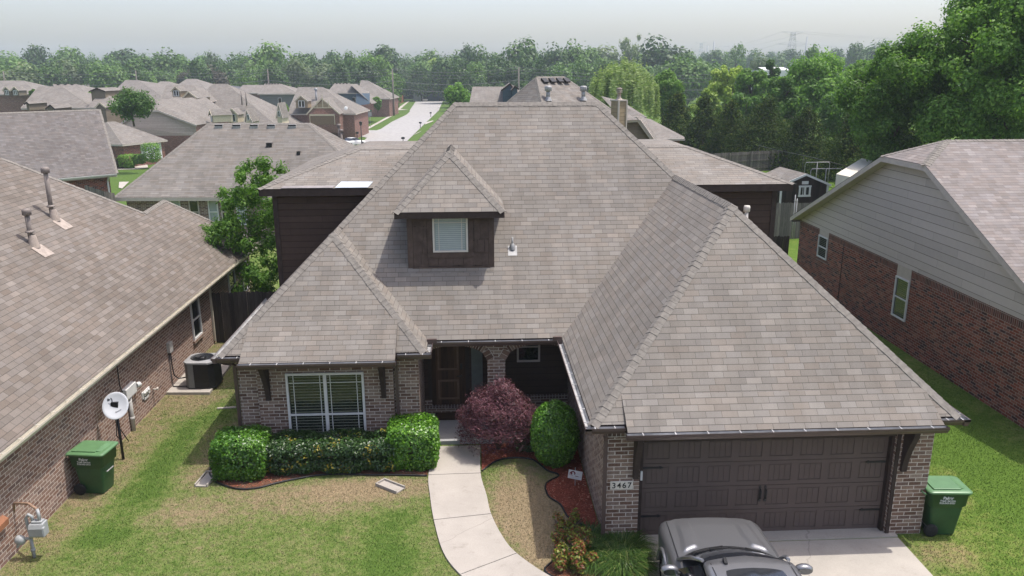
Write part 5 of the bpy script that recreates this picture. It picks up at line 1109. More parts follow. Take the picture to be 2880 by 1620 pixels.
# --- the nearer ones
far_house('dark shingled house with a white eave gutter behind the low left brick house', (-60, 521), (327, 487), (47.2, 52.6), (-40, 318), (275, 303), 5.2, 'brick_red', 'shingle_dark', back=9.5)
t, T, a, c, q0, q1, nb_, dx, onr = FH['dark shingled house with a white eave gutter behind the low left brick house']
b = MB(); gutter_run(b, a-Vector((0, 0, .02)), c-Vector((0, 0, .02)), -nb_, w=.14, h=.13); b.xf(T); b.build('gutter', [M['white']]*3, t)
for q in (c-dx*.5, ):
    b = MB(); b.bar(q-nb_*.08-Vector((0, 0, .1)), q+nb_*.3-Vector((0, 0, .5)), .09, .08); b.bar(q+nb_*.3-Vector((0, 0, .5)), q+nb_*.3-Vector((0, 0, 2.7)), .09, .08); b.xf(T); b.build('downspout', M['white'], t)
h3 = far_house('grey brown hip roofed house with five ridge vents behind the leafy young tree', (318, 555), (1090, 553), 46, (587, 347), (872, 346), 5.0, 'brick', 'shingle_far', back=10.5, over=.5,
   win=[(.0+.36*k+.02, .36*k+.10, -1.9, -.15, 'blind') for k in range(0)]+[(.172, .212, -1.75, -.15, 'blind'), (.245, .285, -1.75, -.15, 'dark'), (.32, .36, -1.75, -.15, 'blind'), (.37, .41, -1.75, -.15, 'dark'), (.43, .47, -1.75, -.15, 'blind')])
t, T, a, c, q0, q1, nb_, dx, onr = FH['grey brown hip roofed house with five ridge vents behind the leafy young tree']
for px in (617, 667, 716, 764, 823):
    nq = plane_n([a, c, q1]); rq = ray(px, 354); p = CAMP+rq*((a-CAMP).dot(nq)/rq.dot(nq)); b = MB(); b.box((p.x-.24, p.y-.2, p.z-.2), (p.x+.24, p.y+.22, p.z+.09)); b.poly([(p.x-.24, p.y-.201, p.z+.0), (p.x+.24, p.y-.201, p.z+.0), (p.x+.24, p.y-.201, p.z+.09), (p.x-.24, p.y-.201, p.z+.09)], 1); b.xf(T); b.build('roof_vent', [M['galv'], M['black']], t)
def roofhit(px, py):
    n = plane_n([a, c, q1]); r = ray(px, py); return CAMP+r*((a-CAMP).dot(n)/r.dot(n))
for px, py, s_ in ((758, 409, .16), (840, 433, .10)):
    p = roofhit(px, py); b = MB(); b.box((p.x-s_, p.y-s_, p.z-.1), (p.x+s_, p.y+s_, p.z+.16)); b.xf(T); b.build('roof_vent', M['black'], t)
for px, py, h in ((955, 389, 1.0), (962, 410, 1.15)):
    p = D(52, px, py); b = MB(); b.tube([(p.x, p.y, p.z-.6), (p.x, p.y, p.z+h-.2)], .07, 8); b.lathe([(.1, 0), (.13, 0), (.13, .16), (0, .18)], (p.x, p.y, p.z+h-.25), 10); b.xf(T); b.build('flue_pipe', M['vent_brown'], t)
# white garage house and the clipped gable behind it
far_house('low hip roofed house with a white garage door and clipped bushes', (345, 412), (470, 389), (106, 113), (300, 343), (322, 343), 6.5, 'brick_red', 'shingle_far', back=12)
t, T, a, c, q0, q1, nb_, dx, onr = FH['low hip roofed house with a white garage door and clipped bushes']
b = MB(); p, q = D(112.4, 404, 413), D(113.6, 451, 398); zg_ = p.z-2.35; off = -nb_*.0
A_ = c-dx*4.6+nb_*.34; B_ = c-dx*.9+nb_*.34
b.poly([(A_.x, A_.y, a.z-2.5), (B_.x, B_.y, a.z-2.5), (B_.x, B_.y, a.z-.15), (A_.x, A_.y, a.z-.15)]); b.xf(T); b.build('garage_door', M['white'], t)
t4 = thing('house', 'tan lap sided house with a clipped gable end over red brick behind the white garage', 'house', tuple(D(122, 445, 430)), 0); T4 = Matrix.Translation(-t4.location)
eL, eR = D(118, 332, 345), D(118, 556, 359); eR.z = eL.z = (eL.z+eR.z)/2; dx = (eR-eL).normalized(); nb_ = Vector((-dx.y, dx.x, 0)); k0, k1 = eL+dx*4.0, eR-dx*5.6; k0 = D(118, 394, 311); k1 = D(118, 450, 311); k1.z = k0.z; rr0 = (k0+k1)/2+nb_*2.4+Vector((0, 0, 1.5)); rrE = rr0+nb_*14+dx*2
b = MB(); o = -nb_*.35; b.poly([eL+o, k0+o, rr0, rrE, eL+nb_*16]); b.poly([k1+o, eR+o, eR+nb_*16, rrE, rr0]); b.poly([k0+o, k1+o, rr0]); b.xf(T4); b.build('roof', M['shingle_far'], t4)
b = MB(); zs_ = eL.z-1.55; i = dx*.25; b.poly([(eL+i).to_tuple()[:2]+(zs_,), (eR-i).to_tuple()[:2]+(zs_,), eR-i, k1-Vector((0, 0, .1)), k0-Vector((0, 0, .1)), eL+i]); b.xf(T4); b.build('gable_siding', M['tan_h4'], t4)
b = MB(); b.poly([(eL+i).to_tuple()[:2]+(zs_-3.4,), (eR-i).to_tuple()[:2]+(zs_-3.4,), (eR-i).to_tuple()[:2]+(zs_,), (eL+i).to_tuple()[:2]+(zs_,)]); e2 = eR-i+nb_*15; b.poly([(eR-i).to_tuple()[:2]+(zs_-3.4,), e2.to_tuple()[:2]+(zs_-3.4,), e2, eR-i]); b.xf(T4); b.build('brick_wall', M['brick_far'], t4)
b = MB()
for p, q in ((eL, k0), (k0, k1), (k1, eR)): b.bar(p+o-Vector((0, 0, .1)), q+o-Vector((0, 0, .1)), .06, .24)
b.xf(T4); b.build('rake_trim', M['trim_tan'], t4)
# tall steep hip with cream dormers
L6 = 'steep hip roofed house with small cream dormers and two pointed cream gables'
far_house(L6, (452, 372), (800, 372), 135, (600, 236), (640, 235), 11, 'brick_far', 'shingle_far', vents=0)
t, T, a, c, q0, q1, nb_, dx, onr = FH[L6]
dormer_on(t, T, D(124, 656, 345), 1.9, 2.2, dx, nb_, 'cream', winw=.9)
dormer_on(t, T, D(122, 597, 344), 1.5, 1.9, Vector((.6, -.8, 0)), Vector((.8, .6, 0)), 'cream', winw=.6)
for px0, px1, py, pk in ((688, 711, 343, (693, 308)), (776, 796, 333, (783, 289))):
    p, q, k_ = D(123, px0, py), D(123, px1, py-1), D(123, *pk); q.z = p.z; gable_wing(t, T, p, q, k_, 4, 'cream', 'trim_tan', low=2)
    m = (p+q)/2; lo = T @ (m-dx*.2-nb_*.1+Vector((0, 0, .25))); hung_window(t, 'window', lo, dx, (0, 0, 1), .4, .9, -nb_, M['white'], M['glass'], sash=0, fr=.08)
for px, py in ((678, 262), (691, 265)):
    p = D(138, px, py); b = MB(); b.tube([(p.x, p.y, p.z-2), (p.x, p.y, p.z+.4)], .11, 8); b.xf(T); b.build('flue_pipe', M['vent_brown'], t)
# brick house with the brown garage, front gable and dormer by the street
L7 = 'brick house by the street with tan front gable, dormer and brown garage door'
far_house(L7, (806, 322), (1000, 318), 150, (838, 245), (908, 244), 8.0, 'brick_far', 'shingle_far', vents=0)
t, T, a, c, q0, q1, nb_, dx, onr = FH[L7]; pL, pR, pk = D(147, 862, 321), D(147, 957, 320), D(147, 905.5, 276); pR.z = pL.z
gable_wing(t, T, pL, pR, pk, 8, 'brick_far', low=3.4)
b = MB(); u = pR-pL; g0_, g1_ = pL+u*.12-nb_*.04, pL+u*.80-nb_*.04; zt_g = D(147, 900, 326).z; zb_g = D(147, 900, 351).z
b.poly([(g0_.x, g0_.y, zb_g), (g1_.x, g1_.y, zb_g), (g1_.x, g1_.y, zt_g), (g0_.x, g0_.y, zt_g)]); b.xf(T); b.build('garage_door', simple('tan_door', (.20, .135, .085), .6), t)
b = MB(); b.bar((g0_.x-.15, g0_.y-.03, zb_g), (g0_.x-.15, g0_.y-.03, zt_g+.15), .25, .1); b.bar((g1_.x+.15, g1_.y-.03, zb_g), (g1_.x+.15, g1_.y-.03, zt_g+.15), .25, .1); b.bar((g0_.x-.2, g0_.y-.03, zt_g+.15), (g1_.x+.2, g1_.y-.03, zt_g+.15), .1, .3)
zz = D(147, 900, 303).z; b.bar((pL+u*.24-nb_*.08).to_tuple()[:2]+(zz,), (pL+u*.76-nb_*.08).to_tuple()[:2]+(zz,), .08, .15)
for k in (.33, .5, .68): m = pL+u*k-nb_*.08; b.bar((m.x, m.y, zz), (m.x, m.y, zz+2.4-abs(k-.5)*7), .08, .12, 0, (1, 0, 0))
b.xf(T); b.build('gable_trim', M['cream'], t)
b = MB(); zi = zz+.08; b.poly([(pL+u*.25-nb_*.05).to_tuple()[:2]+(zi,), (pL+u*.75-nb_*.05).to_tuple()[:2]+(zi,), (pL+u*.5-nb_*.05).to_tuple()[:2]+(pk.z-.35,)]); b.xf(T); b.build('gable_siding', M['side_tan2'], t)
dormer_on(t, T, D(149, 849, 304), 2.6, 2.3, dx, nb_, 'side_tan2', winw=1.2)
p = D(153, 889, 266); b = MB(); b.tube([(p.x, p.y, p.z-2), (p.x, p.y, p.z+1)], .2, 8); b.lathe([(.35, 0), (.35, .3), (0, .35)], (p.x, p.y, p.z+.9), 10); b.xf(T); b.build('flue_pipe', M['galv'], t)
p = D(146, 973, 304); b = MB(); b.lathe([(0, .05), (.25, .03), (.36, 0)], (0, 0, 0), 14); b.xf(T @ Matrix.Translation(p) @ Matrix.Rotation(rad(70), 4, 'X')); b.build('satellite_dish', M['white'], t)
# blue house
L8 = 'two storey blue grey house behind the brick house by the street'
far_house(L8, (918, 262), (1012, 261), 196, (942, 234), (981, 233), 6.5, 'side_blue', 'shingle_far', vents=4, win=[(.80, .90, -4.0, -1.0, 'white')])
t, T, a, c, q0, q1, nb_, dx, onr = FH[L8]
pts = [D(194, 983, 237), D(190, 1046, 295), D(190, 1040, 297)]; b = MB(); b.poly([D(196, 983, 236), D(191, 1047, 293), D(206, 1070, 286), D(208, 1004, 236)]); b.xf(T); b.build('side_roof', M['shingle_far'], t)
b = MB(); b.poly([D(195, 1002, 263), D(195, 1040, 262), D(191, 1040, 291), D(191, 1000, 316)]); b.xf(T); b.build('wall', M['side_blue'], t)
b = MB(); b.poly([D(191, 997, 298), D(189, 1051, 291), D(189, 1051, 314), D(191, 997, 320)]); b.xf(T); b.build('brick_wall', M['brick_far'], t)
far_house('brick house with a tan side gable at the end of the street row', (1000, 276), (1097, 279), 225, (1015, 226), (1034, 226), 9, 'brick_far', 'shingle_far')
far_house('dark grey sided two storey house with ridge vents left of the street houses', (724, 264), (842, 264), 182, (745, 235), (786, 235), 6.5, 'side_grey', 'shingle_far', vents=5, win=[(.47, .56, -4.4, -.9, 'white')])
far_house('pale roofed house with two little dormers at the far left', (-40, 268), (108, 262), 176, (-30, 227), (66, 228), 8, 'brick_far', 'shingle_far')
t, T, a, c, q0, q1, nb_, dx, onr = FH['pale roofed house with two little dormers at the far left']
for px in (21, 45): dormer_on(t, T, D(172, px, 269), 1.8, 1.9, dx, nb_, 'tan_dark', winw=.8)
L = 'wide brown hip roofed house with two small dark gables at the left'
far_house(L, (60, 308), (262, 300), 128, (112, 243), (176, 240), 8, 'brick_far', 'shingle_far')
t, T, a, c, q0, q1, nb_, dx, onr = FH[L]
for x0, x1, y0, y1 in ((130, 156, 305, 294), (70, 84, 292, 286)): gable_wing(t, T, D(122, x0, y0), D(122, x1, y0), D(122, (x0+x1)/2, y1), 5, 'tan_dark', 'trim_dark', low=1)
far_house('long hip roofed house with a dark eave behind the brown hip roof', (175, 268), (248, 268), 150, (150, 237), (214, 236), 7, 'brick_far', 'shingle_far', vents=3)
far_house('hip roofed house rising behind the round dark green tree', (300, 275), (480, 290), (158, 140), (355, 225), (388, 225), 9, 'brick_far', 'shingle_far')
L = 'house with a front facing dark gable beside the round dark green tree'
far_house(L, (245, 300), (330, 305), 125, (275, 268), (305, 268), 5, 'tan_dark', 'shingle_far')
t, T, a, c, q0, q1, nb_, dx, onr = FH[L]; gable_wing(t, T, D(121, 267, 302), D(121, 300, 302), D(121, 282, 288), 6, 'tan_dark', low=3); gable_wing(t, T, D(128, 252, 256), D(128, 298, 256), D(128, 274, 247), 6, 'tan_dark', 'trim_dark', low=3)
far_house('hip roofed brick house with a long eave and windows in the far row', (408, 252), (486, 251), 205, (452, 229), (476, 230), 7, 'brick_far', 'shingle_far', win=[(.42, .62, -1.6, -.3, 'blind')])
far_house('pale hip roofed house at the foot of the tall trees', (480, 252), (580, 250), 212, (526, 222), (553, 222), 8, 'brick_far', 'shingle_far')
L = 'brown roofed house with a cream dormer and a cream front gable'
far_house(L, (450, 285), (575, 285), 135, (470, 240), (548, 240), 6, 'brick_far', 'shingle_far')
t, T, a, c, q0, q1, nb_, dx, onr = FH[L]; dormer_on(t, T, D(131, 497, 273), 1.7, 1.7, dx, nb_, 'side_tan2', winw=.9); gable_wing(t, T, D(130, 512, 276), D(130, 556, 276), D(130, 531, 257), 6, 'side_tan2', low=3)
far_house('house with a dark slate roof beyond the steep hip roof', (555, 256), (690, 250), 232, (585, 238), (625, 232), 8, 'side_grey', 'shingle_slate')
far_house('small pale hip roofed house with a dark attic gable left of the grey sided house', (664, 262), (745, 262), 196, (683, 239), (740, 238), 6, 'brick_far', 'shingle_far')
far_house('low house with an orange brown roof under the far trees', (226, 246), (275, 248), 262, (236, 237), (262, 236), 6, 'tan_dark', simple and 'shingle_tan')
far_house('pale roofed house between the blue house and the dark grey house', (800, 262), (920, 262), 215, (860, 246), (905, 245), 7, 'brick_far', 'shingle_far')
L = 'grey roofed house with two navy gables beyond the main roof ridge'
far_house(L, (1320, 290), (1520, 290), 118, (1329, 244), (1440, 229), 7, 'brick_far', 'shingle_far')
t, T, a, c, q0, q1, nb_, dx, onr = FH[L]; gable_wing(t, T, D(116, 1410, 253), D(116, 1446, 251), D(116, 1434, 234), 9, 'side_blue', 'trim_dark', low=3); gable_wing(t, T, D(114, 1438, 253), D(114, 1459, 249), D(114, 1448, 241), 9, 'side_blue', 'trim_dark', low=3)
far_house('low hip roofed house with a blue chimney beyond the end of the street', (1200, 264), (1300, 264), 345, (1225, 246), (1290, 240), 8, 'side_blue', 'shingle_far', zg=-3.5)
t, T, a, c, q0, q1, nb_, dx, onr = FH['low hip roofed house with a blue chimney beyond the end of the street']; p = D(343, 1237, 249); b = MB(); b.box((p.x-.8, p.y-.8, p.z-4), (p.x+.8, p.y+.8, p.z+1.6)); b.xf(T); b.build('chimney', M['side_blue'], t)
t = far_house('small white shed with a grey roof beyond the end of the street', (1160, 255), (1188, 255), 345, (1161, 247), (1187, 247), 2.5, 'white', 'shingle_far', name='garden_shed'); t['category'] = 'shed'
far_house('pinkish roofed house in the trees right of the street end', (1280, 200), (1318, 200), 330, (1284, 193), (1310, 193), 6, 'tan_dark', 'shingle_tan')
far_house('brown roofed house in the trees above the street end', (1262, 225), (1298, 225), 320, (1266, 215), (1290, 215), 6, 'tan_dark', 'shingle_tan')
# long white building behind the trees at the right
p, q = D(240, 2152, 183), D(240, 2226, 183); t = thing('warehouse', 'long white metal building glimpsed behind the trees at the right', 'building', (p.x, p.y, -3.5)); T = Matrix.Translation(-t.location)
b = MB(); b.box((p.x, p.y, -3.6), (q.x, p.y+12, p.z-1.5)); b.xf(T); b.build('wall', M['white'], t); b = MB(); b.poly([(p.x-.02, p.y-.02, p.z-1.5), (q.x+.02, p.y-.02, p.z-1.5), (q.x+.02, p.y+6, p.z-.6), (p.x-.02, p.y+6, p.z-.6)]); b.poly([(p.x-.02, p.y+6, p.z-.6), (q.x+.02, p.y+6, p.z-.6), (q.x+.02, p.y+12.3, p.z-1.5), (p.x-.02, p.y+12.3, p.z-1.5)]); b.xf(T); b.build('roof', M['white'], t)
# house right behind, turned to the street, with chimney and four vents
LAB = 'brown hip roofed house behind the main ridge with four vents and a chimney'
t = thing('house', LAB, 'house', (6.5, 42, 0)); T = Matrix.Translation((-6.5, -42, 0))
R1, R2 = D(52, 1508, 216), D(54, 1587, 215); R2.z = R1.z; c1 = D(44.5, 1575, 506); c0 = D(56, 1221, 441); c2_ = D(53, 1960, 440); ze_ = 2.7
for p in (c0, c1, c2_): p.z = ze_
c3 = c0+(c2_-c1); b = MB(); b.poly([c1, c2_, R2, R1]); b.poly([c0, c1, R1]); b.poly([c2_, c3, R2]); b.poly([c3, c0, R1, R2]); b.xf(T); ro = b.build('roof', M['shingle_far'], t)
b = MB(); n1, n2, n3 = plane_n([c1, c2_, R2]), plane_n([c0, c1, R1]), plane_n([c2_, c3, R2]); cap_line(b, c1, R1, n1, n2, step=.2); cap_line(b, c2_, R2, n1, n3, step=.2); cap_line(b, R1, R2+Vector((0, 0, .001)), n1, plane_n([c3, c0, R1]), step=.2); cap_line(b, c0, R1, n2, plane_n([c3, c0, R1]), step=.2); b.xf(T); b.build('ridge_cap', M['cap'], ro)
b = MB(); cc = (c0+c1+c2_+c3)/4; P4 = [p+(cc-p).normalized()*.6 for p in (c0, c1, c2_, c3)]
for p, q in zip(P4, P4[1:]+P4[:1]): b.poly([(p.x, p.y, -.3), (q.x, q.y, -.3), (q.x, q.y, ze_), (p.x, p.y, ze_)])
b.xf(T); b.build('wall', M['brick_far'], t)
def hit(n, p0, px, py): r = ray(px, py); return CAMP+r*((p0-CAMP).dot(n)/r.dot(n))
for px, py in ((1531.5, 228.5), (1552.5, 228), (1573.5, 227.5), (1592.5, 227.5)):
    p = hit(n1, R1, px, py); b = MB(); dx = (c2_-c1).normalized(); up = n1.cross(dx); b.obox(p+n1*.06, dx*.22, up*.2, n1*.06); b.xf(T); b.build('roof_vent', M['black'], t)
for px, py in ((1541.5, 279), (1640.5, 278)):
    p = hit(n1, R1, px, py); b = MB(); b.lathe([(.26, -.1), (.18, .05), (.135, .16)], p, 16); b.tube([p, p+Vector((0, 0, .58))], .13, 14); b.lathe([(.13, 0), (.2, 0), (.235, .05), (.235, .26), (.2, .33), (0, .35)], p+Vector((0, 0, .5)), 18); b.xf(T); b.build('turbine_vent', M['galv'], t)
# chimney
p = D(43, 1743, 283); q = D(43, 1743, 362); zt_, zb_ = p.z, q.z-1.5; cw = .78; rot = Matrix.Rotation(rad(28), 4, 'Z'); CT = T @ Matrix.Translation((p.x, p.y, 0)) @ rot
b = MB(); b.box((-.27, -.27, zb_), (.27, .40, zt_)); b.xf(CT); ch = b.build('chimney', M['side_tan2'], t)
b = MB(); b.box((-.31, -.31, zt_-.02), (.31, .44, zt_+.05))
for x, y in ((-.27, -.27), (.27, -.27), (.27, .40)): b.box((x-.04, y-.04, zb_), (x+.04, y+.04, zt_-.021))
b.xf(CT); b.build('chimney_trim', M['trim_tan'], ch)
b = MB(); b.lathe([(.22, 0), (.10, .12), (.10, .38), (.165, .38), (.165, .43), (.10, .43), (.10, .47), (.165, .47), (.165, .52), (.10, .52), (.10, .56), (.165, .56), (.15, .62), (0, .64)], (0, .06, zt_+.04), 16); b.xf(CT); b.build('chimney_cap', M['vent_tan'], ch)
# gable and side roofs of its right wing
b = MB(); b.poly([D(45, 1762, 341), D(45, 1795, 340), D(45, 1845, 408), D(45, 1762, 408)]); b.xf(T); b.build('gable_siding', M['tan_dark'], t)
b = MB(); e = [D(44.7, 1760, 341), D(44.7, 1797, 339), D(44.7, 1846, 408)]; b.bar(e[0], e[1], .06, .16); b.bar(e[1], e[2], .06, .2); b.xf(T); b.build('rake_trim', M['trim_tan'], t)
b = MB(); b.poly([D(44.6, 1757, 339), D(44.6, 1798, 338), D(50, 1762, 318), D(50, 1730, 305)]); b.poly([D(44.6, 1798, 338), D(44.6, 1848, 408), D(50, 1846, 385), D(50, 1812, 330), D(50, 1790, 326)]); b.xf(T); b.build('gable_roof', M['shingle_far'], t)
L = 'brown house at the right with a stepped roof in front of the willow'
t = thing('house', L, 'house', tuple(D(64, 1860, 405)), 0); T = Matrix.Translation(-t.location)
b = MB(); b.poly([D(62, 1833, 392), D(62, 1925, 391.5), D(72, 1809, 331), D(70, 1790, 322)]); b.poly([D(63, 1778, 330), D(63, 1818, 328.5), D(74, 1748, 284), D(74, 1690, 270), D(66, 1740, 325)]); b.poly([D(62, 1925, 391.5), D(80, 1925, 385), D(82, 1830, 335), D(72, 1809, 331)]); b.xf(T); b.build('roof', M['shingle_far'], t)
b = MB(); A_, B_ = D(62.5, 1838, 392), D(62.5, 1912, 391.5); b.poly([(A_.x, A_.y, -.4), (B_.x, B_.y, -.4), B_, A_]); A_, B_ = D(79, 1912, 387), B_; b.poly([(B_.x, B_.y, -.4), (A_.x, A_.y, -.4), A_, B_]); b.xf(T); b.build('wall', M['brick_far'], t)
b = MB(); b.poly([D(63.5, 1783, 331), D(63.5, 1812, 330), D(63.5, 1812, 352), D(63.5, 1783, 352)]); b.xf(T); b.build('upper_wall', M['trim_tan'], t)
b = MB(); b.bar(D(62, 1832, 393.5), D(62, 1926, 393), .08, .14); b.bar(D(63, 1777, 331.5), D(63, 1818.5, 330), .08, .14); b.xf(T); b.build('fascia', M['trim_tan'], t)
# ------------------------------------------------------------------ street things
def mailbox(px, py, k):
    p = onground(px, py); t = thing('mailbox', ['black mailbox on a post at the near corner beside the white car', 'black mailbox on a post nearest the main roof on the right kerb', 'black mailbox on a post midway along the right kerb', 'black mailbox on a post farthest up the right kerb'][k], 'mailbox', tuple(p), 0, 'mailboxes along the street')
    b = MB(); b.box((-.06, -.06, -.2), (.06, .06, 1.0)); b.build('post', M['post'], t); b = MB(); b.prism([(-.3, -.2, 1.0), (.3, -.2, 1.0), (.3, -.2, 1.25), (.2, -.2, 1.35), (-.2, -.2, 1.35), (-.3, -.2, 1.25)], (0, .45, 0)); b.build('box', M['post'], t)
for k, (x, y) in enumerate(((1306, 755), (1768, 812), (1941, 643), (2045, 533))): mailbox(*g2(x, y), k)
def lamp(px, py, ptop, lab):
    p = onground(px, py); dd = (p-CAMP).dot(_f); h = D(dd, px, ptop).z-p.z; t = thing('street_lamp', lab, 'street lamp', tuple(p), 0, 'black street lamps'); b = MB(); b.tube([(0, 0, -.2), (0, 0, h-.7)], [.10, .07], 8); b.build('pole', M['post'], t)
    b = MB(); b.lathe([(.08, h-.75), (.2, h-.7), (.26, h-.3), (.30, h-.28), (.12, h-.05), (0, h)], (0, 0, 0), 12); b.build('lantern', M['post'], t)
lamp(*g2(1352, 830), g2(0, 570)[1], 'black street lamp beside the white car'); lamp(*g2(1285, 668), g2(0, 330)[1], 'black street lamp on the lawn beside the brick house garage')
p = onground(*g2(1440, 640)); t = thing('street_sign', 'grey backed street sign beside the sidewalk', 'sign', tuple(p)); b = MB(); b.tube([(0, 0, -.2), (0, 0, 3.6)], .04, 6); b.build('pole', M['galv'], t); b = MB(); b.box((-.38, -.02, 2.6), (.38, .02, 3.5)); b.build('plate', M['galv'], t); b = MB(); b.box((-.45, -.02, 3.65), (.45, .02, 3.9)); b.build('name_plate', simple('sign_green', (.03, .17, .09), .5), t)
def simple_car(name, lab, px, py, rz, paint, scale=1.0):
    p = onground(px, py); t = thing(name, lab, 'car', tuple(p+Vector((0, 0, .07))), rz); t.scale = (scale,)*3
    b = MB(); S = [(-2.25, .70, .45, .85), (-2.1, .84, .35, .98), (-1.2, .89, .3, 1.0), (0, .9, .3, 1.0), (1.2, .89, .3, .92), (2.05, .82, .35, .80), (2.25, .65, .45, .65)]
    R_ = [[(-w_*.95, y, z0), (-w_, y, (z0+z1)/2), (-w_*.93, y, z1), (0, y, z1+.04), (w_*.93, y, z1), (w_, y, (z0+z1)/2), (w_*.95, y, z0)] for y, w_, z0, z1 in S]
    b.faces([p for r in R_ for p in r], [(i*7+k, i*7+k+1, (i+1)*7+k+1, (i+1)*7+k) for i in range(len(R_)-1) for k in range(6)], 0, True); b.poly(R_[0]); b.poly(R_[-1][::-1])
    b.poly([(-.60, -1.0, 1.42), (.60, -1.0, 1.42), (.58, .2, 1.42), (-.58, .2, 1.42)]); b.build('body', paint, t)
    b = MB(); B0 = [(-.80, -1.75, .98), (.80, -1.75, .98), (.80, 1.0, .96), (-.80, 1.0, .96)]; T0 = [(-.62, -1.0, 1.41), (.62, -1.0, 1.41), (.60, .2, 1.41), (-.60, .2, 1.41)]
    for i in range(4): j = (i+1) % 4; b.poly([B0[i], B0[j], T0[j], T0[i]])
    b.build('window', M['car_glass'], t)
    for sx in (-1, 1):
        for y in (-1.35, 1.35): b = MB(); b.lathe([(0, -.1), (.32, -.1), (.32, .1), (0, .1)], (sx*.82, y, .32), 14, axis='x'); b.build('wheel', M['rubber'], t)
        b = MB(); b.box((sx*.5-.2, -2.24, .72), (sx*.5+.2, -2.15, .88)); b.build('tail_light', simple('tail_red', (.25, .02, .02), .3), t)
simple_car('parked_car', 'white car parked at the corner beside a black mailbox', *g2(1268, 828), rad(-38), M['white']); simple_car('parked_car', 'white car at the far end of the street by the fence', *g2(2138, 361), rad(4), M['white'], 1.25)
fe = [onground(*g2(x, y)) for x, y in ((1700, 350), (2175, 356))]; fence('wooden_fence', 'long dark fence closing off the far end of the street', [tuple(fe[0]), tuple(fe[1])], 4.4, M['fence_dark'])
fo = [onground(*g2(x, y)) for x, y in ((1634, 400), (1712, 402), (1770, 388))]; fence('wooden_fence', 'reddish stained fence beside the end of the street', [tuple(p) for p in fo], 3.0, M['fence_orange'])
fb = [onground(*g2(x, y)) for x, y in ((1240, 570), (1300, 572), (1398, 545), (1468, 520))]; fence('wooden_fence', 'grey picket fence between the street lawn and the blue house', [tuple(p) for p in fb], 3.0, M['fence'])
# utility poles and wires
poles = []
def upole(px, pb, pt, lab, arm=True, d=None):
    p = onground(px, pb); d = d or (p-CAMP).dot(_f); p = D(d, px, pb); top = D(d, px, pt).z; g = gz(p.x, p.y); t = thing('utility_pole', lab, 'utility pole', (p.x, p.y, g), 0, 'wooden utility poles'); b = MB(); b.tube([(0, 0, -.3), (0, 0, top-g)], [.28, .18], 8); b.build('pole', M['pole'], t)
    if arm: b = MB(); b.bar((-1.3, 0, top-g-.7), (1.3, 0, top-g-.7), .12, .14); b.build('crossarm', M['pole'], t)
    poles.append((Vector((p.x, p.y, top)), d)); return t
upole(17, 250, 201, 'utility pole at the far left edge', d=240); upole(387, 246, 199, 'utility pole behind the steep left roofs', d=245); upole(756, 240, 195, 'utility pole above the dark grey sided house', d=245, arm=False); upole(1108, 314, 195, 'utility pole on the lawn by the street', d=232, arm=False); upole(1459, 258, 190, 'utility pole between the navy gabled house and the four vent roof', d=215)
wires = thing('power_lines', 'thin power lines strung between the wooden poles', 'power lines', (0, 0, 0)); b = MB()
W3 = [Vector((p.x, p.y, p.z)) for p, d in poles]; W3 = [W3[0]+Vector((-60, 5, .5))]+W3+[D(170, 2080, 207)]
for dz, r_ in ((.1, .035), (-.7, .035), (-1.5, .03), (-3.2, .05), (-5.2, .06)):
    for p, q in zip(W3[:-1], W3[1:]):
        pts = [p+(q-p)*(k/10)+Vector((0, 0, dz-1.2*4*(k/10)*(1-k/10))) for k in range(11)]; b.tube(pts, r_, 4)
b.build('wires', M['wire'], wires)
def pylon(px, pb, pt, d, w_, lab):
    p = D(d, px, pb); top = D(d, px, pt).z; g = -3.5; h = top-g; t = thing('pylon', lab, 'pylon', (p.x, p.y, g), 0); b = MB(); r_ = h*.0028
    lv = [0, .25, .45, .6, .72, .84, .93, 1.0]; hw = lambda s: w_*(.5*(1-s)**1.3+.12)
    C_ = [[Vector((sx*hw(s), sy*hw(s), h*s)) for sx, sy in ((1, 1), (-1, 1), (-1, -1), (1, -1))] for s in lv]
    for i in range(len(lv)-1):
        for k in range(4):
            j = (k+1) % 4; b.tube([C_[i][k], C_[i+1][k]], r_, 4); b.tube([C_[i][k], C_[i+1][j]], r_*.6, 4); b.tube([C_[i][j], C_[i+1][k]], r_*.6, 4)
    b.build('tower', M['steel'], t); b = MB()
    for s, L in ((.62, w_*1.35), (.78, w_*1.05), (1.0, w_*.8)):
        for sx in (-1, 1): b.tube([(sx*hw(s), 0, h*s), (sx*L, 0, h*(s+.0))], r_*.8, 4); b.tube([(0, 0, h*(s+.06 if s < 1 else s-.07)), (sx*L, 0, h*s)], r_*.6, 4)
    b.build('crossarm', M['steel'], t); return Vector((p.x, p.y, g)), h, w_
y1 = pylon(2226, 150, 90, 620, 11, 'tall lattice pylon above the right trees'); y2 = pylon(1971, 150, 120, 1300, 12, 'smaller distant lattice pylon left of the tall one')
for px, pb, pt, d, lab, tl in ((2006, 150, 117, 700, 'bare grey transmission pole left of the tall pylon', 0), (2261, 152, 103, 520, 'leaning grey transmission pole right of the tall pylon', 1.2), (1989, 150, 129, 900, 'short distant grey pole between pylon and pole', 0)):
    p = D(d, px, pb); h = D(d, px, pt).z+3.5; t = thing('transmission_pole', lab, 'pole', (p.x, p.y, -3.5)); b = MB(); b.tube([(0, 0, 0), (tl, 0, h)], [d*.0011, d*.0008], 8); b.build('pole', M['steel'], t)
t = thing('transmission_lines', 'faint transmission lines running from the tall pylon across the right sky', 'power lines', (0, 0, 0)); b = MB(); o_, h_, w_ = y1
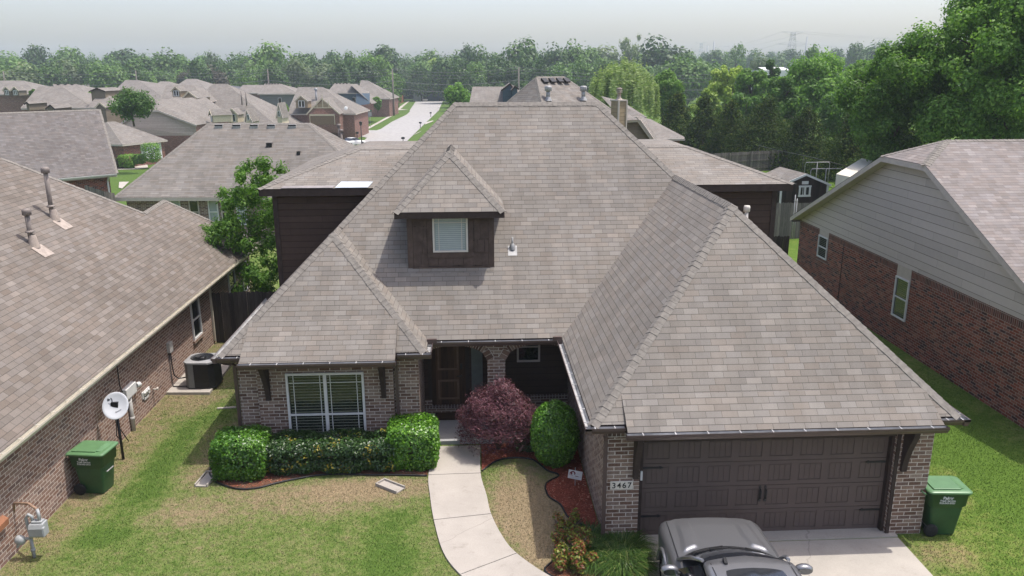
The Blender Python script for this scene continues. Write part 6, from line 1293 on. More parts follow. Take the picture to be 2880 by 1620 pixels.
for s, L in ((.62, 1.35), (.78, 1.05), (1.0, .8)):
    for sx in (-1, 1):
        a_ = o_+Vector((sx*L*w_, 0, h_*s)); 
        for e in (a_+Vector((260, -140, 0)), y2[0]+Vector((sx*L*12, 0, y2[1]*s))):
            b.tube([a_+(e-a_)*(k/8)+Vector((0, 0, -9*4*(k/8)*(1-k/8))) for k in range(9)], .07, 3)
b.build('wires', M['steel'], t)
# ------------------------------------------------------------------ vegetation
LM_ = {
 'dark': leafmat('leaf_dark', [(0, (.040, .098, .022)), (.5, (.070, .150, .034)), (1, (.12, .215, .055))], trans=.3),
 'mid': leafmat('leaf_mid', [(0, (.062, .145, .026)), (.5, (.115, .235, .044)), (1, (.20, .34, .08))], trans=.42),
 'bright': leafmat('leaf_bright', [(0, (.070, .160, .020)), (.5, (.125, .250, .034)), (1, (.19, .33, .06))]),
 'fresh': leafmat('leaf_fresh', [(0, (.07, .17, .024)), (.5, (.13, .27, .04)), (1, (.22, .38, .07))], trans=.42),
 'pale': leafmat('leaf_pale', [(0, (.085, .130, .060)), (.5, (.14, .19, .095)), (1, (.21, .26, .14))]),
 'farmid': leafmat('leaf_farmid', [(0, (.052, .120, .020)), (.5, (.095, .190, .033)), (1, (.155, .265, .055))], trans=.25),
 'fardark': leafmat('leaf_fardark', [(0, (.028, .070, .015)), (.5, (.050, .110, .023)), (1, (.088, .16, .036))], trans=.2),
 'yellow': leafmat('leaf_yellow', [(0, (.21, .31, .05)), (.5, (.31, .42, .085)), (1, (.42, .53, .14))]),
 'brown': leafmat('leaf_brown', [(0, (.045, .040, .030)), (.5, (.07, .062, .042)), (1, (.09, .095, .055))]),
 'cedar': leafmat('leaf_cedar', [(0, (.018, .044, .008)), (.5, (.040, .076, .012)), (.85, (.062, .092, .014)), (1, (.10, .115, .020))], rough=.75, trans=.2, spec=.12),
 'willow': leafmat('leaf_willow', [(0, (.13, .20, .06)), (.5, (.21, .30, .10)), (1, (.32, .40, .17))]),
 'maple': leafmat('leaf_maroon', [(0, (.045, .016, .026)), (.4, (.080, .030, .046)), (.8, (.13, .055, .074)), (1, (.22, .11, .13))], rough=.45, trans=.3),
 'holly': leafmat('leaf_glossy', [(0, (.038, .115, .008)), (.5, (.085, .225, .016)), (.85, (.15, .33, .03)), (1, (.24, .46, .06))], rough=.34, trans=.3, spec=.55),
 'euon': leafmat('leaf_euonymus', [(0, (.018, .052, .010)), (.6, (.038, .095, .018)), (1, (.07, .145, .030))], rough=.36, trans=.25, spec=.55),
 'gold': leafmat('leaf_gold', [(0, (.26, .20, .02)), (1, (.46, .40, .07))], rough=.45),
 'nand': leafmat('leaf_nandina', [(0, (.16, .04, .022)), (.25, (.26, .09, .045)), (.4, (.07, .10, .018)), (.8, (.15, .20, .03)), (1, (.30, .30, .06))], rough=.45),
 'lirio': leafmat('leaf_liriope', [(0, (.025, .062, .012)), (.5, (.050, .11, .020)), (.85, (.085, .155, .032)), (1, (.22, .24, .09))], rough=.4),
}
def quads(name, P, N, size, aspect, mat, rng, up=None, bend=0):
    """one rhombic leaf per point: P centres, N normals"""
    n = len(P); N = N/(np.linalg.norm(N, axis=1, keepdims=True)+1e-9)
    R_ = rng.normal(size=(n, 3)) if up is None else up+rng.normal(size=(n, 3))*.25
    T = np.cross(N, R_); T /= (np.linalg.norm(T, axis=1, keepdims=True)+1e-9); B_ = np.cross(N, T)
    s = (size*rng.uniform(.6, 1.35, n))[:, None]; a = s*aspect
    V = np.empty((n, 4, 3)); V[:, 0] = P-B_*s; V[:, 1] = P+T*a-B_*s*.1+N*s*bend; V[:, 2] = P+B_*s; V[:, 3] = P-T*a-B_*s*.1+N*s*bend
    me = bpy.data.meshes.new(name); me.vertices.add(4*n); me.vertices.foreach_set('co', V.reshape(-1)); me.loops.add(4*n); me.loops.foreach_set('vertex_index', np.arange(4*n, dtype=np.int32))
    me.polygons.add(n); me.polygons.foreach_set('loop_start', np.arange(0, 4*n, 4, dtype=np.int32)); me.polygons.foreach_set('loop_total', np.full(n, 4, dtype=np.int32)); me.materials.append(mat); me.update(calc_edges=True); return me
def sph(rng, n):
    v = rng.normal(size=(n, 3)); return v/np.linalg.norm(v, axis=1, keepdims=True)
def crown(rng, blobs, n, shell=.45, flat=1.0, nz=.55):
    """leaf points and normals spread through a crown made of blobs (cx,cy,cz,r)"""
    Bq = np.array(blobs); wgt = Bq[:, 3]**2; k = rng.choice(len(Bq), n, p=wgt/wgt.sum()); d = sph(rng, n)
    u = shell+(1-shell)*rng.random(n)**.6; r = Bq[k, 3]*u*(1+.16*rng.normal(size=n)); P = Bq[k, :3]+d*r[:, None]*np.array([1, 1, flat]); N = d*.95+rng.normal(size=(n, 3))*nz; N[:, 2] += .25
    return P, N
def blobset(rng, n, rx, rz, zc, rb, shape='round'):
    out = []
    for i in range(n):
        d = sph(rng, 1)[0]; u = rng.random()**.4
        if shape == 'round': p = d*np.array([rx, rx, rz])*u*.8; p[2] += zc
        else:
            h = rng.random()**1.25; rr = rx*(1-h)*.85+.08*rx; a = rng.uniform(0, 6.28); q = rng.random()**.5; p = np.array([rr*q*math.cos(a), rr*q*math.sin(a), zc-rz+2*rz*h])
        s_ = rb*rng.uniform(.6, 1.25)*(1 if shape == 'round' else max(.4, 1-.6*(p[2]-zc+rz)/(2*rz))); out.append((p[0], p[1], p[2], s_))
    return out
def trunk_mesh(name, h, r, limbs, rng, spread, ztop, mat):
    b = MB(); pts = [(0, 0, -.4), (rng.normal()*.02*h, rng.normal()*.02*h, h*.25), (rng.normal()*.03*h, rng.normal()*.03*h, h*.55), (rng.normal()*.03*h, rng.normal()*.03*h, ztop)]; b.tube(pts, [r, r*.8, r*.5, r*.12], 8)
    for i in range(limbs):
        s = rng.uniform(.25, .75); p0 = Vector(pts[1])+(Vector(pts[2])-Vector(pts[1]))*s if s < .5 else Vector(pts[2]); a = rng.uniform(0, 6.28); e = p0+Vector((math.cos(a)*spread*rng.uniform(.5, .95), math.sin(a)*spread*rng.uniform(.5, .95), (ztop-p0.z)*rng.uniform(.25, .85))); m = (p0+e)/2+Vector((0, 0, spread*.1)); b.tube([p0, m, e], [r*.42, r*.26, r*.06], 6)
    return b.mesh(name, mat)
def mesh_obj(name, me, parent=None):
    o = bpy.data.objects.new(name, me); COL.objects.link(o)
    if parent is not None: o.parent = parent
    return o
# far tree meshes: unit height 1, half width .5*wr
VAR = []
def mk_variant(seed, kind, n=2600):
    rng = np.random.default_rng(seed)
    if kind == 'round': bl = blobset(rng, 22, .42, .38, .54, .17); bl += [(0, 0, .55, .28), (0, 0, .35, .24)]
    elif kind == 'tall': bl = blobset(rng, 18, .24, .42, .56, .14)+[(0, 0, .55, .18), (0, 0, .3, .16)]
    elif kind == 'oval': bl = blobset(rng, 20, .33, .40, .55, .155)+[(0, 0, .58, .23), (0, 0, .33, .2)]
    elif kind == 'sparse': bl = blobset(rng, 24, .36, .36, .62, .085)
    else: bl = blobset(rng, 34, .30, .46, .50, .12, 'cone')+[(0, 0, .3, .15)]
    sh = .72 if kind != 'sparse' else .2; P, N = crown(rng, bl, n if kind != 'sparse' else n//2, sh, nz=.28); ok = P[:, 2] > .06; P, N = P[ok], N[ok]; P[:, 2] *= .985/np.quantile(P[:, 2], .998)
    return quads('crown', P, N, .030 if kind != 'sparse' else .018, .75, LM_['mid'], rng), trunk_mesh('trunk', 1.0, .022, 7, rng, .3, .85, M['bark'])
for kd, c in (('round', 4), ('oval', 4), ('tall', 2), ('sparse', 2)):
    for i in range(c): VAR.append((kd,)+mk_variant(100+len(VAR), kd, 3600))
trng = np.random.default_rng(77); TREES = []
def far_tree(px, ytop, wpx, d, kind, mat, label, group, base=None, name='tree'):
    """a tree whose crown top is seen at (px,ytop) with crown width wpx at depth d"""
    top = D(d, px, ytop); g = gz(top.x, top.y) if base is None else base; h = top.z-g; w_ = wpx*d/FPX
    opts = [v for v in VAR if v[0] == kind]; v = opts[trng.integers(len(opts))]
    t = thing(name, label, 'tree', (top.x, top.y, g), trng.uniform(0, 6.28), group); wid = {'round': .98, 'oval': .80, 'tall': .62, 'sparse': .85, 'cone': .6}[kind]
    s = w_/wid; t.scale = (s, s, h/.99)
    c = mesh_obj('crown', v[1], t); c.material_slots[0].link = 'OBJECT'; c.material_slots[0].material = LM_[{'mid': 'farmid', 'dark': 'fardark'}.get(mat, mat)]; mesh_obj('trunk', v[2], t); TREES.append(t); return t
LANDM = [(0, 150, 'the far left roofs'), (150, 300, 'the orange brown roof'), (300, 440, 'the steep left roofs'), (440, 600, 'the pale roofs'), (600, 740, 'the slate roof'), (740, 900, 'the grey sided house'), (900, 1060, 'the blue house'), (1060, 1180, 'the street end'), (1180, 1330, 'the street end fence'), (1330, 1500, 'the navy gabled house'), (1500, 1680, 'the four vent roof'), (1680, 1860, 'the willow'), (1860, 2080, 'the airy yellow tree'), (2080, 2300, 'the pylons'), (2300, 2900, 'the huge maple')]
MATW = {'dark': 'dark green', 'mid': 'green', 'bright': 'bright green', 'pale': 'pale grey green', 'yellow': 'yellow green', 'brown': 'dull purple brown'}
KINDW = {'round': 'broad round', 'oval': 'oval', 'tall': 'tall narrow', 'sparse': 'sparse open'}
CNT = {}
def lm(px): return next((n for a, b_, n in LANDM if a <= px < b_), 'the right edge')
def named(px, kind, mat, layer, wpx):
    sz = 'large' if wpx > 95 else ('small' if wpx < 60 else 'medium'); base = f"{sz} {MATW[mat]} {KINDW[kind]} tree {layer} {lm(px)}"; return base
SKY = [(20, 146, 110, 'round', 'mid'), (82, 127, 78, 'round', 'dark'), (170, 133, 95, 'round', 'mid'), (240, 153, 75, 'round', 'dark'), (290, 157, 85, 'round', 'mid'), (345, 138, 95, 'oval', 'dark'), (440, 136, 115, 'round', 'dark'), (503, 153, 65, 'oval', 'mid'), (560, 157, 85, 'round', 'mid'), (598, 143, 52, 'sparse', 'pale'), (650, 152, 80, 'round', 'mid'), (738, 121, 112, 'round', 'mid'), (690, 148, 70, 'round', 'dark'), (832, 149, 85, 'round', 'dark'), (893, 150, 66, 'round', 'dark'), (935, 145, 60, 'oval', 'dark'),
 (985, 146, 80, 'round', 'mid'), (1033, 142, 75, 'round', 'bright'), (1082, 127, 90, 'oval', 'dark'), (1135, 152, 60, 'round', 'dark'), (1190, 141, 95, 'round', 'mid'), (1262, 143, 90, 'round', 'dark'), (1308, 126, 42, 'oval', 'dark'), (1333, 136, 40, 'oval', 'dark'), (1366, 128, 88, 'round', 'mid'), (1418, 153, 60, 'round', 'dark'), (1470, 108, 92, 'oval', 'dark'), (1500, 132, 80, 'round', 'mid'), (1562, 122, 82, 'round', 'dark'), (1628, 112, 90, 'round', 'mid'), (1700, 128, 110, 'oval', 'pale'), (1775, 96, 80, 'sparse', 'pale'), (1868, 104, 135, 'round', 'dark'), (1822, 140, 90, 'oval', 'mid'),
 (1945, 145, 70, 'round', 'mid'), (2012, 141, 80, 'round', 'dark'), (2072, 120, 62, 'sparse', 'mid'), (2132, 139, 70, 'round', 'dark'), (2190, 146, 70, 'round', 'mid'), (2238, 138, 60, 'round', 'dark'), (2345, 136, 60, 'round', 'dark'), (2420, 121, 65, 'round', 'dark'), (2465, 114, 98, 'round', 'dark'), (2535, 118, 70, 'round', 'dark'), (2590, 128, 80, 'round', 'mid')]
MIDL = [(37, 177, 135, 'round', 'pale'), (120, 169, 105, 'round', 'dark'), (194, 169, 105, 'round', 'pale'), (298, 173, 100, 'round', 'mid'), (245, 178, 80, 'round', 'dark'), (365, 168, 85, 'oval', 'dark'), (406, 197, 64, 'round', 'mid'), (462, 192, 88, 'round', 'mid'), (525, 186, 70, 'round', 'brown'), (560, 170, 90, 'round', 'dark'), (606, 184, 85, 'round', 'brown'), (640, 172, 80, 'round', 'dark'), (688, 199, 52, 'round', 'mid'), (716, 172, 76, 'round', 'mid'), (770, 176, 80, 'round', 'dark'), (822, 166, 95, 'round', 'pale'), (897, 179, 105, 'round', 'pale'), (960, 172, 70, 'oval', 'dark'), (990, 212, 50, 'round', 'mid'), (1025, 170, 92, 'round', 'dark'), (1060, 160, 80, 'round', 'mid'), (1090, 206, 84, 'round', 'mid'), (1130, 176, 80, 'round', 'dark'), (1180, 172, 85, 'round', 'mid'), (1240, 165, 98, 'round', 'yellow'), (1296, 178, 70, 'round', 'dark'), (1337, 174, 84, 'oval', 'mid'), (1400, 158, 90, 'round', 'dark'), (1455, 152, 95, 'round', 'dark'), (1520, 165, 85, 'round', 'dark'), (1566, 176, 96, 'round', 'mid'), (1625, 160, 100, 'round', 'mid'), (1690, 165, 90, 'round', 'mid'), (1930, 152, 130, 'round', 'mid'), (1990, 170, 90, 'round', 'mid'), (2290, 126, 60, 'oval', 'mid'), (2150, 150, 90, 'round', 'pale')]
def emit(L, dfun, layer, grp):
    cnt = {}
    for px, yt, wp, k, m in L: cnt.setdefault(named(px, k, m, layer, wp), []).append(px)
    for px, yt, wp, k, m in L:
        base = named(px, k, m, layer, wp); sib = sorted(cnt[base])
        lab = base if len(sib) == 1 else base+', '+(['left one', 'right one'] if len(sib) == 2 else ['leftmost', 'middle', 'rightmost', 'far right'] if len(sib) > 2 else [''])[min(sib.index(px), 3 if len(sib) > 2 else 1)]
        far_tree(px, yt, wp*(1.45 if 'skyline behind' in layer and 'on' in layer else 1.2), dfun(px), k, m, lab, grp)
rd_ = random.Random(5); STR = lambda px: 1098 < px < 1262
emit(SKY, lambda px: (330+rd_.uniform(-30, 60)) if px < 2000 else (430+rd_.uniform(-60, 120)), 'on skyline behind', 'skyline trees beyond the houses')
emit(MIDL, lambda px: (348 if STR(px) else 262)+rd_.uniform(-14, 18), 'below skyline behind', 'trees in the belt beyond the houses')
# filler belt: trees that only show as a continuous canopy
fl = 0
for row, (d0, y0, wp) in enumerate(((300, 182, 78), (285, 200, 70), (270, 220, 60))):
    px = -40+row*23
    while px < 2560:
        if not (1090 < px < 1270 and row > 0) and not (px > 1960 and row > 0):
            d = (350 if STR(px) else d0)+rd_.uniform(-10, 12); k = rd_.choice(['round', 'round', 'oval']); m = rd_.choice(['dark', 'mid', 'dark', 'mid', 'mid', 'pale'])
            far_tree(px, y0+rd_.uniform(-8, 10), wp*rd_.uniform(.95, 1.35), d, k, m, 'green broadleaf tree merging into the hazy canopy beyond the roofs', 'canopy trees beyond the roofs'); fl += 1
        px += wp*rd_.uniform(.62, .85)
# second distant row over the horizon
px = 1900
while px < 2900:
    far_tree(px, 146+rd_.uniform(-5, 5), 60*rd_.uniform(.8, 1.3), 620+rd_.uniform(-50, 80), 'round', rd_.choice(['dark', 'mid']), 'small bluish tree far off under the pylons', 'distant trees under the pylons'); px += 38
px = -60
while px < 1900:
    far_tree(px, 152+rd_.uniform(-5, 6), 64*rd_.uniform(.8, 1.3), 520+rd_.uniform(-50, 80), 'round', rd_.choice(['dark', 'mid']), 'small bluish tree far off behind the leafy canopy', 'distant trees behind the canopy'); px += 52
# --- trees with their own meshes
def own_tree(name, label, loc, h, blobs, n, leaf, asp, mat, r, limbs=9, spread=None, shell=.35, bark='bark', seed=1, flat=1., trunk_top=.85, cat='tree', bend=.0, cull=None):
    rng = np.random.default_rng(seed); P, N = crown(rng, blobs, n, shell, flat)
    if cull is not None: ok = cull(P, rng); P, N = P[ok], N[ok]
    t = thing(name, label, cat, tuple(loc)); mesh_obj('crown', quads('crown', P, N, leaf, asp, LM_[mat], rng, bend=bend), t); mesh_obj('trunk', trunk_mesh('trunk', h, r, limbs, rng, spread or h*.25, h*trunk_top, M[bark]), t); return t
rng = np.random.default_rng(3)
# big maple at the right edge
p = D(47, 2760, 300); g = 0.
bl = blobset(rng, 170, 6.3, 7.4, 8.8, .95)+blobset(rng, 44, 3.6, 3.2, 13.5, .85)
own_tree('broadleaf_tree', 'huge dark green maple filling the upper right corner', (p.x+1.2, p.y, 0), 15, bl, 105000, .105, .6, 'mid', .34, 18, 5.2, .5, seed=31, bend=.25)
p = D(50, 2520, 300); bl = blobset(rng, 100, 3.7, 5.0, 7.2, .75)
own_tree('broadleaf_tree', 'leafy dark tree left of the huge maple with wind blown branch tips', (p.x, p.y, 0), 11, bl, 52000, .10, .6, 'mid', .24, 14, 3.2, .5, seed=32, bend=.25)
p = D(56, 2870, 300); bl = blobset(rng, 60, 6, 6, 6.5, 1.4); own_tree('broadleaf_tree', 'dense dark tree behind the right red brick house', (p.x, p.y, 0), 12, bl, 30000, .14, .6, 'dark', .3, 10, 4, .3, seed=33)
for i, (px, yt, wp, d, mt, sd, lab) in enumerate(((2310, 124, 250, 95, 'mid', 41, 'tall grey green willow oak behind the middle cedars'), (2215, 190, 150, 92, 'mid', 42, 'dark broadleaf tree between the white building and the willow oak'), (2440, 142, 180, 100, 'bright', 43, 'bright green tree between the willow oak and the leafy dark tree'), (2120, 165, 110, 118, 'bright', 44, 'light green feathery tree in front of the white building'), (2178, 138, 60, 130, 'dark', 45, 'slim dark spire tree by the white building'), (2150, 188, 62, 150, 'mid', 52, 'small dark tree before the left end of the white building'), (2216, 190, 52, 150, 'dark', 53, 'small dark tree before the right end of the white building'), (2048, 152, 130, 125, 'yellow', 46, 'airy yellow green tree with bare dark stems'), (1872, 175, 105, 120, 'bright', 47, 'vivid green tree just right of the willow'), (1900, 196, 90, 112, 'bright', 48, 'lower vivid green tree above the cedar row'), (1990, 240, 110, 108, 'yellow', 49, 'pale yellow green thicket under the airy yellow tree'), (2100, 250, 120, 100, 'mid', 50, 'green undergrowth tree behind the cedar row'), (2380, 240, 170, 84, 'mid', 51, 'mid green tree directly behind the right cedars'))):
    rg = np.random.default_rng(sd); top = D(d, px, yt); w_ = wp*d/FPX/2; h = top.z-gz(top.x, top.y); bl = blobset(rg, 46, w_*.85, h*.40, h*.56, max(.5, w_*.24)) if mt != 'yellow' else blobset(rg, 46, w_*.9, h*.40, h*.58, w_*.17)
    own_tree('broadleaf_tree', lab, (top.x, top.y, gz(top.x, top.y)), h, bl, 18000 if mt != 'yellow' else 15000, max(.16, d*.0019), .6, mt, .2, 10, w_*.8, .3, seed=sd)
# cedars
for i, (px, yt, wp, d, lab) in enumerate(((1905, 262, 110, 92, 'dark cedar nearest the willow at the left end of the cedar row'), (1985, 272, 105, 88, 'dark cedar above the green utility box'), (2060, 280, 120, 84, 'dark cedar left of the broad middle cedar'), (2160, 272, 170, 80, 'broad dark cedar in the middle of the cedar row'), (2275, 300, 165, 73, 'brownish cedar behind the long weathered fence end'), (2412, 292, 180, 66, 'tall brownish cedar right behind the canopy'), (2500, 330, 170, 60, 'dark cedar tucked behind the peak of the red brick house'), (2555, 350, 150, 57, 'dark cedar under the huge maple'))):
    rg = np.random.default_rng(60+i); top = D(d, px, yt); w_ = wp*d/FPX/2*1.38; h = top.z+.2; bl = blobset(rg, 80, w_*1.1, h*.47, h*.47, w_*.34, 'cone')+[(0, 0, h*.25, w_*.75), (0, 0, h*.5, w_*.5), (0, 0, h*.72, w_*.28)]
    own_tree('cedar_tree', lab, (top.x, top.y, 0), h, bl, 19000, d*.0016, .42, 'cedar', .14, 4, w_*.5, .45, seed=60+i, trunk_top=.9)
# willow
top = D(108, 1752, 172); g = gz(top.x, top.y); h = top.z-g; rg = np.random.default_rng(90); Pn = []; Nn = []; Up = []
for k in range(1100):
    if k % 11 == 0: a0 = rg.uniform(0, 6.28); rr0 = 4.8*math.sqrt(rg.random()); L0 = rg.uniform(2.0, 6.0)
    rr = max(.1, rr0+rg.normal()*.22); a = a0+rg.normal()*.22/max(rr, .6); zt = g+h*(.96-.30*(rr/4.9)**2)+rg.normal()*.5; L = L0*rg.uniform(.75, 1.1)*(.55+.45*rr/4.9); m = int(L*9); z = np.linspace(0, 1, m); sw = rg.normal(size=2)*.12
    pts = np.stack([math.cos(a)*(rr+.5*z*L*.12)+sw[0]*z+rg.normal(size=m)*.06, math.sin(a)*(rr+.5*z*L*.12)+sw[1]*z+rg.normal(size=m)*.06, zt-g-L*z], 1); Pn.append(pts); nn_ = np.tile([math.cos(a), math.sin(a), .3], (m, 1))+rg.normal(size=(m, 3))*.5; Nn.append(nn_); u_ = np.cross(nn_, np.tile([0, 0, 1.], (m, 1))); Up.append(u_)
bl = blobset(rg, 30, 4.4, h*.22, h*.72, 1.0); P2, N2 = crown(rg, bl, 2600, .3)
t = thing('willow_tree', 'weeping willow with drooping pale green branches behind the tan chimney', 'tree', (top.x, top.y, g)); me = quads('crown', np.concatenate(Pn), np.concatenate(Nn), .24, .22, LM_['willow'], rg, up=np.concatenate(Up)*3); c = mesh_obj('crown', me, t); c2m = quads('inner_foliage', P2, N2, .22, .5, LM_['willow'], rg); mesh_obj('inner_foliage', c2m, t); mesh_obj('trunk', trunk_mesh('trunk', h, .32, 10, rg, 3.5, h*.8, M['bark']), t)
# tree beside the dark siding
rg = np.random.default_rng(12); tp = Vector((-10.0, 16.2, 0)); bl = []
for px, py, r_ in ((572, 700, .35), (590, 640, .38), (640, 560, .3), (560, 760, .3), (640, 760, .55), (700, 780, .5), (760, 760, .5), (620, 700, .45), (680, 700, .55), (740, 690, .5), (600, 660, .38), (660, 640, .5), (730, 630, .5), (585, 750, .35), (690, 560, .45), (740, 560, .4), (720, 510, .4), (770, 500, .34), (700, 480, .34), (725, 466, .32), (775, 620, .45), (575, 665, .22), (760, 480, .25), (690, 520, .35), (650, 590, .3), (740, 800, .5), (680, 820, .4)):
    for k in range(4): q = D(29.4+rg.uniform(-.9, 1.1), px+rg.uniform(-26, 26), py+rg.uniform(-24, 24))-tp; bl.append((q.x, q.y, q.z, r_*rg.uniform(.5, 1.0)))
own_tree('broadleaf_tree', 'young leafy green tree growing between the two houses beside the dark siding', tp, 5.2, bl, 17000, .075, .40, 'fresh', .07, 14, 1.5, 0, bark='bark', seed=12, bend=.2)
# street tree, sapling, round tree
for px, yt, yb, wp, d, kd, mt, lab in ((1285, 224, 310, 92, 150, 'oval', 'mid', 'green tree on the right side of the street beyond the main roof'), (1060, 266, 313, 26, 200, 'oval', 'mid', 'slim young tree on the lawn beside the street pole'), (363, 239, 348, 152, 96, 'round', 'dark', 'round dark green tree among the left rooftops'), (91, 252, 272, 22, 150, 'round', 'mid', 'small green tree between the left roofs'), (258, 262, 280, 32, 150, 'round', 'mid', 'small tree at the foot of the hip roof eave'), (800, 291, 320, 30, 140, 'round', 'bright', 'bright green shrub tree behind the pointed cream gable')):
    rg = np.random.default_rng(int(px)); top = D(d, px, yt); w_ = wp*d/FPX/2; bz = D(d, px, yb).z; h = top.z-bz; bl = blobset(rg, 40, w_*.8, h*.44, h*.50, w_*.30); own_tree('broadleaf_tree', lab, (top.x, top.y, bz), h, bl, 6000, d*.0017, .6, mt, .12, 6, w_*.7, .3, seed=int(px))
# shrubs near the house -----------------------------------------------------
def shrub(name, label, loc, pts_fn, n, leaf, asp, mats, seed, group=None, stem=.5, cat='shrub', up_bias=.5):
    rg = np.random.default_rng(seed); t = thing(name, label, cat, tuple(loc), 0, group)
    for k, (mt, fr) in enumerate(mats):
        P, N = pts_fn(rg, int(n*fr), k); N = N+rg.normal(size=N.shape)*.55; N[:, 2] += up_bias; mesh_obj('foliage' if k == 0 else 'coloured_foliage', quads('foliage', P, N, leaf, asp, LM_[mt], rg, bend=.25), t)
    b = MB()
    for i in range(9): a = rg.uniform(0, 6.28); b.tube([(0, 0, -.1), (math.cos(a)*.1, math.sin(a)*.1, stem*.5), (math.cos(a)*.28, math.sin(a)*.28, stem)], [.018, .014, .006], 5)
    b.build('stem', M['bark'], t); return t
def superell(rx, ry, z0, z1, e=.5, thick=.16, rough=.035, ck=.55):
    def f(rg, n, k):
        d = sph(rg, n); s_ = np.sign(d); q = np.abs(d)**e; q = q/(np.max(q, axis=1, keepdims=True)**ck); q = s_*q; zc, rz = (z0+z1)/2, (z1-z0)/2
        nz = np.sin(d[:, 0]*7+d[:, 1]*5)*np.cos(d[:, 2]*6+d[:, 1]*8)
        u = (1-thick*rg.random(n)**1.6)*(1+rough*nz+rough*.6*rg.normal(size=n)); P = q*np.array([rx, ry, rz])*u[:, None]; P[:, 2] += zc; return P, d*1.2
    return f
GH = 'clipped green shrubs before the house'
shrub('round_shrub', 'clipped bright green shrub at the left end of the hedge below the window bay', (-8.62, 3.22, 0), superell(.63, .58, .0, 1.0, .72), 15000, .030, .62, (('holly', 1),), 201, GH)
shrub('round_shrub', 'clipped bright green shrub between the hedge and the concrete path', (-4.70, 3.50, 0), superell(.61, .60, .0, 1.07, .72), 15000, .030, .62, (('holly', 1),), 202, GH)
shrub('round_shrub', 'rounded tall green shrub beside the garage wall and the purple maple', (-1.36, 3.20, 0), superell(.56, .54, .0, 1.58, 1.0, ck=.12), 14000, .031, .62, (('holly', 1),), 203, GH)
shrub('round_shrub', 'small green shrub half hidden behind the purple maple', (-1.95, 3.95, 0), superell(.33, .3, .05, .8, .8), 3500, .032, .6, (('euon', 1),), 205, GH)
def hedge_fn(rg, n, k):
    d = sph(rg, n); x = rg.uniform(-1.52, 1.52, n); y0 = np.abs(d[:, 1])**.5*np.sign(d[:, 1]); z0 = np.abs(d[:, 2])**.5*np.sign(d[:, 2]); u = 1-.2*rg.random(n)**1.6
    bump = 1+.06*np.sin(x*5.1)+.05*np.sin(x*11+1.3); P = np.stack([x, y0*.50*u*bump, .41+z0*.40*u*bump], 1); d2 = d.copy(); d2[:, 0] *= .2; return P, d2
def gold_fn(rg, n, k):
    P, N = hedge_fn(rg, n*9, k); cl = np.array([(-.6, -.4, .4), (.02, -.45, .3), (.35, -.45, .22), (.9, -.45, .45), (1.0, -.42, .6), (-1.3, -.45, .35), (-.95, -.42, .25), (.12, -.3, .78), (-.9, -.1, .82), (.62, 0, .84), (1.25, .1, .84), (-.2, -.42, .62), (1.35, -.4, .2), (-1.45, -.4, .2), (.3, .0, .84)])
    dd = np.min(np.linalg.norm(P[:, None]-cl[None], axis=2), axis=1); ok = np.where(dd < .13+.05*rg.random(len(P)))[0][:n]; P, N = P[ok]*np.array([1, 1.05, 1.03]), N[ok]; return P, N
shrub('hedge', 'low dark green hedge flecked with yellow leaves under the front window', (-6.60, 3.36, 0), lambda rg, n, k: (hedge_fn if k == 0 else gold_fn)(rg, n, k), 22000, .032, .55, (('euon', 1), ('gold', .02)), 204, None, cat='hedge')
def maple_fn(rg, n, k):
    d = sph(rg, n); d[:, 2] = np.abs(d[:, 2])*1.0-.25*(rg.random(n) < .5); d /= np.linalg.norm(d, axis=1, keepdims=True); lay = np.sin(d[:, 0]*6+1)*np.cos(d[:, 1]*5)+.6*np.sin(d[:, 2]*14+d[:, 0]*3)
    u = (1-.30*rg.random(n)**1.5)*(1+.11*lay+.06*rg.normal(size=n)); P = d*np.array([.90, .82, 1.0])*u[:, None]; P[:, 2] = .68+P[:, 2]*np.where(d[:, 2] > 0, 1.0, 1.5); rr = np.hypot(P[:, 0], P[:, 1]); P[:, 2] -= .12*rr*rr*rg.random(n); return P, d*.8+np.array([0, 0, .2])
def drape(rg, n, k):
    P, N = maple_fn(rg, n, k); return P, N
rg = np.random.default_rng(206); t = thing('japanese_maple', 'purple red cut leaf maple mounding over the path edge in front of the porch column', 'small tree', (-2.66, 4.02, 0)); P, N = maple_fn(rg, 20000, 0); up = np.cross(N, np.tile([0, 0, 1.], (len(N), 1)))*2.2; mesh_obj('foliage', quads('foliage', P, N+rg.normal(size=N.shape)*.6, .046, .17, LM_['maple'], rg, up=up+rg.normal(size=N.shape)*.8, bend=.2), t)
b = MB()
for i in range(8): a = i*.8; b.tube([(0, 0, -.1), (math.cos(a)*.1, math.sin(a)*.1, .6), (math.cos(a)*.35, math.sin(a)*.35, 1.1), (math.cos(a)*.7, math.sin(a)*.7, 1.2)], [.045, .035, .02, .008], 6)
b.build('trunk', M['bark'], t)
def nand_fn(rg, n, k):
    c = np.stack([rg.uniform(-.36, .36, 26), rg.uniform(-.5, .55, 26), rg.uniform(.08, .36, 26)], 1); kk = rg.integers(0, 26, n); d = sph(rg, n); return c[kk]+d*(.13*rg.random(n)**.4)[:, None], d+np.array([0, 0, .6])
shrub('nandina_shrub', 'low red yellow and green shrub at the inner curve of the path by the driveway', (-1.36, -.62, 0), nand_fn, 3600, .036, .45, (('nand', 1),), 207, None, .4)
shrub('nandina_shrub', 'small reddish shrub in the shade by the mulch edge', (-1.38, .28, 0), lambda rg, n, k: tuple(a*np.array([.6, .6, .8]) if i == 0 else a for i, a in enumerate(nand_fn(rg, n, k))), 1300, .034, .45, (('nand', 1),), 208, None, .3)
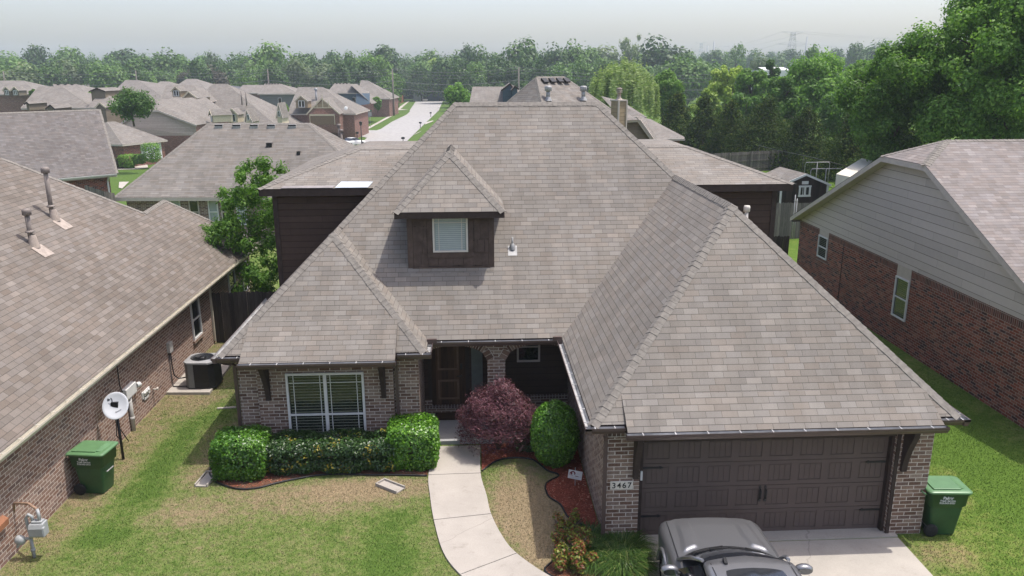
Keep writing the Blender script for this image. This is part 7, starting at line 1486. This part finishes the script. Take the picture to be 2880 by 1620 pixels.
def clump(label, x, y, n, R_, H_, seed):
    rg = np.random.default_rng(seed); a = rg.uniform(0, 6.28, n); r0 = .26*np.sqrt(rg.random(n)); L = R_*rg.uniform(.25, 1.25, n); h = H_*rg.uniform(.35, 1.05, n); V = []; w_ = .0075
    m = 5; S = np.linspace(0, 1, m); ca, sa = np.cos(a)[:, None], np.sin(a)[:, None]; rr = r0[:, None]+L[:, None]*S; zz = h[:, None]*(2.5*S-2.15*S*S); X, Y = ca*rr, sa*rr; wd = w_*(1-S*.85)
    Lf = np.stack([X-sa*wd, Y+ca*wd, zz], 2); Rt = np.stack([X+sa*wd, Y-ca*wd, zz], 2); co = np.stack([Lf, Rt], 2).reshape(n, m*2, 3); F = []
    base = (np.arange(n)*m*2)[:, None, None]; q = np.array([[2*i, 2*i+1, 2*i+3, 2*i+2] for i in range(m-1)])[None]; F = (base+q).reshape(-1, 4); me = bpy.data.meshes.new('blades'); me.from_pydata(co.reshape(-1, 3).tolist(), [], F.tolist()); me.materials.append(LM_['lirio']); me.update(); o = bpy.data.objects.new('ornamental_grass', me); COL.objects.link(o); o.location = (x, y, 0); return tag(o, label, 'grass clump', 'arching grass clumps by the driveway corner')
clump('arching grass clump against the brick garage corner', -.42, -.42, 1500, .5, .40, 301); clump('arching grass clump nearest the grey car', -.52, -.95, 1500, .5, .38, 302); clump('arching grass clump next to the red and yellow shrub', -.95, -.62, 1300, .5, .36, 303); clump('thin dark grass clump along the garage wall', -.98, -.05, 700, .38, .30, 304)
# far bushes by the white garage
for px, py, wp, hp_, mt, lab in ((361, 468, 44, 34, 'bright', 'yellow green rounded bush by the white garage'), (393, 460, 30, 26, 'mid', 'darker round bush next to the white garage door'), (365, 475, 22, 18, 'bright', 'small yellow green ball bush in front of the larger one'), (428, 455, 46, 52, 'mid', 'loose leafy shrub in front of the white garage door'), (336, 474, 30, 30, 'brown', 'dull reddish shrub at the brick corner by the white garage')):
    d = 106; p = D(d, px, py); rx = wp*d/FPX/2; hz = hp_*d/FPX; rg = np.random.default_rng(int(px*7)); shrub('bush', lab, (p.x, p.y, p.z), superell(rx, rx, 0, hz, .8, .3, .06), 1500, .11, .6, ((mt, 1),), int(px), None, hz*.6)
# mulch chips and lawn blades --------------------------------------------
def inpoly(x, y, P):
    c = np.zeros(len(x), bool); n = len(P)
    for i in range(n):
        x0, y0 = P[i]; x1, y1 = P[(i+1) % n]
        if y0 == y1: continue
        m = ((y0 > y) != (y1 > y)) & (x < (x1-x0)*(y-y0)/(y1-y0)+x0); c ^= m
    return c
rg = np.random.default_rng(400)
def scatter(poly, n):
    P = np.array(poly); lo, hi = P.min(0), P.max(0); x = rg.uniform(lo[0], hi[0], n); y = rg.uniform(lo[1], hi[1], n); k = inpoly(x, y, poly); return x[k], y[k]
x, y = scatter(pb2, 9000); x2, y2 = scatter(pb3, 1500); x3, y3 = scatter(pb1, 2500); x, y = np.concatenate([x, x2, x3]), np.concatenate([y, y2, y3]); P = np.stack([x, y, np.full(len(x), .022)+rg.random(len(x))*.012], 1); N = rg.normal(size=P.shape)*.3+np.array([0, 0, 1]); LM_['chip'] = leafmat('mulch_chip', [(0, (.12, .034, .020)), (.5, (.27, .075, .048)), (.9, (.40, .14, .095)), (1, (.55, .36, .26))], .9, 0, .1)
o = mesh_obj('mulch_chips', quads('mulch_chips', P, N, .026, .28, LM_['chip'], rg)); tag(o, 'red mulch chips strewn over the planting beds', 'mulch', kind='stuff')
pw_ = [(p.x, p.y) for p in wl]+[(p.x, p.y) for p in wr[::-1]]; pdrv = [(-.14, .3), (-.14, -14), (5.19, -14), (5.19, .3)]; ph = [(-8.92, 4.3), (-8.92, 9.2), (5.7, 9.2), (5.7, -.08), (-.72, -.08), (-.72, 4.3)]; pac = [(-12.13, 7.9), (-10.85, 7.9), (-10.9, 10.3), (-12.13, 10.3)]
def blades(x, y, h0, lean, w0):
    n = len(x); a = rg.uniform(0, 6.28, n); h = h0*rg.uniform(.5, 1.3, n); l = h*lean*rg.uniform(.2, 1.3, n); w_ = w0*rg.uniform(.7, 1.3, n); b0 = rg.uniform(0, 6.28, n); V = np.empty((n, 3, 3))
    V[:, 0] = np.stack([x-np.sin(b0)*w_, y+np.cos(b0)*w_, np.zeros(n)-.003], 1); V[:, 1] = np.stack([x+np.sin(b0)*w_, y-np.cos(b0)*w_, np.zeros(n)-.003], 1); V[:, 2] = np.stack([x+np.cos(a)*l, y+np.sin(a)*l, h], 1); return V
VV = []
for (x0, x1, y0, y1, dens) in ((-12.1, -3.0, -2.6, 8.5, 1500), (-12.1, -9.0, 8.5, 12.5, 700), (-3.2, -.7, -1.6, 3.6, 1500), (5.2, 11, -3.0, 9.0, 1300), (5.7, 11, 9, 14, 500)):
    n = int((x1-x0)*(y1-y0)*dens); x = rg.uniform(x0, x1, n); y = rg.uniform(y0, y1, n); k = np.ones(n, bool)
    for pl in (pw_, pdrv, ph, pb1, pb2, pb3, pac): k &= ~inpoly(x, y, pl)
    VV.append(blades(x[k], y[k], .034, .9, .0062))
V = np.concatenate(VV); n = len(V); me = bpy.data.meshes.new('lawn_grass'); me.vertices.add(3*n); me.vertices.foreach_set('co', V.reshape(-1)); me.loops.add(3*n); me.loops.foreach_set('vertex_index', np.arange(3*n, dtype=np.int32)); me.polygons.add(n); me.polygons.foreach_set('loop_start', np.arange(0, 3*n, 3, dtype=np.int32)); me.polygons.foreach_set('loop_total', np.full(n, 3, dtype=np.int32)); me.materials.append(M['blade']); me.update(calc_edges=True); o = mesh_obj('lawn_grass', me); tag(o, 'short mown lawn grass, green with dry tan patches', 'grass', kind='stuff')
# ------------------------------------------------------------------ haze: pale summer air
b = MB(); b.box((-1500, -120, -8), (1500, 1700, 60)); hz = NT('haze_air'); hz.t.nodes.remove(hz.b); pv = hz.n('VolumePrincipled'); pv.inputs['Color'].default_value = (.78, .88, 1.0, 1); pv.inputs['Density'].default_value = .00032; pv.inputs['Anisotropy'].default_value = .0; hz.l(pv.outputs[0], hz.out.inputs['Volume'])
tag(b.build('haze', hz.m), 'pale summer haze hanging over the whole neighbourhood', 'haze', kind='stuff')
